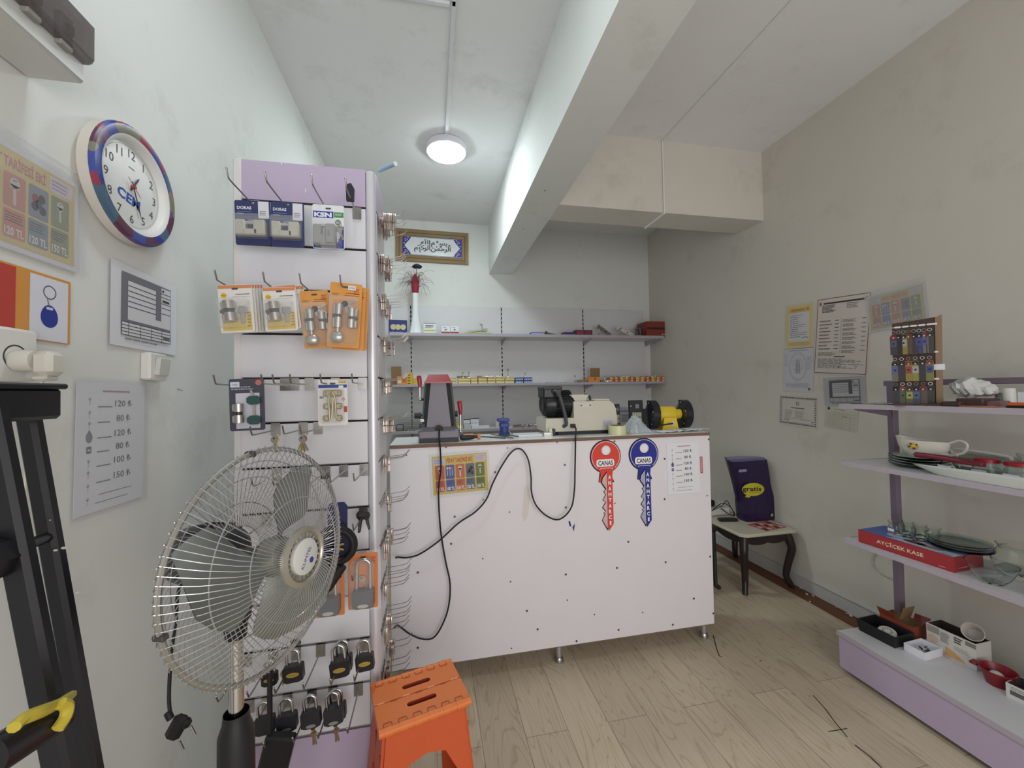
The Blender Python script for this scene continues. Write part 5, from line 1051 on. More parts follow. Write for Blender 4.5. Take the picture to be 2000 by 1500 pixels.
b = MB(); q = at(816, 811, 1, Ym+.06).x-cx; z = hz_(811); b.cyl((q-.018, .06, z), (q+.018, .06, z), .0165, BLACK, 20); b.cyl((q+.018, .06, z), (q+.06, .06, z), .006, BLACK, 10); b.cyl((k*.40, .06, hz_(809)), (k*.47, .06, hz_(809)), .018, BLACK, 18); b.build('knob', t)
b = MB(); q = at(823, 829, 1, Ym+.06).x-cx; b.ball((q, .05, hz_(829)), .009, CHROME, n=12); b.cyl((q-.004, .06, hz_(822)), (q+.03, .06, hz_(822)), .014, STEEL, 14); b.box((q+.01, .06, hz_(832)), (.04, .04, .03), CHA, bev=.004); b.build('vice_jaw', t)
b = MB(); b.lathe([(0, 0), (.022, 0), (.018, .01), (.008, .016)], RUBBER, 18, 'y', (0, .0, .07))
def on_front(lst, Y): return [at(x, y, 1, Y) for x, y in lst]
path = [V((cx, Ym+.005, ZT+.07)), V((cx, Ym-.02, ZT+.05)), V((cx, Ym-.036, ZT+.012))]+on_front([(860, 880), (861, 915), (857, 950), (857, 985), (861, 1040), (870, 1095), (879, 1140), (876, 1185), (864, 1220), (847, 1245), (825, 1248), (800, 1238), (778, 1222)], 2.07)+[V((-.18, 1.86, at(768, 1217, 1, 1.9).z))]
b.tube([p-t.location for p in smooth_path(path)], .0042, RUBBER, 8); b.build('power_cord', t)
# beige key cutting machine with a black motor
Yb = 2.24; X0 = at(1066, 840, 1, Yb).x; X1 = at(1206, 840, 1, Yb).x; bw = X1-X0
t = thing('key_cutting_machine', 'beige key cutting machine with a big black electric motor on the counter', 'key machine', (X0+bw/2, Yb, ZT)); BEI = mat('beige_enamel', (196, 192, 178), .4, var=.03)
hb_ = lambda y, x=1130: at(x, y, 1, Yb).z-ZT; lx_ = lambda x, y=820, Y=None: at(x, y, 1, Y or Yb).x-(X0+bw/2)
b = MB(); b.box((bw*.08, .11, .012), (bw*.80, .20, .024), BLACK); b.build('base_plate', t)
b = MB(); zt2 = hb_(784); xm = lx_(1121); pr = [(-bw/2+.005, .022), (bw/2, .022), (bw/2, zt2*.45), (bw/2-.008, zt2*.76), (bw/2-.022, zt2*.91), (bw/2-.048, zt2), (xm, zt2), (xm, hb_(816)), (-bw/2+.004, hb_(816)), (-bw/2, .06)]
b.T = FF; b.prism(pr, -.22, 0, BEI); b.T = M.Identity(4); b.build('housing', t)
b = MB(); b.box((bw/2-.085, .1, zt2+.004), (.10, .16, .012), BEI, bev=.004); q0, q1 = lx_(1118), lx_(1157); zq = hb_(771)
b.T = FF; b.prism([(q0-.005, zq), (q1-.005, zq), (q1-.02, zt2+.02), (q1-.03, zt2), (q0+.03, zt2), (q0+.02, zt2+.018)], -.14, -.03, BEI); b.T = M.Identity(4)
b.tube(smooth_path([(q1-.02, .05, zt2+.04), (q1+.004, .05, zt2+.03), (q1+.01, .05, zt2+.005)], 4), .007, CHA, 10); b.build('guard', t)
b = MB(); b.T = FF @ M.Translation((0, 0, .0012)); c0, c1 = lx_(1132), lx_(1157); b.rrect(c0, hb_(796), c1, hb_(787), .004, 0, C(206, 200, 190)); b.disc(c0+.012, hb_(792), .005, .0004, C(70, 60, 56), 12); b.disc(c1-.012, hb_(792), .005, .0004, C(70, 60, 56), 12)
s0, s1 = lx_(1176), lx_(1200); b.rect(s0, hb_(834), s1, hb_(822), 0, C(192, 190, 200)); b.scribble(s0+.004, hb_(833), s1-.004, hb_(823), 5, .0004, C(140, 138, 160)); b.build('rating_plate', t)
MOT = mat('motor_black', (26, 28, 32), .3, var=.1); ym = .10; zm = (hb_(816)+hb_(762))/2; rm = (hb_(762)-hb_(816))/2*1.02; m0, m1 = lx_(1051, 790, Yb+.1)+.02, xm+.005
b = MB(); b.lathe([(0, m0+.004), (rm*.55, m0+.004), (rm*.62, m0), (rm*.86, m0+.012), (rm*.97, m0+.04), (rm, m0+.07), (rm*.96, m0+.075), (rm*.96, m1), (0, m1)], MOT, 36, 'x', (0, ym, zm)); 
for i in range(30): a = 2*PI*i/30; b.box(((m0+.08+m1)/2, ym+rm*.99*math.cos(a), zm+rm*.99*math.sin(a)), (m1-m0-.08, rm*.075, .004), MOT, rot=(math.degrees(a)-0, 0, 0))
for i in range(8): a = 2*PI*i/8; b.ball((m0+.03, ym+rm*.80*math.cos(a), zm+rm*.80*math.sin(a)), .005, STEEL if i % 2 else MOT, n=8)
b.build('motor', t)
b = MB(); u0, u1 = lx_(1064), lx_(1102); b.box(((u0+u1)/2, ym-.01, (hb_(773)+hb_(758))/2), (u1-u0-.006, .13, hb_(758)-hb_(773)+.02), MOT, bev=.006); b.box(((u0+u1)/2, ym-.01, hb_(757)), (u1-u0, .14, .022), CHA, bev=.006); b.build('terminal_box', t)
b = MB(); path = [(lx_(1081), ym-.06, hb_(764)), (lx_(1087), -.005, hb_(764)), (lx_(1092), -.022, hb_(774)), (lx_(1098), -.026, hb_(796)), (lx_(1103), -.020, hb_(817)), (lx_(1104), -.014, hb_(828)), (lx_(1100), .0, hb_(832))]
b.tube(smooth_path(path), .0105, mat('grey_hose', (72, 72, 78), .45), 12); b.build('conduit_hose', t)
b = MB(); c0 = lx_(1118); b.box((c0, -.006, hb_(831)), (.030, .02, .022), BLACK, bev=.003)
path = [V((X0+bw/2+c0+.004, Yb-.02, ZT+hb_(832))), at(1125, 838, 1, 2.19), at(1124, 852, 1, 2.10), at(1124, 868, 1, 2.072)]+on_front([(1123, 920), (1122, 955), (1117, 988), (1103, 1008), (1086, 1015), (1064, 1005), (1046, 985), (1038, 960), (1037, 930), (1031, 896), (1017, 877), (1000, 882), (980, 910), (962, 945), (950, 975), (928, 1000), (895, 1022), (858, 1056), (820, 1082), (795, 1089), (775, 1088)], 2.06)+[V((-.17, 1.9, at(758, 1083, 1, 1.95).z))]
b.tube([p-t.location for p in smooth_path(path)], .0042, RUBBER, 8); b.build('power_cord', t)
b = MB(); q = lx_(1074); b.box((q, -.01, hb_(842)), (.02, .016, .05), mat('cream_knob', (206, 206, 170), .4), rot=(0, -8, 0), bev=.003); b.box((q-.02, -.01, hb_(846)), (.05, .02, .03), STEEL, bev=.003); b.box((q+.018, 0, hb_(842)), (.02, .03, .04), CHA, bev=.003); b.build('key_clamp', t)
# other things on the counter
p = at(993, 851, 2, ZT); VB = mat('vice_blue', (50, 66, 136), .45, var=.08, bump=.2)
t = thing('bench_vice', 'small blue bench vice standing on the counter', 'vice', (at(986, 849, 1, 2.32).x, 2.34, ZT))
b = MB(); b.lathe([(0, 0), (.036, 0), (.034, .014), (.026, .02), (.027, .05), (.024, .056)], VB, 24); b.build('base', t)
b = MB(); b.box((0, 0, .064), (.056, .05, .03), VB, bev=.006); b.box((-.004, 0, .094), (.068, .046, .022), VB, bev=.005); b.box((-.028, 0, .096), (.024, .05, .016), VB, bev=.004); b.build('jaw', t)
b = MB(); b.tube([(.02, -.03, .03), (.045, -.04, .0075)], .004, CHROME, 8); b.build('handle', t)
t = thing('screwdriver', 'orange and black handled screwdriver lying right of the tall key machine', 'screwdriver', tuple(at(925, 853, 2, ZT+.018)), (0, 0, 8)); SO = mat('tool_orange', (222, 134, 84), .4)
b = MB(); b.tube([(-.075, 0, 0), (-.06, 0, 0), (-.02, 0, 0), (.0, 0, 0)], [.012, .017, .016, .012], BLACK, 14); b.tube([(0, 0, 0), (.02, 0, 0)], [.010, .010], BLACK, 12); b.build('grip', t)
b = MB(); b.box((-.03, .0, .012), (.06, .02, .01), SO, bev=.004); b.lathe([(0, .02), (.012, .02), (.016, .028), (.014, .036), (0, .036)], SO, 16, 'x'); b.build('grip_inlay', t)
b = MB(); b.tube([(.036, 0, -.004), (.09, 0, -.010)], .003, STEEL, 8); b.build('blade', t)
for i, (a_, c_, lab) in enumerate((((925, 852), (987, 855.5), 'thin steel file nearest the screwdriver on the counter'), ((958, 848), (1002, 855.5), 'dark steel file crossing in front of the blue vice'), ((984, 849), (1012, 852.5), 'short steel file right of the blue vice'))):
    p, q = at(*a_, 2, ZT+.004+.003*i), at(*c_, 2, ZT+.004+.003*i); b = MB(); b.tube([V(), (q-p)*.3, q-p], [.002, .0055, .005], mat('file_steel', (104, 102, 98), .45, .6), 6, flat=.6); b.build('file', loc=p, label=lab, cat='file', group='files on the counter')
p, q = at(1012, 852, 2, ZT+.006), at(1058, 850, 2, ZT+.006); b = MB(); b.box((q-p)/2, ((q-p).length, .03, .012), PAPER, rot=(0, 0, math.degrees(math.atan2((q-p).y, (q-p).x))), bev=.002); b.build('white_bar', loc=p, label='white plastic bar lying left of the beige key machine', cat='bar')
p = at(1208, 851, 2, ZT); TAPE = mat('tape_roll', (206, 204, 166), .25, var=.04)
t = thing('tape_roll', 'roll of yellowish clear packing tape on the counter edge', 'tape roll', (at(1208, 850, 1, 2.16).x, 2.175, ZT)); hh = at(1208, 832, 1, 2.13).z-ZT; rr = (at(1224, 840, 1, 2.17).x-at(1192, 840, 1, 2.17).x)/2
b = MB(); b.lathe([(rr*.78, 0), (rr, 0), (rr, hh), (rr*.78, hh)], TAPE, 36); b.build('tape', t)
b = MB(); b.lathe([(rr*.78, hh), (rr*.74, hh), (rr*.74, 0), (rr*.78, 0)], CARDBOARD, 36); b.build('core', t)
# yellow bench grinder
Yg = 2.33; gx = at(1306, 820, 1, Yg).x; t = thing('bench_grinder', 'yellow bench grinder with two black wheel guards at the right of the counter', 'grinder', (gx, Yg+.03, ZT), (0, 0, -6))
YG = mat('grinder_yellow', (214, 186, 50), .4, var=.05); gz_ = lambda y: at(1306, y, 1, Yg).z-ZT; za = (gz_(797)+gz_(822))/2; rg = (gz_(778)-gz_(834))/2; ra = (gz_(793)-gz_(824))/2
b = MB(); b.T = FF; b.prism([(-.055, 0), (.055, 0), (.04, za-.02), (-.04, za-.02)], -.06, .06, YG); b.T = M.Identity(4); b.cyl((.012, -.066, za*.42), (.012, -.060, za*.42), .014, C(190, 190, 196), 18); b.build('pedestal', t)
b = MB(); b.lathe([(0, -.075), (ra*.9, -.075), (ra, -.06), (ra, .045), (ra*.9, .055), (ra*.62, .06), (ra*.62, .095), (0, .095)], YG, 30, 'x', (0, 0, za)); b.build('motor', t)
for nm, xg, hide in (('l', -.098, 1), ('r', .118, 0)):
    b = MB(); n = 34; prof = []
    for i in range(n+1): a = R(78)+(2*PI-R(56))*i/n; prof.append((rg*math.cos(a), rg*math.sin(a)))
    prof += [(rg*.62*math.cos(R(22)), rg*.62*math.sin(R(22))), (rg*.62*math.cos(R(78)), rg*.62*math.sin(R(78)))]
    b.T = M.Translation((xg, 0, za)) @ M(((0, 0, 1, 0), (1, 0, 0, 0), (0, 1, 0, 0), (0, 0, 0, 1)))
    b.prism(prof, -.022, .022, BLACKGLOSS); b.disc(0, 0, rg*.45, -.0235, BLACKGLOSS, 24)
    for i in range(5): a = 1.7+1.15*i; b.disc(rg*.84*math.cos(a), rg*.84*math.sin(a), .0055, -.0228, C(176, 176, 180, .3), 10)
    b.build('wheel_guard', t)
    b = MB(); b.lathe([(0, xg-.012), (rg*.84, xg-.012), (rg*.84, xg+.012), (0, xg+.012)], mat('grinding_wheel', (110, 108, 106), .9), 28, 'x', (0, 0, za)); b.build('grinding_wheel', t)
b = MB(); b.tube(smooth_path([(.012, -.066, za*.42), (-.02, -.075, za*.40), (-.07, -.07, za*.34), (-.12, -.05, za*.36)], 5), .0045, RUBBER, 8); b.build('power_cord', t)
# black display boxes behind the plastic bag, and the bag
def disp(x0, x1, y0, Y, label):
    a, c = at(x0, y0, 1, Y), at(x1, y0, 1, Y); w = c.x-a.x; h = a.z-ZT; b = MB()
    b.box((0, .012, h/2), (w, .024, h), mat('display_black', (24, 24, 30), .6), bev=.002); b.T = FF @ M.Translation((0, h/2, .001)); b.rect(-w*.3, -h*.25, w*.36, h*.08, 0, C(160, 160, 140))
    for i in range(4): b.rect(-w*.3+w*.165*i+w*.13, -h*.25, -w*.3+w*.165*i+w*.15, h*.08, .0003, C(40, 40, 46))
    b.rect(-w*.3, -h*.1, w*.36, -h*.07, .0003, C(40, 40, 46)); b.rect(-w*.05, h*.22, w*.2, h*.36, 0, C(120, 120, 126)); b.disc(-w*.38, h*.3, .004, .0002, C(200, 200, 206), 10)
    return b.build('display_card', loc=((a.x+c.x)/2, Y, ZT+.0005), rot=(-5, 0, -10), label=label, cat='display card')
disp(1231, 1256, 782, 2.40, 'black display card with small metal parts, left of the grinder'); disp(1203, 1211, 789, 2.42, 'narrow black card behind the right end of the beige machine')
b = MB(); n, m_ = 18, 12; vs = []; r3 = random.Random(11)
c0 = at(1243, 846, 2, ZT); pl = at(1218, 822, 1, 2.27); pr_ = at(1276, 845, 1, 2.2)
for i in range(n+1):
    u = i/n
    for j in range(m_+1):
        v = j/m_; x = pl.x-.01+(pr_.x-pl.x+.02)*u; y = 2.17+.11*v+.02*u; env = (math.sin(PI*min(1, max(0, u)))**.6)*(math.sin(PI*v)**.5); h = (.125*(1-u)**1.0+.018)*env
        vs.append((x-c0.x+r3.uniform(-.004, .004), y-c0.y+r3.uniform(-.004, .004), max(.001, h*(.8+.4*r3.random()))))
fs = [(i*(m_+1)+j, (i+1)*(m_+1)+j, (i+1)*(m_+1)+j+1, i*(m_+1)+j+1) for i in range(n) for j in range(m_)]
b.add(vs, fs, mat('crumpled_plastic', (196, 204, 208), .12, alpha=.55, var=.05)); b.build('plastic_bag', loc=(c0.x, c0.y, ZT+.001), label='crumpled clear plastic bag on the counter before the grinder', cat='bag', angle=20)
for i, (px, py, a) in enumerate(((1300, 842, 8), (1325, 840, -6), (1345, 838, 14))):
    p = at(px, py, 2, ZT); b = MB(); n = 8; vs = [(-.09+.18*(q % (n+1))/n, -.055 if q <= n else .055, .0015*i+.003+.004*math.sin(q*1.3+i)**2) for q in range(2*n+2)]
    b.add(vs, [(q, q+1, n+2+q, n+1+q) for q in range(n)], PAPER); b.build('paper_sheet', loc=(p.x, 2.20+.02*i, ZT), rot=(0, 0, a), label='loose white paper sheet in front of the grinder, %s from the left' % NTH[i], cat='paper', group='papers on the counter')
# framed tile calligraphy on the back wall
c4 = [at(x, y, 1, YB) for x, y in ((772, 446), (915, 457), (915, 520), (772, 508))]; fw = .80; fh = .36
t = thing('framed_calligraphy', 'brown framed tile panel with Arabic calligraphy on the back wall', 'picture', mw=place(FF, sum(c4, V())/4, -.8)); FRM = mat('frame_wood', (136, 112, 74), .45, var=.15, scale=6, stretch=(1, 6, 1))
b = MB()
for sx, sy, l, v in ((0, 1, fw, 0), (0, -1, fw, 0), (1, 0, fh, 1), (-1, 0, fh, 1)):
    L2 = l/2; iw = .072
    if v: q = [(sx*fw/2, -L2), (sx*fw/2, L2), (sx*(fw/2-iw), L2-iw), (sx*(fw/2-iw), -L2+iw)]
    else: q = [(-L2, sy*fh/2), (L2, sy*fh/2), (L2-iw, sy*(fh/2-iw)), (-L2+iw, sy*(fh/2-iw))]
    z = (.022, .022, .014, .014); b.add([(x, y, zz) for (x, y), zz in zip(q, z)]+[(x, y, 0) for x, y in q], [(0, 1, 2, 3), (4, 5, 1, 0), (3, 2, 6, 7)], FRM)
    f_ = .55; q2 = [tuple(V(q[0])*(1-f_)+V(q[3])*f_), tuple(V(q[1])*(1-f_)+V(q[2])*f_)]; b.tube([(q2[0][0], q2[0][1], .018), (q2[1][0], q2[1][1], .018)], .003, C(96, 78, 54), 6)
b.build('frame', t)
b = MB(); iw, ih = fw-.15, fh-.15; TB = C(52, 62, 150, .2); TW = C(222, 226, 228, .2); TR = C(176, 70, 96, .2)
b.box((0, 0, .005), (iw, ih, .008), TB); b.poly([(x, y) for x, y in ((-iw*.36, ih*.46), (iw*.36, ih*.46), (iw*.39, ih*.3), (iw*.44, ih*.12), (iw*.47, 0), (iw*.44, -ih*.12), (iw*.39, -ih*.3), (iw*.36, -ih*.46), (-iw*.36, -ih*.46), (-iw*.39, -ih*.3), (-iw*.44, -ih*.12), (-iw*.47, 0), (-iw*.44, ih*.12), (-iw*.39, ih*.3))], .0094, TW)
for sx in (-1, 1):
    for sy in (-1, 1):
        for k in range(6): a = k*PI/3; b.disc(sx*iw*.445+.013*math.cos(a), sy*ih*.31+.013*math.sin(a), .008, .0096+.0001*k, TR if k % 2 else C(150, 170, 214), 10)
        b.disc(sx*iw*.41, sy*ih*.42, .008, .0097, C(150, 170, 214), 10); b.disc(sx*iw*.475, sy*ih*.12, .008, .0097, C(150, 190, 214), 10)
for y in (-1, 1): b.rect(-iw/2, y*ih*.485-.0015, iw/2, y*ih*.485+.0015, .0098, TW)
b.text('\uFDFD', 0, -ih*.19, ih*.66, C(46, 48, 60), .0105, w=iw*.62, bold=.004); b.build('tile_panel', t)

# ------------------------------------------------------------------ side table in the corner
zt = .44; tx0, tx1 = 2.165, 2.655; ty0, ty1 = 2.49, 3.14
t = thing('side_table', 'dark wooden side table with curved legs and a cream stone top, right of the counter', 'table', ((tx0+tx1)/2, (ty0+ty1)/2, 0)); to = t.location
WOOD = mat('dark_wood', (44, 32, 32), .35, var=.2, scale=8); MARB = mat('cream_stone', (206, 200, 180), .35, var=.06, scale=5)
b = MB(); w, d = tx1-tx0, ty1-ty0
def oct_(k, c=.035): x, y = w/2-k, d/2-k; return [(-x+c, -y), (x-c, -y), (x, -y+c), (x, y-c), (x-c, y), (-x+c, y), (-x, y-c), (-x, -y+c)]
def stack(b, lv, m):
    n = 8
    for (k0, z0), (k1, z1) in zip(lv, lv[1:]):
        p, q = oct_(k0), oct_(k1); b.add([(x, y, z0) for x, y in p]+[(x, y, z1) for x, y in q], [(i, (i+1) % n, n+(i+1) % n, n+i) for i in range(n)], m)
    b.add([(x, y, lv[-1][1]) for x, y in oct_(lv[-1][0])], [tuple(range(n))], m); b.add([(x, y, lv[0][1]) for x, y in oct_(lv[0][0])], [tuple(range(n))[::-1]], m)
stack(b, [(.035, .412), (.010, .418), (.0, .426), (.0, .432), (.012, .436), (.016, .44)], MARB); b.build('stone_top', t)
b = MB()
for sy in (-1, 1):
    pts = [(-w/2+.06, .41), (w/2-.06, .41)]+[(w/2-.06-(w-.12)*i/12, .37-.022*abs(math.sin(2*PI*i/12*1.0))-.012*(math.sin(PI*i/12)**6)) for i in range(13)]
    b.T = M.Translation((0, sy*(d/2-.05), 0)) @ FF; b.prism(pts, -.009, .009, WOOD)
for sx in (-1, 1):
    pts = [(-d/2+.06, .41), (d/2-.06, .41)]+[(d/2-.06-(d-.12)*i/12, .37-.022*abs(math.sin(2*PI*i/12))) for i in range(13)]
    b.T = M.Translation((sx*(w/2-.05), 0, 0)) @ FL; b.prism(pts, -.009, .009, WOOD)
b.T = M.Identity(4); b.build('apron', t)
for sx in (-1, 1):
    for sy in (-1, 1):
        b = MB(); x, y = sx*(w/2-.055), sy*(d/2-.055); o = lambda k: (x+sx*k, y+sy*k)
        b.tube(smooth_path([o(-.006)+(.415,), o(.008)+(.35,), o(.016)+(.29,), o(-.002)+(.18,), o(-.012)+(.09,), o(.004)+(.035,), o(.016)+(.0,)], 4), [.030-.0*i for i in range(3)]+[.031-.0006*i for i in range(22)], WOOD, 10); b.build('leg', t)
# dark purple shopping bag
bl = at(1462, 1003, 2, zt); pA, pB = at(1430, 905, 1, 2.66), at(1499, 897, 1, 2.62)
X = lambda px, py, Y: at(px, py, 1, Y)
Yb2 = 2.74; t = thing('shopping_bag', 'dark purple glossy shopping bag standing on the side table', 'bag', (X(1470, 1000, Yb2).x, Yb2, zt+.001)); bo = t.location
BAG = mat('bag_purple', (44, 30, 72), .22, var=.08, bump=.5, bscale=22); BAGI = mat('bag_inner', (150, 146, 176), .4, var=.06)
lv = []
for (xl, xr, py, dd) in ((1458, 1523, 1012, .13), (1456, 1521, 1000, .13), (1453, 1512, 975, .12), (1446, 1505, 950, .11), (1440, 1503, 930, .105), (1434, 1500, 912, .10), (1429, 1498, 900, .10)):
    z = X(1470, py, Yb2).z-zt; a, c = X(xl, py, Yb2).x-bo.x, X(xr, py, Yb2).x-bo.x; lv.append((a, c, max(0, z), dd))
lv[0] = (lv[0][0], lv[0][1], 0, lv[0][3])
def bagring(a, c, z, dd, r4, wv): return [(a, 0+wv, z), (a+(c-a)*.3, -.012, z), (a+(c-a)*.65, -.006, z), (c, 0, z), (c+.012, dd*.5, z), (c-.004, dd, z), (a+(c-a)*.5, dd+.012, z), (a+.01, dd*.9, z), (a-.006, dd*.5, z)]
b = MB(); rings = [bagring(*l, 0, 0) for l in lv]; n = 9; top = [(x, y, z+(.022 if i in (6, 7) else .012 if i in (4, 5, 8) else 0)) for i, (x, y, z) in enumerate(rings[-1])]; rings[-1] = top
vs = [p for r_ in rings for p in r_]; fs = [(i*n+j, i*n+(j+1) % n, (i+1)*n+(j+1) % n, (i+1)*n+j) for i in range(len(rings)-1) for j in range(n)]+[tuple(range(n))[::-1]]; b.add(vs, fs, BAG)
ins = [[(x*.97+.0, y*.92+.004, z) for x, y, z in rings[k]] for k in (-1, -2, -3)]; vs = [p for r_ in ins for p in r_]; b.add(vs, [(i*n+(j+1) % n, i*n+j, (i+1)*n+j, (i+1)*n+(j+1) % n) for i in range(2) for j in range(n)]+[tuple(range(2*n, 3*n))], BAGI)
b.build('bag_body', t, angle=60)
lc = X(1468, 955, Yb2); b = MB(); b.T = M.Translation((lc.x-bo.x, -.022, lc.z-zt)) @ FF @ M.Rotation(R(-3), 4, 'Z') @ M.Scale(1.42, 4); BY = C(206, 200, 52, .3)
b.poly([(.072*math.cos(2*PI*i/36)-.004, .036*math.sin(2*PI*i/36)) for i in range(36)], 0, BY); b.poly([(-.05, -.03), (-.02, -.036), (-.03, -.045), (-.055, -.04)], .0002, BY); b.text('gratis', -.012, -.008, .026, C(30, 22, 44), .0006, w=.122, bold=.012); b.rect(-.03, -.017, .05, -.0145, .0006, C(190, 60, 80)); b.build('logo', t)
hc = X(1446, 919, Yb2); b = MB(); b.T = M.Translation((hc.x-bo.x+.01, -.016, hc.z-zt)) @ FF; b.rrect(-.04, -.011, .034, .011, .010, 0, BAGI); b.build('hand_hole', t)
gc = X(1507, 1005, Yb2); b = MB(); b.T = M.Translation((gc.x-bo.x-.01, -.014, gc.z-zt)) @ FF; b.disc(0, 0, .012, 0, C(176, 190, 90), 18); b.build('round_mark', t)
# clutter on the table
def tq(px, py, dz=0): return at(px, py, 2, zt+dz)
p = tq(1458, 1017); b = MB(); b.box((0, 0, .001), (.22, .16, .002), C(170, 90, 84)); b.T = M.Translation((0, 0, .0022))
for i in range(5):
    for j in range(3): b.rect(-.10+.04*i, -.07+.047*j, -.07+.04*i, -.035+.047*j, 0, [C(60, 50, 56), C(206, 190, 186), C(190, 120, 110)][(i+j) % 3])
b.build('magazine', loc=(2.50, 2.63, zt+.0005), rot=(0, 0, 10), label='red photo leaflet lying on the side table in front of the bag', cat='leaflet')
p = tq(1412, 1008); t = thing('phone_handset', 'black phone handset lying on the side table', 'phone', (2.30, 2.80, zt+.001)); b = MB(); b.box((0, 0, .012), (.15, .05, .02), BLACK, rot=(0, 0, -14), bev=.008); b.box((.01, 0, .0225), (.05, .03, .002), C(60, 62, 70), rot=(0, 0, -14)); b.build('body', t)
p = tq(1416, 1001); t = thing('white_telephone', 'white telephone base with black wires at the left of the side table', 'phone', (2.33, 2.99, zt+.001)); b = MB(); b.box((0, 0, .03), (.20, .14, .06), mat('phone_white', (214, 214, 208), .4), bev=.012); b.build('base', t)
b = MB(); b.box((-.03, .02, .085), (.08, .05, .05), BLACK, bev=.01); b.box((-.075, .0, .10), (.05, .05, .09), BLACK, bev=.012); b.build('handset', t)
for k, dy in enumerate((0, .03)):
    b = MB(); b.tube(smooth_path([(-.08, -.07, .05), (.0, -.09+dy, .09), (.07, -.06+dy, .12-.03*k), (.11, -.06, .06), (.125, -.085+dy*.3, .012), (.08, -.10, .006), (.0, -.09+dy*.4, .066)], 5), .0032, RUBBER, 6); b.build('wire', t)
p = tq(1432, 990); t = thing('power_adapter', 'white power adapter standing on the telephone base', 'adapter', (2.40, 2.99, zt+.0625)); b = MB(); b.box((0, 0, .02), (.06, .05, .038), mat('phone_white', (0, 0, 0)), rot=(0, 0, 12), bev=.006); b.box((-.012, -.006, .041), (.03, .03, .004), C(190, 190, 184), rot=(0, 0, 12)); b.build('body', t)
# black chair leg behind the counter corner
t = thing('wooden_chair', 'dark wooden chair half hidden behind the right end of the counter', 'chair', (1.90, 2.84, 0))
b = MB(); b.box((0, 0, .44), (.38, .38, .04), WOOD, bev=.01); b.build('seat', t)
for sx in (-1, 1):
    for sy in (-1, 1): b = MB(); b.tube([(sx*.165, sy*.165, .42), (sx*.17, sy*.17, .02), (sx*.17+.012, sy*.175-.01, .012), (sx*.17+.02, sy*.18-.02, .006)], [.019, .017, .016, .013], BLACK, 10); b.build('leg', t)
b = MB(); b.box((0, .18, .70), (.36, .025, .5), WOOD, bev=.008); b.build('backrest', t)

# paper scraps on the brown strip
r5 = random.Random(4); first = None
for i, (px, py) in enumerate(((1527, 1128), (1547, 1139), (1563, 1148), (1565, 1150), (1576, 1161), (1588, 1164), (1582, 1176), (1633, 1187), (1656, 1199), (1662, 1203))):
    p = at(px, py, 2, .006); b = MB(); s_ = r5.uniform(.008, .016); b.add([(-s_, -s_*.5, 0), (s_, -s_*.4, .001), (s_*.9, s_*.6, .004), (-s_*.7, s_*.5, .002)], [(0, 1, 2, 3)], PAPER); b.build('paper_scrap', loc=(p.x, p.y, .0066), rot=(0, 0, r5.uniform(0, 180)), label='tiny white paper scrap on the brown floor strip', cat='paper scrap', group='paper scraps by the right wall')

# ------------------------------------------------------------------ papers on the right wall
def rw(x, y): return at(x, y, 0, XR)
def rsheet(tl, tr, bl, name, label, cat, fn, roll=None, off=.003, base=None, tape=True):
    a, c, d = rw(*tl), rw(*tr), rw(*bl); w = abs(a.y-c.y); h = abs(a.z-d.z); ctr = (c+d)/2; rl = math.degrees(math.atan2(c.z-a.z, abs(a.y-c.y))) if roll is None else roll
    b = MB(); b.box((0, 0, -.0006), (w, h, .0008), base or mat('aged_paper', (206, 202, 196), .6, var=.03)); fn(b, w, h)
    return b.build(name, mw=place(FR, (XR-off, ctr.y, ctr.z), rl), label=label, cat=cat)
AG = (206, 202, 196)
def f_yellow(b, w, h):
    Yl = C(212, 196, 132); b.rect(-w*.46, -h*.46, w*.46, h*.46, .0003, Yl); b.rect(-w*.36, -h*.34, w*.36, h*.34, .0005, C(206, 208, 212)); b.rect(-w*.36, h*.30, w*.36, h*.40, .0007, C(206, 178, 112)); b.disc(w*.30, h*.36, .008, .0009, C(190, 120, 80), 14); b.scribble(-w*.28, h*.33, w*.2, h*.38, 2, .0009, C(150, 100, 70))
    b.scribble(-w*.32, -h*.26, w*.32, h*.26, 12, .0007, C(110, 112, 122), .3, .6); b.rect(-w*.36, -h*.43, w*.36, -h*.36, .0007, C(206, 178, 120)); b.tube([(w*.1, -h*.28, .001), (w*.2, -h*.25, .001), (w*.34, -h*.27, .001)], .0018, C(60, 66, 110), 5)
rsheet((1533, 598), (1588, 588), (1536, 682), 'certificate', 'yellow bordered certificate left of the red framed tariff on the right wall', 'certificate', f_yellow)
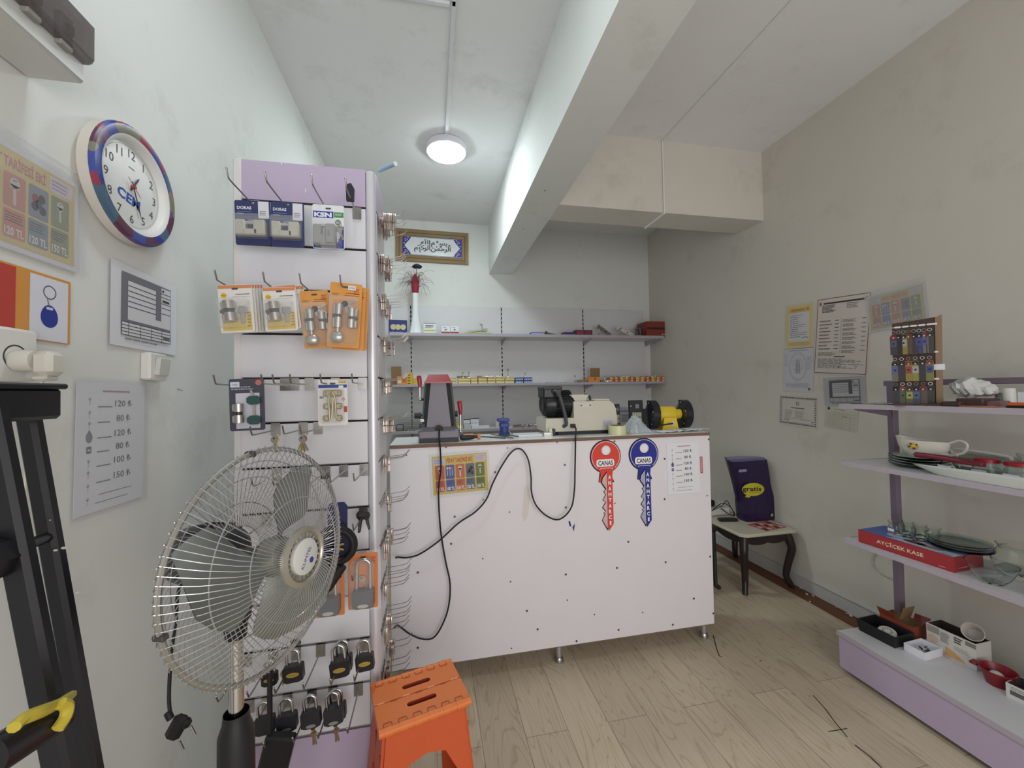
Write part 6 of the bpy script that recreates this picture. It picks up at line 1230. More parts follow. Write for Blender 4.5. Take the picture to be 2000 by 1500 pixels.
def f_tariff(b, w, h):
    RD = C(130, 58, 62); q = .004
    for x0_, y0_, x1_, y1_ in ((-w*.48, -h*.485, w*.48, -h*.485+q), (-w*.48, h*.485-q, w*.48, h*.485), (-w*.48, -h*.485, -w*.48+q, h*.485), (w*.48-q, -h*.485, w*.48, h*.485)): b.rect(x0_, y0_, x1_, y1_, .0004, RD)
    I = C(72, 68, 70); b.rect(-w*.36, h*.41, w*.38, h*.432, .0004, I); b.scribble(-w*.38, h*.30, -w*.12, h*.40, 6, .0004, I, .6); b.scribble(w*.08, h*.33, w*.32, h*.40, 4, .0004, I, .4)
    for sx in (-1, 1): b.disc(sx*w*.42, h*.42, .008, .0004, C(160, 90, 90), 12, .014)
    b.rect(-.0006, -h*.22, .0006, h*.22, .0004, I)
    for i in range(9):
        y = h*(.19-.045*i); b.rect(-w*.42, y, -w*(.42-.16-.1*rnd.random()), y+.0045, .0004, I); b.rect(-w*.12, y, -w*.04, y+.004, .0004, I); b.scribble(-w*.42, y-.006, -w*.2, y-.002, 1, .0004, GREYINK)
    b.scribble(-w*.42, -h*.26, -w*.06, -h*.21, 5, .0004, GREYINK)
    for i in range(8): y = h*(.19-.055*i); b.scribble(w*.03, y-.016, w*.28, y+.004, 3, .0004, I, .45); b.rect(w*.36, y, w*.43, y+.0035, .0004, I)
    b.rect(-w*.1, -h*.275, w*.1, -h*.262, .0004, I); b.scribble(-w*.42, -h*.42, w*.42, -h*.29, 9, .0004, GREYINK, .45, .5); b.disc(0, -h*.40, .006, .0006, GREYINK, 12); b.poly([(w*.24, -h*.35), (w*.36, -h*.35), (w*.30, -h*.43)], .0006, C(190, 180, 178))
rsheet((1591, 585), (1698, 569), (1594, 730), 'tariff_sheet', 'large price tariff sheet with a thin dark red frame on the right wall', 'notice', f_tariff, base=mat('tariff_paper', (212, 204, 198), .55, var=.03))
p = (rw(1750, 603)); o = price_poster(.40).build('price_poster', mw=place(FR, (XR-.004, p.y, p.z), 3.4), label='faded key price poster in a clear sleeve on the right wall above the shelf rack', cat='poster', group='key price posters'); o.scale = (.98, 1.02, 1)
b = MB(); b.box((.0, .016, 0), (.318, .25, .0006), FILM); b.build('clear_sleeve', o, loc=(0, 0, .002), rot=(0, 0, 2))
def f_round(b, w, h):
    G = C(150, 150, 160); b.ring(0, h*.08, .062, .075, .0004, C(190, 190, 200), 36, e=1.45); b.ring(0, h*.12, .042, .044, .0004, G, 28); b.disc(0, h*.18, .020, .0004, C(176, 176, 186), 16)
    for x in (-.014, 0, .014): b.rect(x-.004, -h*.08, x+.004, h*.14, .0006, G)
    b.scribble(-w*.4, -h*.40, w*.4, -h*.30, 5, .0004, G, .35, .1); b.rect(-w*.3, h*.44, w*.3, h*.455, .0004, G); b.scribble(-w*.46, h*.1, -w*.3, h*.36, 7, .0004, G, .25, .5); b.scribble(w*.3, 0, w*.46, h*.3, 7, .0004, G, .25, .5); b.rrect(w*.34, -h*.45, w*.42, -h*.40, .003, .0005, GREYINK)
rsheet((1530, 682), (1588, 678), (1532, 764), 'diagram_sheet', 'grey printed sheet with an oval key diagram below the yellow certificate', 'notice', f_round, base=mat('bluish_paper', (202, 202, 212), .6))
def f_ornate(b, w, h):
    I = C(52, 52, 56)
    for i in range(24):
        x = -w*.46+w*.92*i/23
        for y in (-h*.42, h*.42): b.box((x, y, .0006), (.0075, .0075, .0006), I, rot=(0, 0, 45))
    for i in range(13):
        y = -h*.42+h*.84*i/12
        for x in (-w*.46, w*.46): b.box((x, y, .0006), (.0075, .0075, .0006), I, rot=(0, 0, 45))
    for y in (-h*.385, h*.385): b.rect(-w*.43, y-.0008, w*.43, y+.0008, .0004, I)
    for x in (-w*.43, w*.43): b.rect(x-.0008, -h*.385, x+.0008, h*.385, .0004, I)
    b.ring(0, h*.24, .009, .014, .0004, GREYINK, 18); b.rect(-w*.18, h*.08, w*.18, h*.105, .0004, C(90, 90, 94)); b.scribble(-w*.34, -h*.22, -w*.12, h*.02, 6, .0004, GREYINK, .3); b.scribble(-w*.06, -h*.22, w*.2, h*.02, 6, .0004, GREYINK, .3); b.rect(-w*.36, -h*.26, w*.34, -h*.25, .0004, GREYINK); b.scribble(-w*.36, -h*.33, -w*.18, -h*.29, 1, .0004, I); b.box((w*.38, -h*.31, .0006), (.009, .009, .0006), I)
rsheet((1522, 770), (1596, 775), (1524, 828), 'certificate', 'white certificate with a black ornate border, lowest on the right wall', 'certificate', f_ornate)
o = invoice_sheet(26).build('invoice_sheet', mw=place(FR, (XR-.003, rw(1650, 765).y, rw(1650, 765).z), 1.5), label='grey printed invoice form on the right wall below the tariff', cat='sheet', group='invoice forms'); o.scale = (1.2, .95, 1)
def f_table(b, w, h):
    I = C(130, 128, 122); b.disc(-w*.38, h*.34, .010, .0004, C(70, 74, 70), 14); b.rect(-w*.2, h*.33, w*.1, h*.35, .0004, I)
    for i in range(7): y = h*(.2-.1*i); b.rect(-w*.46, y, w*.46, y+.001, .0004, I); b.scribble(-w*.4, y-.012, w*.4, y-.004, 1, .0004, C(168, 166, 158), .3, .6)
    for x in (-.2, .06, .28): b.rect(w*x, -h*.42, w*x+.001, h*.2, .0004, I)
    b.rect(w*.06, h*.06, w*.2, h*.075, .0006, C(70, 70, 76))
rsheet((1609, 789), (1674, 798), (1613, 833), 'form_sheet', 'cream form sheet with a table, under the invoice form on the right wall', 'notice', f_table, base=mat('cream_paper', (204, 202, 188), .6))
# white cable coming out of the right wall behind the rack
b = MB(); pts = [rw(1712, 1080), rw(1706, 1095), rw(1714, 1112), rw(1730, 1124), rw(1745, 1130)]; p0 = pts[0]
b.tube([p-p0+V((-.006, 0, 0)) for p in smooth_path(pts)], .004, C(186, 186, 178), 8); b.build('wall_cable', loc=p0, label='thin white cable bowing along the right wall beside the rack post', cat='cable')

# ------------------------------------------------------------------ the shelf rack on the right
RX0, RX1, RY1, RY0 = 2.15, 2.50, 1.755, -.9
LAM = mat('rack_shelf_white', (206, 206, 210), .32, var=.02); POST = mat('rack_post_lilac', (124, 110, 126), .45, var=.05)
t = thing('shelf_rack', 'lilac and white display shelf rack along the right wall', 'rack', (2.3, RY1, 0)); ro = t.location
def qb(): b = MB(); b.T = M.Translation(-ro); return b
ZB, Z3, Z2, Z1 = .21, .69, 1.10, 1.405
b = qb(); b.box(((2.085+RX1)/2, (RY1-.005+RY0)/2, ZB-.0095), (RX1-2.085, RY1-RY0, .019), LAM); b.box((2.083, (RY1+RY0)/2, ZB-.011), (.004, RY1-RY0+.004, .022), LILAC_EDGE); b.build('base_shelf', t)
b = qb(); b.box((2.098, (RY1-.01+RY0)/2, .108), (.018, RY1-RY0, .165), PURPLE); b.box((2.30, RY1-.012, .108), (.40, .018, .165), PURPLE); b.build('base_panel', t)
b = qb(); b.box((2.32, (RY1-.03+RY0)/2, .015), (.34, RY1-RY0-.06, .03), DARK); b.build('plinth', t)
for z in (Z3, Z2, Z1):
    b = qb(); b.box(((RX0+RX1)/2, (RY1+RY0)/2, z-.011), (RX1-RX0, RY1-RY0, .021), LAM); b.box((RX0-.001, (RY1+RY0)/2, z-.011), (.003, RY1-RY0+.002, .024), LILAC_EDGE); b.box(((RX0+RX1)/2, RY1+.001, z-.011), (RX1-RX0, .003, .024), LILAC_EDGE); b.build('shelf', t)
PY = 1.732
for yy in (PY, .35):
    b = qb(); b.box((2.475, yy, .868), (.035, .032, 1.296), POST, bev=.002); b.build('upright_post', t)
    for z in (Z3, Z2, Z1):
        b = qb(); b.add([(2.46, yy-.003, z-.022), (2.22, yy-.003, z-.022), (2.22, yy-.003, z-.034), (2.46, yy-.003, z-.075), (2.46, yy+.003, z-.022), (2.22, yy+.003, z-.022), (2.22, yy+.003, z-.034), (2.46, yy+.003, z-.075)], [(0, 1, 2, 3), (7, 6, 5, 4), (0, 4, 5, 1), (1, 5, 6, 2), (2, 6, 7, 3)], POST); b.build('shelf_bracket', t)
b = qb(); b.box((2.475, (PY+.03+RY0)/2, 1.512), (.034, PY+.03-RY0, .028), POST, bev=.002); b.build('top_rail', t)

def sp(px, py, z): return at(px, py, 2, z)
# --- top shelf
Yd = 1.52; kx = 2.27
t = thing('keyring_display', 'brown display board hung with leather keyrings on the top rack shelf', 'display board', (2.27, 1.48, Z1)); BRD = mat('display_board_brown', (74, 56, 50), .7, var=.08); BRE = mat('display_board_edge', (142, 118, 96), .75, var=.06)
# board faces the photographer; built from two photo-measured corners
A_, B_ = at(1747, 775, 1, 1.52), at(1842, 775, 1, 1.38); Tz = at(1752, 628, 1, 1.52).z-Z1
bx = B_-A_; bwid = math.hypot(bx.x, bx.y); bang = math.degrees(math.atan2(bx.y, bx.x)); t.location = (A_.x, A_.y, Z1); t.rotation_euler = (0, 0, R(bang))
b = MB(); b.T = FF; b.prism([(-.004, 0), (bwid, 0), (bwid, Tz), (.0, Tz*.97)], -.012, 0, BRD); b.prism([(bwid*.86, 0), (bwid, 0), (bwid+.006, Tz*1.02), (bwid*.90, Tz*.99)], 0, .004, BRE); b.build('board', t)
b = MB(); b.box((bwid*.5, -.03, .004), (bwid*.96, .08, .008), BRD); b.build('base', t)
for k, z in enumerate((.92, .605, .30)):
    b = MB(); b.T = FF
    for i in range(5): b.rect(bwid*(.06+.17*i), Tz*z-.004, bwid*(.06+.17*i)+bwid*(.13 if i < 4 else .2), Tz*z+.004, .006+.001*(i % 2), PAPER)
    b.tube([(-.0, Tz*z, .004), (bwid*.86, Tz*z, .004)], .0022, C(190, 186, 182, .3), 6); b.build('price_rail', t)
b = MB(); b.T = FF; b.rect(bwid*.84, Tz*.40, bwid*1.06, Tz*.465, .006, PAPER); b.build('paper_tag', t)
KC = [[(74, 64, 84), (44, 40, 42), (182, 160, 66), (110, 92, 78), (66, 60, 58), (60, 62, 140), (150, 150, 146), (56, 46, 50)], [(130, 128, 124), (50, 42, 44), (186, 170, 74), (188, 176, 80), (48, 44, 46), (160, 160, 80)], [(84, 72, 80), (94, 104, 80), (112, 110, 70), (96, 92, 116), (128, 116, 104), (50, 44, 46)]]
TOPC = [[(90, 84, 120), 0, (206, 200, 196), 0, 0, (50, 56, 150), (96, 112, 190), 0], [(80, 100, 180), 0, (190, 60, 60), (210, 206, 200), 0, (56, 76, 170)], [0, (64, 90, 70), (190, 190, 60), (96, 110, 180), 0, 0]]
KC = [[tuple(int(v*.62+24) for v in c) for c in r_] for r_ in KC]; TOPC = [[c and tuple(int(v*.6+36) for v in c) for c in r_] for r_ in TOPC]
for k, z in enumerate((.88, .565, .27)):
    n = len(KC[k])
    for i in range(n):
        q = bwid*(.0+.86*(i+.35)/n); L = Tz*.285
        kt = thing('keyring', 'leather keyring on the brown board, %s row, %s from the left' % (NTH[k], NTH[i]), 'keyring', group='keyrings on the brown board')
        pw = V((A_.x, A_.y, Z1))+V((math.cos(R(bang))*q-math.sin(R(bang))*-.016, math.sin(R(bang))*q+math.cos(R(bang))*-.016, Tz*z)); kt.location = pw; kt.rotation_euler = (0, 0, R(bang+rnd.uniform(-14, 14)))
        b = MB(); b.T = FF; w_ = .0125; b.prism([(-w_, -L), (w_, -L), (w_*1.05, -L*.3), (w_*.8, -L*.18), (-w_*.8, -L*.18), (-w_*1.05, -L*.3)], -.002, .002, mat('leather_%d_%d' % (k, i), KC[k][i], .5, var=.08)); b.T = M.Identity(4); b.build('leather_fob', kt)
        b = MB(); b.T = FF; b.ring(0, -L*.08, .006, .0075, .001, CHROME, 16); b.rect(-w_*.8, -L*.34, w_*.8, -L*.2, .003, C(34, 32, 34) if (i+k) % 3 else C(128, 50, 58)); b.disc(0, -L*.30, .003, .0035, C(220, 220, 220), 8)
        if TOPC[k][i]: b.rrect(-w_*.85, -L*.68, w_*.85, -L*.4, .003, .0028, C(*TOPC[k][i])); b.disc(0, -L*.54, .0045, .0034, C(40, 40, 50), 10)
        b.build('ring_and_badge', kt)
def ybox(y0, y1, x0, dx, z, h, m, name, label, cat, bev=.003, group=None, rot=0):
    b = MB(); b.box((0, 0, h/2), (dx, abs(y1-y0), h), m, bev=bev); return b.build(name, loc=(x0+dx/2, (y0+y1)/2, z+.0004), rot=(0, 0, rot), label=label, cat=cat, group=group)
def yat(px, X_, py=780): return at(px, py, 0, X_).y
WAL = mat('wallet_brown', (78, 52, 54), .45, var=.12)
for i, (x0, x1, h, xx, l) in enumerate(((1812, 1832, .012, 2.20, 'flat brown leather wallet right before the keyring board'), (1838, 1878, .020, 2.20, 'thick brown leather wallet in the middle of the top rack shelf'), (1866, 1922, .034, 2.22, 'dark brown leather wallet stack below the white bag'))):
    o = ybox(yat(x0, xx), yat(x1, xx), xx, .09, Z1, h, WAL, 'wallet', l, 'wallet', .004, 'brown wallets on the top rack shelf', rnd.uniform(-6, 6))
o = ybox(yat(1918, 2.24), yat(1950, 2.24), 2.24, .08, Z1, .024, mat('wallet_mauve', (124, 96, 104), .5, var=.1), 'wallet', 'mauve leather wallet right of the dark brown stack', 'wallet', .004, 'brown wallets on the top rack shelf', 8)
b = MB()
for i in range(9): b.box((rnd.uniform(-.02, .02), -.13+.03*i, .002+.001*(i % 3)), (.02, .03, .003), [C(70, 60, 58), C(150, 150, 110), C(90, 84, 70)][i % 3], rot=(0, 0, rnd.uniform(-40, 40)))
# loose strips as single things
for i in range(6):
    b = MB(); b.box((0, 0, .0025), (.018, .05, .004), [C(70, 60, 58), C(150, 148, 96), C(90, 84, 70)][i % 3], bev=.001); b.build('leather_strip', loc=(2.18, 1.69-.058*i, Z1+.0004), rot=(0, 0, 70+rnd.uniform(-16, 16)), label='thin leather strip lying at the left end of the top rack shelf', cat='leather strip', group='leather strips on the top rack shelf')
p = at(1877, 755, 0, 2.30); b = MB(); r6 = random.Random(9)
vs = []; fs = []; n, m_ = 16, 10
for i in range(n+1):
    for j in range(m_):
        a = 2*PI*j/m_; u = i/n; rr_ = (.012+.034*math.sin(PI*u)**.7)*(1 if u < .6 else .8)*(.75+.5*r6.random()); vs.append((rr_*math.cos(a), -.085*(u-.5)*2*.9+rr_*.3*math.sin(a*3), .048+rr_*math.sin(a)-.02*u))
fs = [(i*m_+j, i*m_+(j+1) % m_, (i+1)*m_+(j+1) % m_, (i+1)*m_+j) for i in range(n) for j in range(m_)]+[tuple(range(m_))[::-1], tuple(range(n*m_, (n+1)*m_))]
b.add(vs, fs, mat('white_plastic_bag', (208, 208, 206), .35, var=.04)); b.build('crumpled_bag', loc=(2.32, p.y-.03, Z1+.036), label='crumpled white plastic bag on the wallets of the top rack shelf', cat='bag', angle=25)
ybox(yat(1845, 2.27), yat(1868, 2.27), 2.27, .06, Z1+.02, .006, PAPER, 'paper_card', 'small white card lying under the crumpled bag', 'card', .001)
ybox(yat(1900, 2.27), yat(1965, 2.27), 2.19, .10, Z1, .004, mat('orange_slip', (196, 120, 84), .6), 'paper_slip', 'flat orange slip on the front of the top rack shelf', 'paper', .001)
b = MB(); b.lathe([(0, 0), (.018, 0), (.018, .07), (.016, .075), (0, .075)], mat('phone_white', (0, 0, 0)), 20); b.build('white_bottle', loc=(2.33, yat(1972, 2.33), Z1+.0004), label='small white cylinder bottle at the right of the top rack shelf', cat='bottle')
b = MB(); b.lathe([(0, 0), (.026, 0), (.026, .055), (0, .055)], mat('pale_green_jar', (170, 176, 160), .4), 20); b.build('green_jar', loc=(2.36, yat(1962, 2.36), Z1+.0004), label='pale green round jar behind the white bottle on the top rack shelf', cat='jar')
ybox(yat(1986, 2.34), yat(2040, 2.34), 2.34, .06, Z1, .06, PAPER, 'white_box', 'white box at the right edge of the top rack shelf', 'box')
t = thing('orange_knife', 'orange and black utility knife at the right edge of the top rack shelf', 'knife', (2.21, yat(2004, 2.21), Z1)); b = MB(); b.box((0, 0, .014), (.03, .09, .014), mat('knife_orange', (216, 96, 50), .4), bev=.004); b.build('handle', t); b = MB(); b.box((0, 0, .004), (.034, .10, .008), BLACK, bev=.003); b.build('grip', t)

# --- second shelf: glass and china
GLS = mat('green_glass', (214, 232, 222), .04, trans=1.0, ior=1.4, var=0)
def lathe_thing(name, prof, m, loc, label, cat, n=36, sc=None, group=None):
    b = MB(); b.lathe(prof, m, n); o = b.build(name, loc=loc, label=label, cat=cat, group=group)
    if sc: o.scale = sc
    return o
pl = at(1800, 905, 2, Z2+.02); py_ = (yat(1739, 2.33, 895)+yat(1870, 2.33, 905))/2
for i in range(4): lathe_thing('glass_plate', [(0, 0), (.07, 0), (.09, .004), (.112, .014), (.113, .017), (.09, .008), (.07, .005), (0, .005)], GLS, (2.335, 1.525, Z2+.0006+.0125*i), 'green tinted glass plate under the sauce boat, %s from the bottom' % NTH[i], 'plate', 40, None, 'glass plates on the second rack shelf')
CHINA = mat('ivory_china', (222, 218, 208), .22, var=.02, coat=.4)
t = thing('sauce_boat', 'ivory china sauce boat with a yellow flower on the glass plates', 'sauce boat', (2.345, 1.512, Z2+.0505), (0, 0, -82))
b = MB(); n = 32; prof = [(.052, 0), (.060, .010), (.072, .045), (.076, .080)]; vs = []; fs = []
def boat(r, z, a, inn=0): return ((r-inn)*1.25*math.cos(a)-(.02 if math.cos(a) < -.8 else 0)*z*9, (r-inn)*.62*math.sin(a), z+(.016*max(0, -math.cos(a))**3 if z > .07 else 0))
rows_ = [(r, z, 0) for r, z in prof]+[(r, z, .005) for r, z in prof[::-1]]
for r, z, inn in rows_:
    for j in range(n): vs.append(boat(r, z if not inn else max(z, .006), 2*PI*j/n, inn))
fs = [(i*n+j, i*n+(j+1) % n, (i+1)*n+(j+1) % n, (i+1)*n+j) for i in range(len(rows_)-1) for j in range(n)]+[tuple(range(n))[::-1], tuple(range((len(rows_)-1)*n, len(rows_)*n))]
b.add(vs, fs, CHINA); b.build('bowl', t)
b = MB(); b.tube(smooth_path([(.090, 0, .075), (.125, 0, .092), (.150, 0, .075), (.135, 0, .035), (.09, 0, .02)], 5), .0055, CHINA, 10); b.build('handle', t)
b = MB()
for i in range(9): a = 2*PI*i/9; b.ball((-.02+.018*math.cos(a), -.0455, .052+.012*math.sin(a)), .0055, C(110, 60, 90) if i % 2 else C(206, 180, 50), (1, .25, 1), 8)
b.ball((-.02, -.0465, .052), .010, C(214, 190, 60), (1, .25, .8), 10); b.build('painted_flower', t)
t = thing('baking_dish', 'white baking dish with a loop handle behind the red lidded jars', 'dish', (2.44, yat(1928, 2.44, 895), Z2+.001)); DSH = mat('white_ceramic', (216, 218, 214), .25, var=.02)
b = MB(); b.box((0, 0, .03), (.10, .21, .055), DSH, bev=.02); b.tube(smooth_path([(-.04, .095, .05), (-.044, .10, .085), (-.044, .08, .098), (-.044, -.08, .090), (-.044, -.10, .075), (-.04, -.095, .05)], 5), .0075, DSH, 10); b.build('body', t)
b = MB(); b.box((0, 0, .065), (.08, .17, .03), mat('dish_lid_glass', (150, 160, 156), .15, alpha=.6, var=0), bev=.01); b.build('glass_lid', t)  # half clear grey-green lid in one even colour
t = thing('red_brush', 'long dark red handle lying across the second rack shelf', 'handle', (2.245, yat(1846, 2.245, 896), at(1846, 895, 0, 2.245).z), (0, 0, -90))
RH = mat('dark_red_plastic', (118, 34, 50), .35, var=.06); b = MB(); b.tube(smooth_path([(-.11, 0, 0), (-.10, 0, 0), (-.02, 0, 0), (.05, 0, -.004), (.13, 0, -.006)], 4), [.008, .011]+[.0125]*12+[.011, .010, .010], RH, 12); b.build('grip', t)
b = MB(); b.box((.09, 0, -.006), (.08, .028, .020), RH, bev=.006); b.build('head', t)
for i, (px, lab, s_) in enumerate(((1862, 'small glass jar with a white label behind the dark red handle', .7), (1928, 'glass jar with a red lid and torn white label on the second rack shelf', 1), (1992, 'glass jar with a red lid at the right end of the second rack shelf', 1.05))):
    yj = yat(px, 2.31, 915); t = thing('glass_jar', lab, 'jar', (2.31 if i else 2.29, yj, Z2+.0006), group='glass jars on the second rack shelf')
    b = MB(); b.lathe([(0, 0), (.040*s_, 0), (.046*s_, .012), (.046*s_, .035), (.034*s_, .062), (.034*s_, .07), (.031*s_, .07), (.031*s_, .062), (.043*s_, .034), (.043*s_, .012), (0, .006)], CLEAR, 28); b.build('jar_body', t)
    b = MB(); b.lathe([(0, .083), (.034*s_, .083), (.039*s_, .080), (.039*s_, .066), (.036*s_, .066)], C(150, 34, 44, .35) if i else CLEAR, 28); b.build('lid', t)
    b = MB(); b.T = M.Translation((-.0475*s_, 0, .026)) @ FR; b.rect(-.024, -.010, .024, .010, 0, PAPER); b.build('label', t)
lathe_thing('glass_bowl', [(0, 0), (.03, 0), (.05, .05), (.062, .105), (.058, .105), (.046, .05), (0, .008)], CLEAR, (2.42, yat(2032, 2.42, 900), Z2+.0006), 'clear glass tumbler at the right end of the second rack shelf', 'bowl')
t = thing('serving_dish', 'long white fish shaped serving dish at the front of the second rack shelf', 'dish', (2.20, 1.165, Z2+.0006))
b = MB(); pts = []; n = 40
def dish(k, z): return [((.046*math.sin(2*PI*i/n)*(1-.15*math.cos(2*PI*i/n)))*k, (.30*math.cos(2*PI*i/n))*(.9+.1*k)*k if abs(math.cos(2*PI*i/n)) < .9 else .30*math.cos(2*PI*i/n)*k, z) for i in range(n)]
lv = [dish(.72, 0), dish(1.0, .032), dish(.95, .032), dish(.68, .006)]; vs = [p for l in lv for p in l]
b.add(vs, [(i*n+j, i*n+(j+1) % n, (i+1)*n+(j+1) % n, (i+1)*n+j) for i in range(3) for j in range(n)]+[tuple(range(n))[::-1], tuple(range(3*n, 4*n))], DSH); b.build('dish_body', t)
# --- third shelf
A0 = sp(1677, 1058, Z3); B0 = sp(1864, 1119, Z3); bl = (B0-A0).length; ba = math.degrees(math.atan2((B0-A0).y, (B0-A0).x))
t = thing('bowl_set_carton', 'red and blue bowl set carton on the third rack shelf', 'box', (A0.x, A0.y, Z3+.0005), (0, 0, ba)); BH = .064; BD = .19
b = MB(); b.box((bl/2, BD/2, BH/2), (bl, BD, BH), C(160, 48, 54, .4)); b.T = FF; b.text('AYÇİÇEK KASE', bl*.47, BH*.38, BH*.27, C(222, 206, 180), .0008, w=bl*.50, bold=.010); b.scribble(bl*.86, BH*.12, bl*.95, BH*.2, 1, .0008, C(210, 180, 170)); b.T = M.Identity(4)
b.rect(0.002, 0.002, bl-.002, BD-.002, BH+.0006, C(84, 104, 164)); b.poly([(bl*.30, .01), (bl-.003, .003), (bl-.003, BD*.8), (bl*.62, BD*.5)], BH+.0009, C(178, 186, 204)); b.disc(bl*.36, .075, .05, BH+.0012, C(170, 186, 206), 20, .035); b.disc(bl*.56, .05, .045, BH+.0014, C(96, 58, 56), 20, .02); b.disc(bl*.72, .045, .05, BH+.0014, C(150, 120, 110), 18, .016)
b.scribble(bl*.86, .008, bl*.98, .02, 1, BH+.0014, C(70, 70, 80)); b.T = M(((0, 0, 1, bl), (1, 0, 0, 0), (0, 1, 0, 0), (0, 0, 0, 1))); b.scribble(.03, BH*.2, .10, BH*.3, 1, .0006, C(210, 180, 170)); b.build('box_body', t)
# small glasses, plates and bowls on the carton and beside it
W_ = lambda u, v: V((A0.x, A0.y, 0))+V((math.cos(R(ba))*u-math.sin(R(ba))*v, math.sin(R(ba))*u+math.cos(R(ba))*v, 0))
gp = [(1765, 0.0), (1781, .03), (1796, .055), (1784, .085), (1803, .1), (1820, .12)]
ORD6 = ['nearest the post', 'second from the post', 'third from the post', 'fourth from the post', 'fifth from the post', 'sixth from the post']
for i in range(6):
    q = W_(bl*(.28+.14*(i//2)+.04*(i % 2)), .095+.058*(i % 2)); o = lathe_thing('small_glass', [(0, 0), (.022, 0), (.026, .01), (.026, .035), (.021, .048), (.026, .058), (.0275, .062), (.025, .062), (.019, .048), (.023, .034), (.023, .01), (0, .005)], CLEAR, (q.x, q.y, Z3+BH+.0024), 'small clear glass on the red and blue carton, %s' % ORD6[i], 'glass', 22, None, 'small glasses on the carton')
    if i == 0: b = MB(); b.T = M.Translation((-.0265, 0, .022)) @ FR; b.rect(-.014, -.007, .014, .007, 0, PAPER); b.build('label', o)
q = V((2.335, 1.385, 0))
BG = mat('blue_glass', (90, 120, 200), .05, trans=1.0, ior=1.4, var=0)
lathe_thing('glass_plate', [(0, 0), (.075, 0), (.104, .010), (.105, .013), (.075, .005), (0, .005)], BG, (q.x, q.y, Z3+BH+.0024), 'blue tinted glass plate under the green ones on the carton', 'plate', 40, None, 'glass plates on the carton')
for i in range(3): lathe_thing('glass_plate', [(0, 0), (.07, 0), (.098, .010), (.099, .013), (.07, .005), (0, .005)], GLS, (q.x, q.y, Z3+BH+.0080+.0105*i), 'green tinted glass plate on the carton, %s above the blue one' % NTH[i], 'plate', 40, None, 'glass plates on the carton')
q = sp(1938, 1143, Z3); lathe_thing('glass_bowl', [(0, 0), (.034, 0), (.056, .028), (.076, .075), (.073, .075), (.053, .030), (.032, .006), (0, .006)], CLEAR, (2.23, yat(1937, 2.23, 1120), Z3+.0006), 'clear glass bowl at the front of the third rack shelf', 'bowl', 36, None, 'glass bowls on the third rack shelf')
lathe_thing('glass_vase_bowl', [(0, 0), (.05, 0), (.085, .03), (.095, .07), (.07, .115), (.074, .128), (.078, .132), (.074, .132), (.066, .115), (.091, .07), (.081, .03), (0, .006)], CLEAR, (2.405, yat(2000, 2.405, 1090), Z3+.0006), 'round clear glass jar bowl at the right end of the third rack shelf', 'bowl', 36)
ybox(1.10, 1.01, 2.19, .09, Z3, .03, mat('cream_tray', (200, 196, 182), .5), 'small_tray', 'cream tray beside the clear glass bowl on the third rack shelf', 'tray')
# --- base shelf
p = sp(1722, 1225, ZB); TL, TR_, BR_ = sp(1668, 1202, ZB+.05), sp(1712, 1195, ZB+.05), sp(1806, 1240, ZB+.05)
def open_box(name, label, cat, loc, rot, w, d, h, m, th=.003, taper=0.0, inner=None, group=None, printf=None):
    t = thing(name, label, cat, loc, (0, 0, rot), group); b = MB(); k = 1-taper
    o0 = [(-w/2*k, -d/2*k, 0), (w/2*k, -d/2*k, 0), (w/2*k, d/2*k, 0), (-w/2*k, d/2*k, 0)]; o1 = [(-w/2, -d/2, h), (w/2, -d/2, h), (w/2, d/2, h), (-w/2, d/2, h)]
    i1 = [(-w/2+th, -d/2+th, h), (w/2-th, -d/2+th, h), (w/2-th, d/2-th, h), (-w/2+th, d/2-th, h)]; i0 = [(x*k, y*k, th) for x, y, _ in i1]
    vs = o0+o1; b.add(vs, [(0, 3, 2, 1)]+[(i, (i+1) % 4, 4+(i+1) % 4, 4+i) for i in range(4)], m); b.add(o1+i1, [(i, (i+1) % 4, 4+(i+1) % 4, 4+i) for i in range(4)], m)
    b.add(i1+i0, [((i+1) % 4, i, 4+i, 4+(i+1) % 4) for i in range(4)]+[(4, 5, 6, 7)], inner or m)
    if printf: printf(b, w, d, h)
    b.build('box_body', t); return t
bt = open_box('black_tray', 'black plastic tray with drain fittings on the rack base', 'tray', (2.262, 1.655, ZB+.0005), -86, .175, .135, .058, mat('tray_black', (26, 26, 30), .4), .005, .10)
t = thing('drain_strainer', 'round white drain strainer lying in the black tray', 'strainer', (2.265, 1.645, ZB+.018), (10, -14, 0)); b = MB(); b.lathe([(0, .022), (.026, .022), (.036, .018), (.037, .010), (.02, .008), (.014, 0), (0, 0)], mat('strainer_white', (212, 210, 204), .4), 28)
for i in range(12): a = 2*PI*i/12; b.box((.017*math.cos(a), .017*math.sin(a), .0225), (.008, .003, .001), C(90, 90, 88), rot=(0, 0, math.degrees(a)))
b.build('disc', t); b = MB(); b.cyl((.0, -.034, .012), (.004, -.062, .012), .010, mat('strainer_white', (0, 0, 0)), 14); b.build('neck', t)
for i in range(5):
    b = MB(); b.lathe([(.004, 0), (.009, 0), (.009, .006), (.004, .006), (.004, 0)], STEEL, 12); b.build('metal_washer', loc=(2.24+.014*(i % 3), 1.693+.007*i, ZB+.007), label='small steel washer in the black tray', cat='washer', group='washers in the black tray')
RB = mat('red_brown_card', (140, 66, 44), .5, var=.1)
t = open_box('red_brown_box', 'open red brown carton with raised flaps behind the black tray', 'box', (2.398, 1.668, ZB+.0005), -86, .145, .10, .07, RB, .002, 0, CARDBOARD)
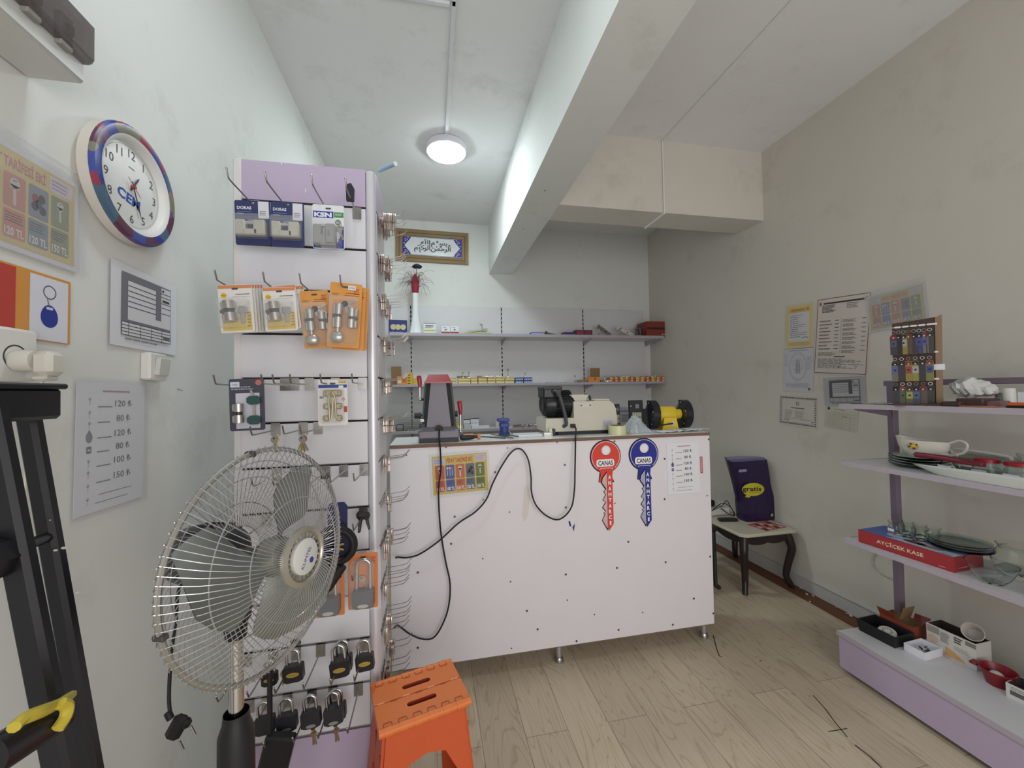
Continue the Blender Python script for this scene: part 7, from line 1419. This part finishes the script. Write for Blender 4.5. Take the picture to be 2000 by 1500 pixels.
b = MB(); b.box((-.035, -.058, .088), (.075, .003, .045), RB, rot=(28, 0, 0)); b.build('flap', t); b = MB(); b.box((.01, .02, .10), (.003, .08, .07), CARDBOARD, rot=(0, 16, 0)); b.build('flap', t); b = MB(); b.box((.05, .058, .082), (.06, .003, .035), mat('red_flap', (126, 40, 44), .5), rot=(-40, 0, 10)); b.build('flap', t)
t = open_box('white_lid_box', 'small open white carton with metal bits before the printed white carton', 'box', (2.30, 1.517, ZB+.0005), -86, .082, .122, .036, PAPER, .0025)
for i in range(14):
    b = MB(); a = rnd.uniform(0, 180); b.cyl((-.009, 0, 0), (.009, 0, 0), rnd.uniform(.003, .005), STEEL if i % 2 else C(70, 66, 64, .4), 8); b.build('metal_bit', loc=(2.30+rnd.uniform(-.035, .035), 1.517+rnd.uniform(-.022, .022), ZB+.009+.004*(i % 3)), rot=(0, 0, a), label='small metal bit inside the small open white carton', cat='metal bit', group='metal bits in the white carton')
def wp(b, w, d, h):
    b.T = M.Translation((0, -d/2-.0006, h/2)) @ FF; b.rect(-w*.48, h*.20, -w*.22, h*.46, 0, C(150, 146, 138)); b.scribble(-w*.2, h*.0, w*.0, h*.4, 8, .0003, C(120, 116, 112), .5); b.scribble(w*.08, h*.18, w*.26, h*.44, 3, .0003, C(60, 58, 58), .6); b.scribble(w*.08, -h*.1, w*.4, h*.08, 3, .0003, C(160, 156, 150), .4); b.disc(-w*.36, -h*.05, .02, 0, C(206, 178, 160), 16); b.poly([(-w*.12, -h*.46), (w*.32, -h*.46), (w*.1, -h*.22), (-w*.1, -h*.1)], 0, C(206, 160, 110)); b.rect(w*.30, h*.30, w*.5, h*.46, .0002, C(130, 124, 118)); b.T = M.Identity(4)
t = open_box('printed_white_carton', 'tall white carton with printed text in the middle of the rack base', 'box', (2.428, 1.462, ZB+.0005), -88, .18, .098, .118, mat('carton_white', (206, 204, 198), .5), .003, 0, C(70, 60, 56), printf=wp)
t = thing('white_cup', 'white plastic cup lying on top of the printed white carton', 'cup', (2.435, 1.405, ZB+.140), (0, -58, 20)); b = MB(); b.lathe([(0, -.03), (.026, -.03), (.038, .03), (.0355, .03), (.024, -.026), (0, -.026)], mat('cup_white', (200, 194, 190), .4), 28); b.build('cup_body', t)
t = thing('red_bowl', 'dark red plastic bowl with pouring lip on the rack base', 'bowl', (2.365, 1.292, ZB+.0005)); RD2 = mat('bowl_red', (128, 26, 40), .35, var=.05); b = MB(); b.lathe([(0, 0), (.036, 0), (.045, .03), (.056, .058), (.058, .064), (.054, .064), (.042, .03), (.033, .006), (0, .006)], RD2, 32); b.build('bowl_body', t); b = MB(); b.box((-.02, .062, .056), (.04, .03, .012), RD2, rot=(0, 0, 10), bev=.005); b.build('handle', t)
b = MB(); b.ball((0, 0, .026), .020, mat('egg_white', (212, 208, 196), .5), (1, 1.25, 1), 18); b.build('white_egg', loc=(2.365, 1.295, ZB+.007), label='white egg shaped object in the dark red bowl', cat='egg')
def wp2(b, w, d, h): b.T = M.Translation((0, -d/2-.0006, h/2)) @ FF; b.rect(-w*.42, -h*.2, w*.2, h*.1, 0, C(90, 90, 94)); b.scribble(-w*.4, h*.15, w*.1, h*.4, 2, .0003, C(140, 140, 140)); b.T = M.Identity(4)
open_box('white_side_carton', 'white carton with a black label at the right edge of the rack base', 'box', (2.362, 1.168, ZB+.0005), -84, .15, .10, .058, mat('carton_white', (0, 0, 0)), .003, 0, C(60, 58, 58), printf=wp2)
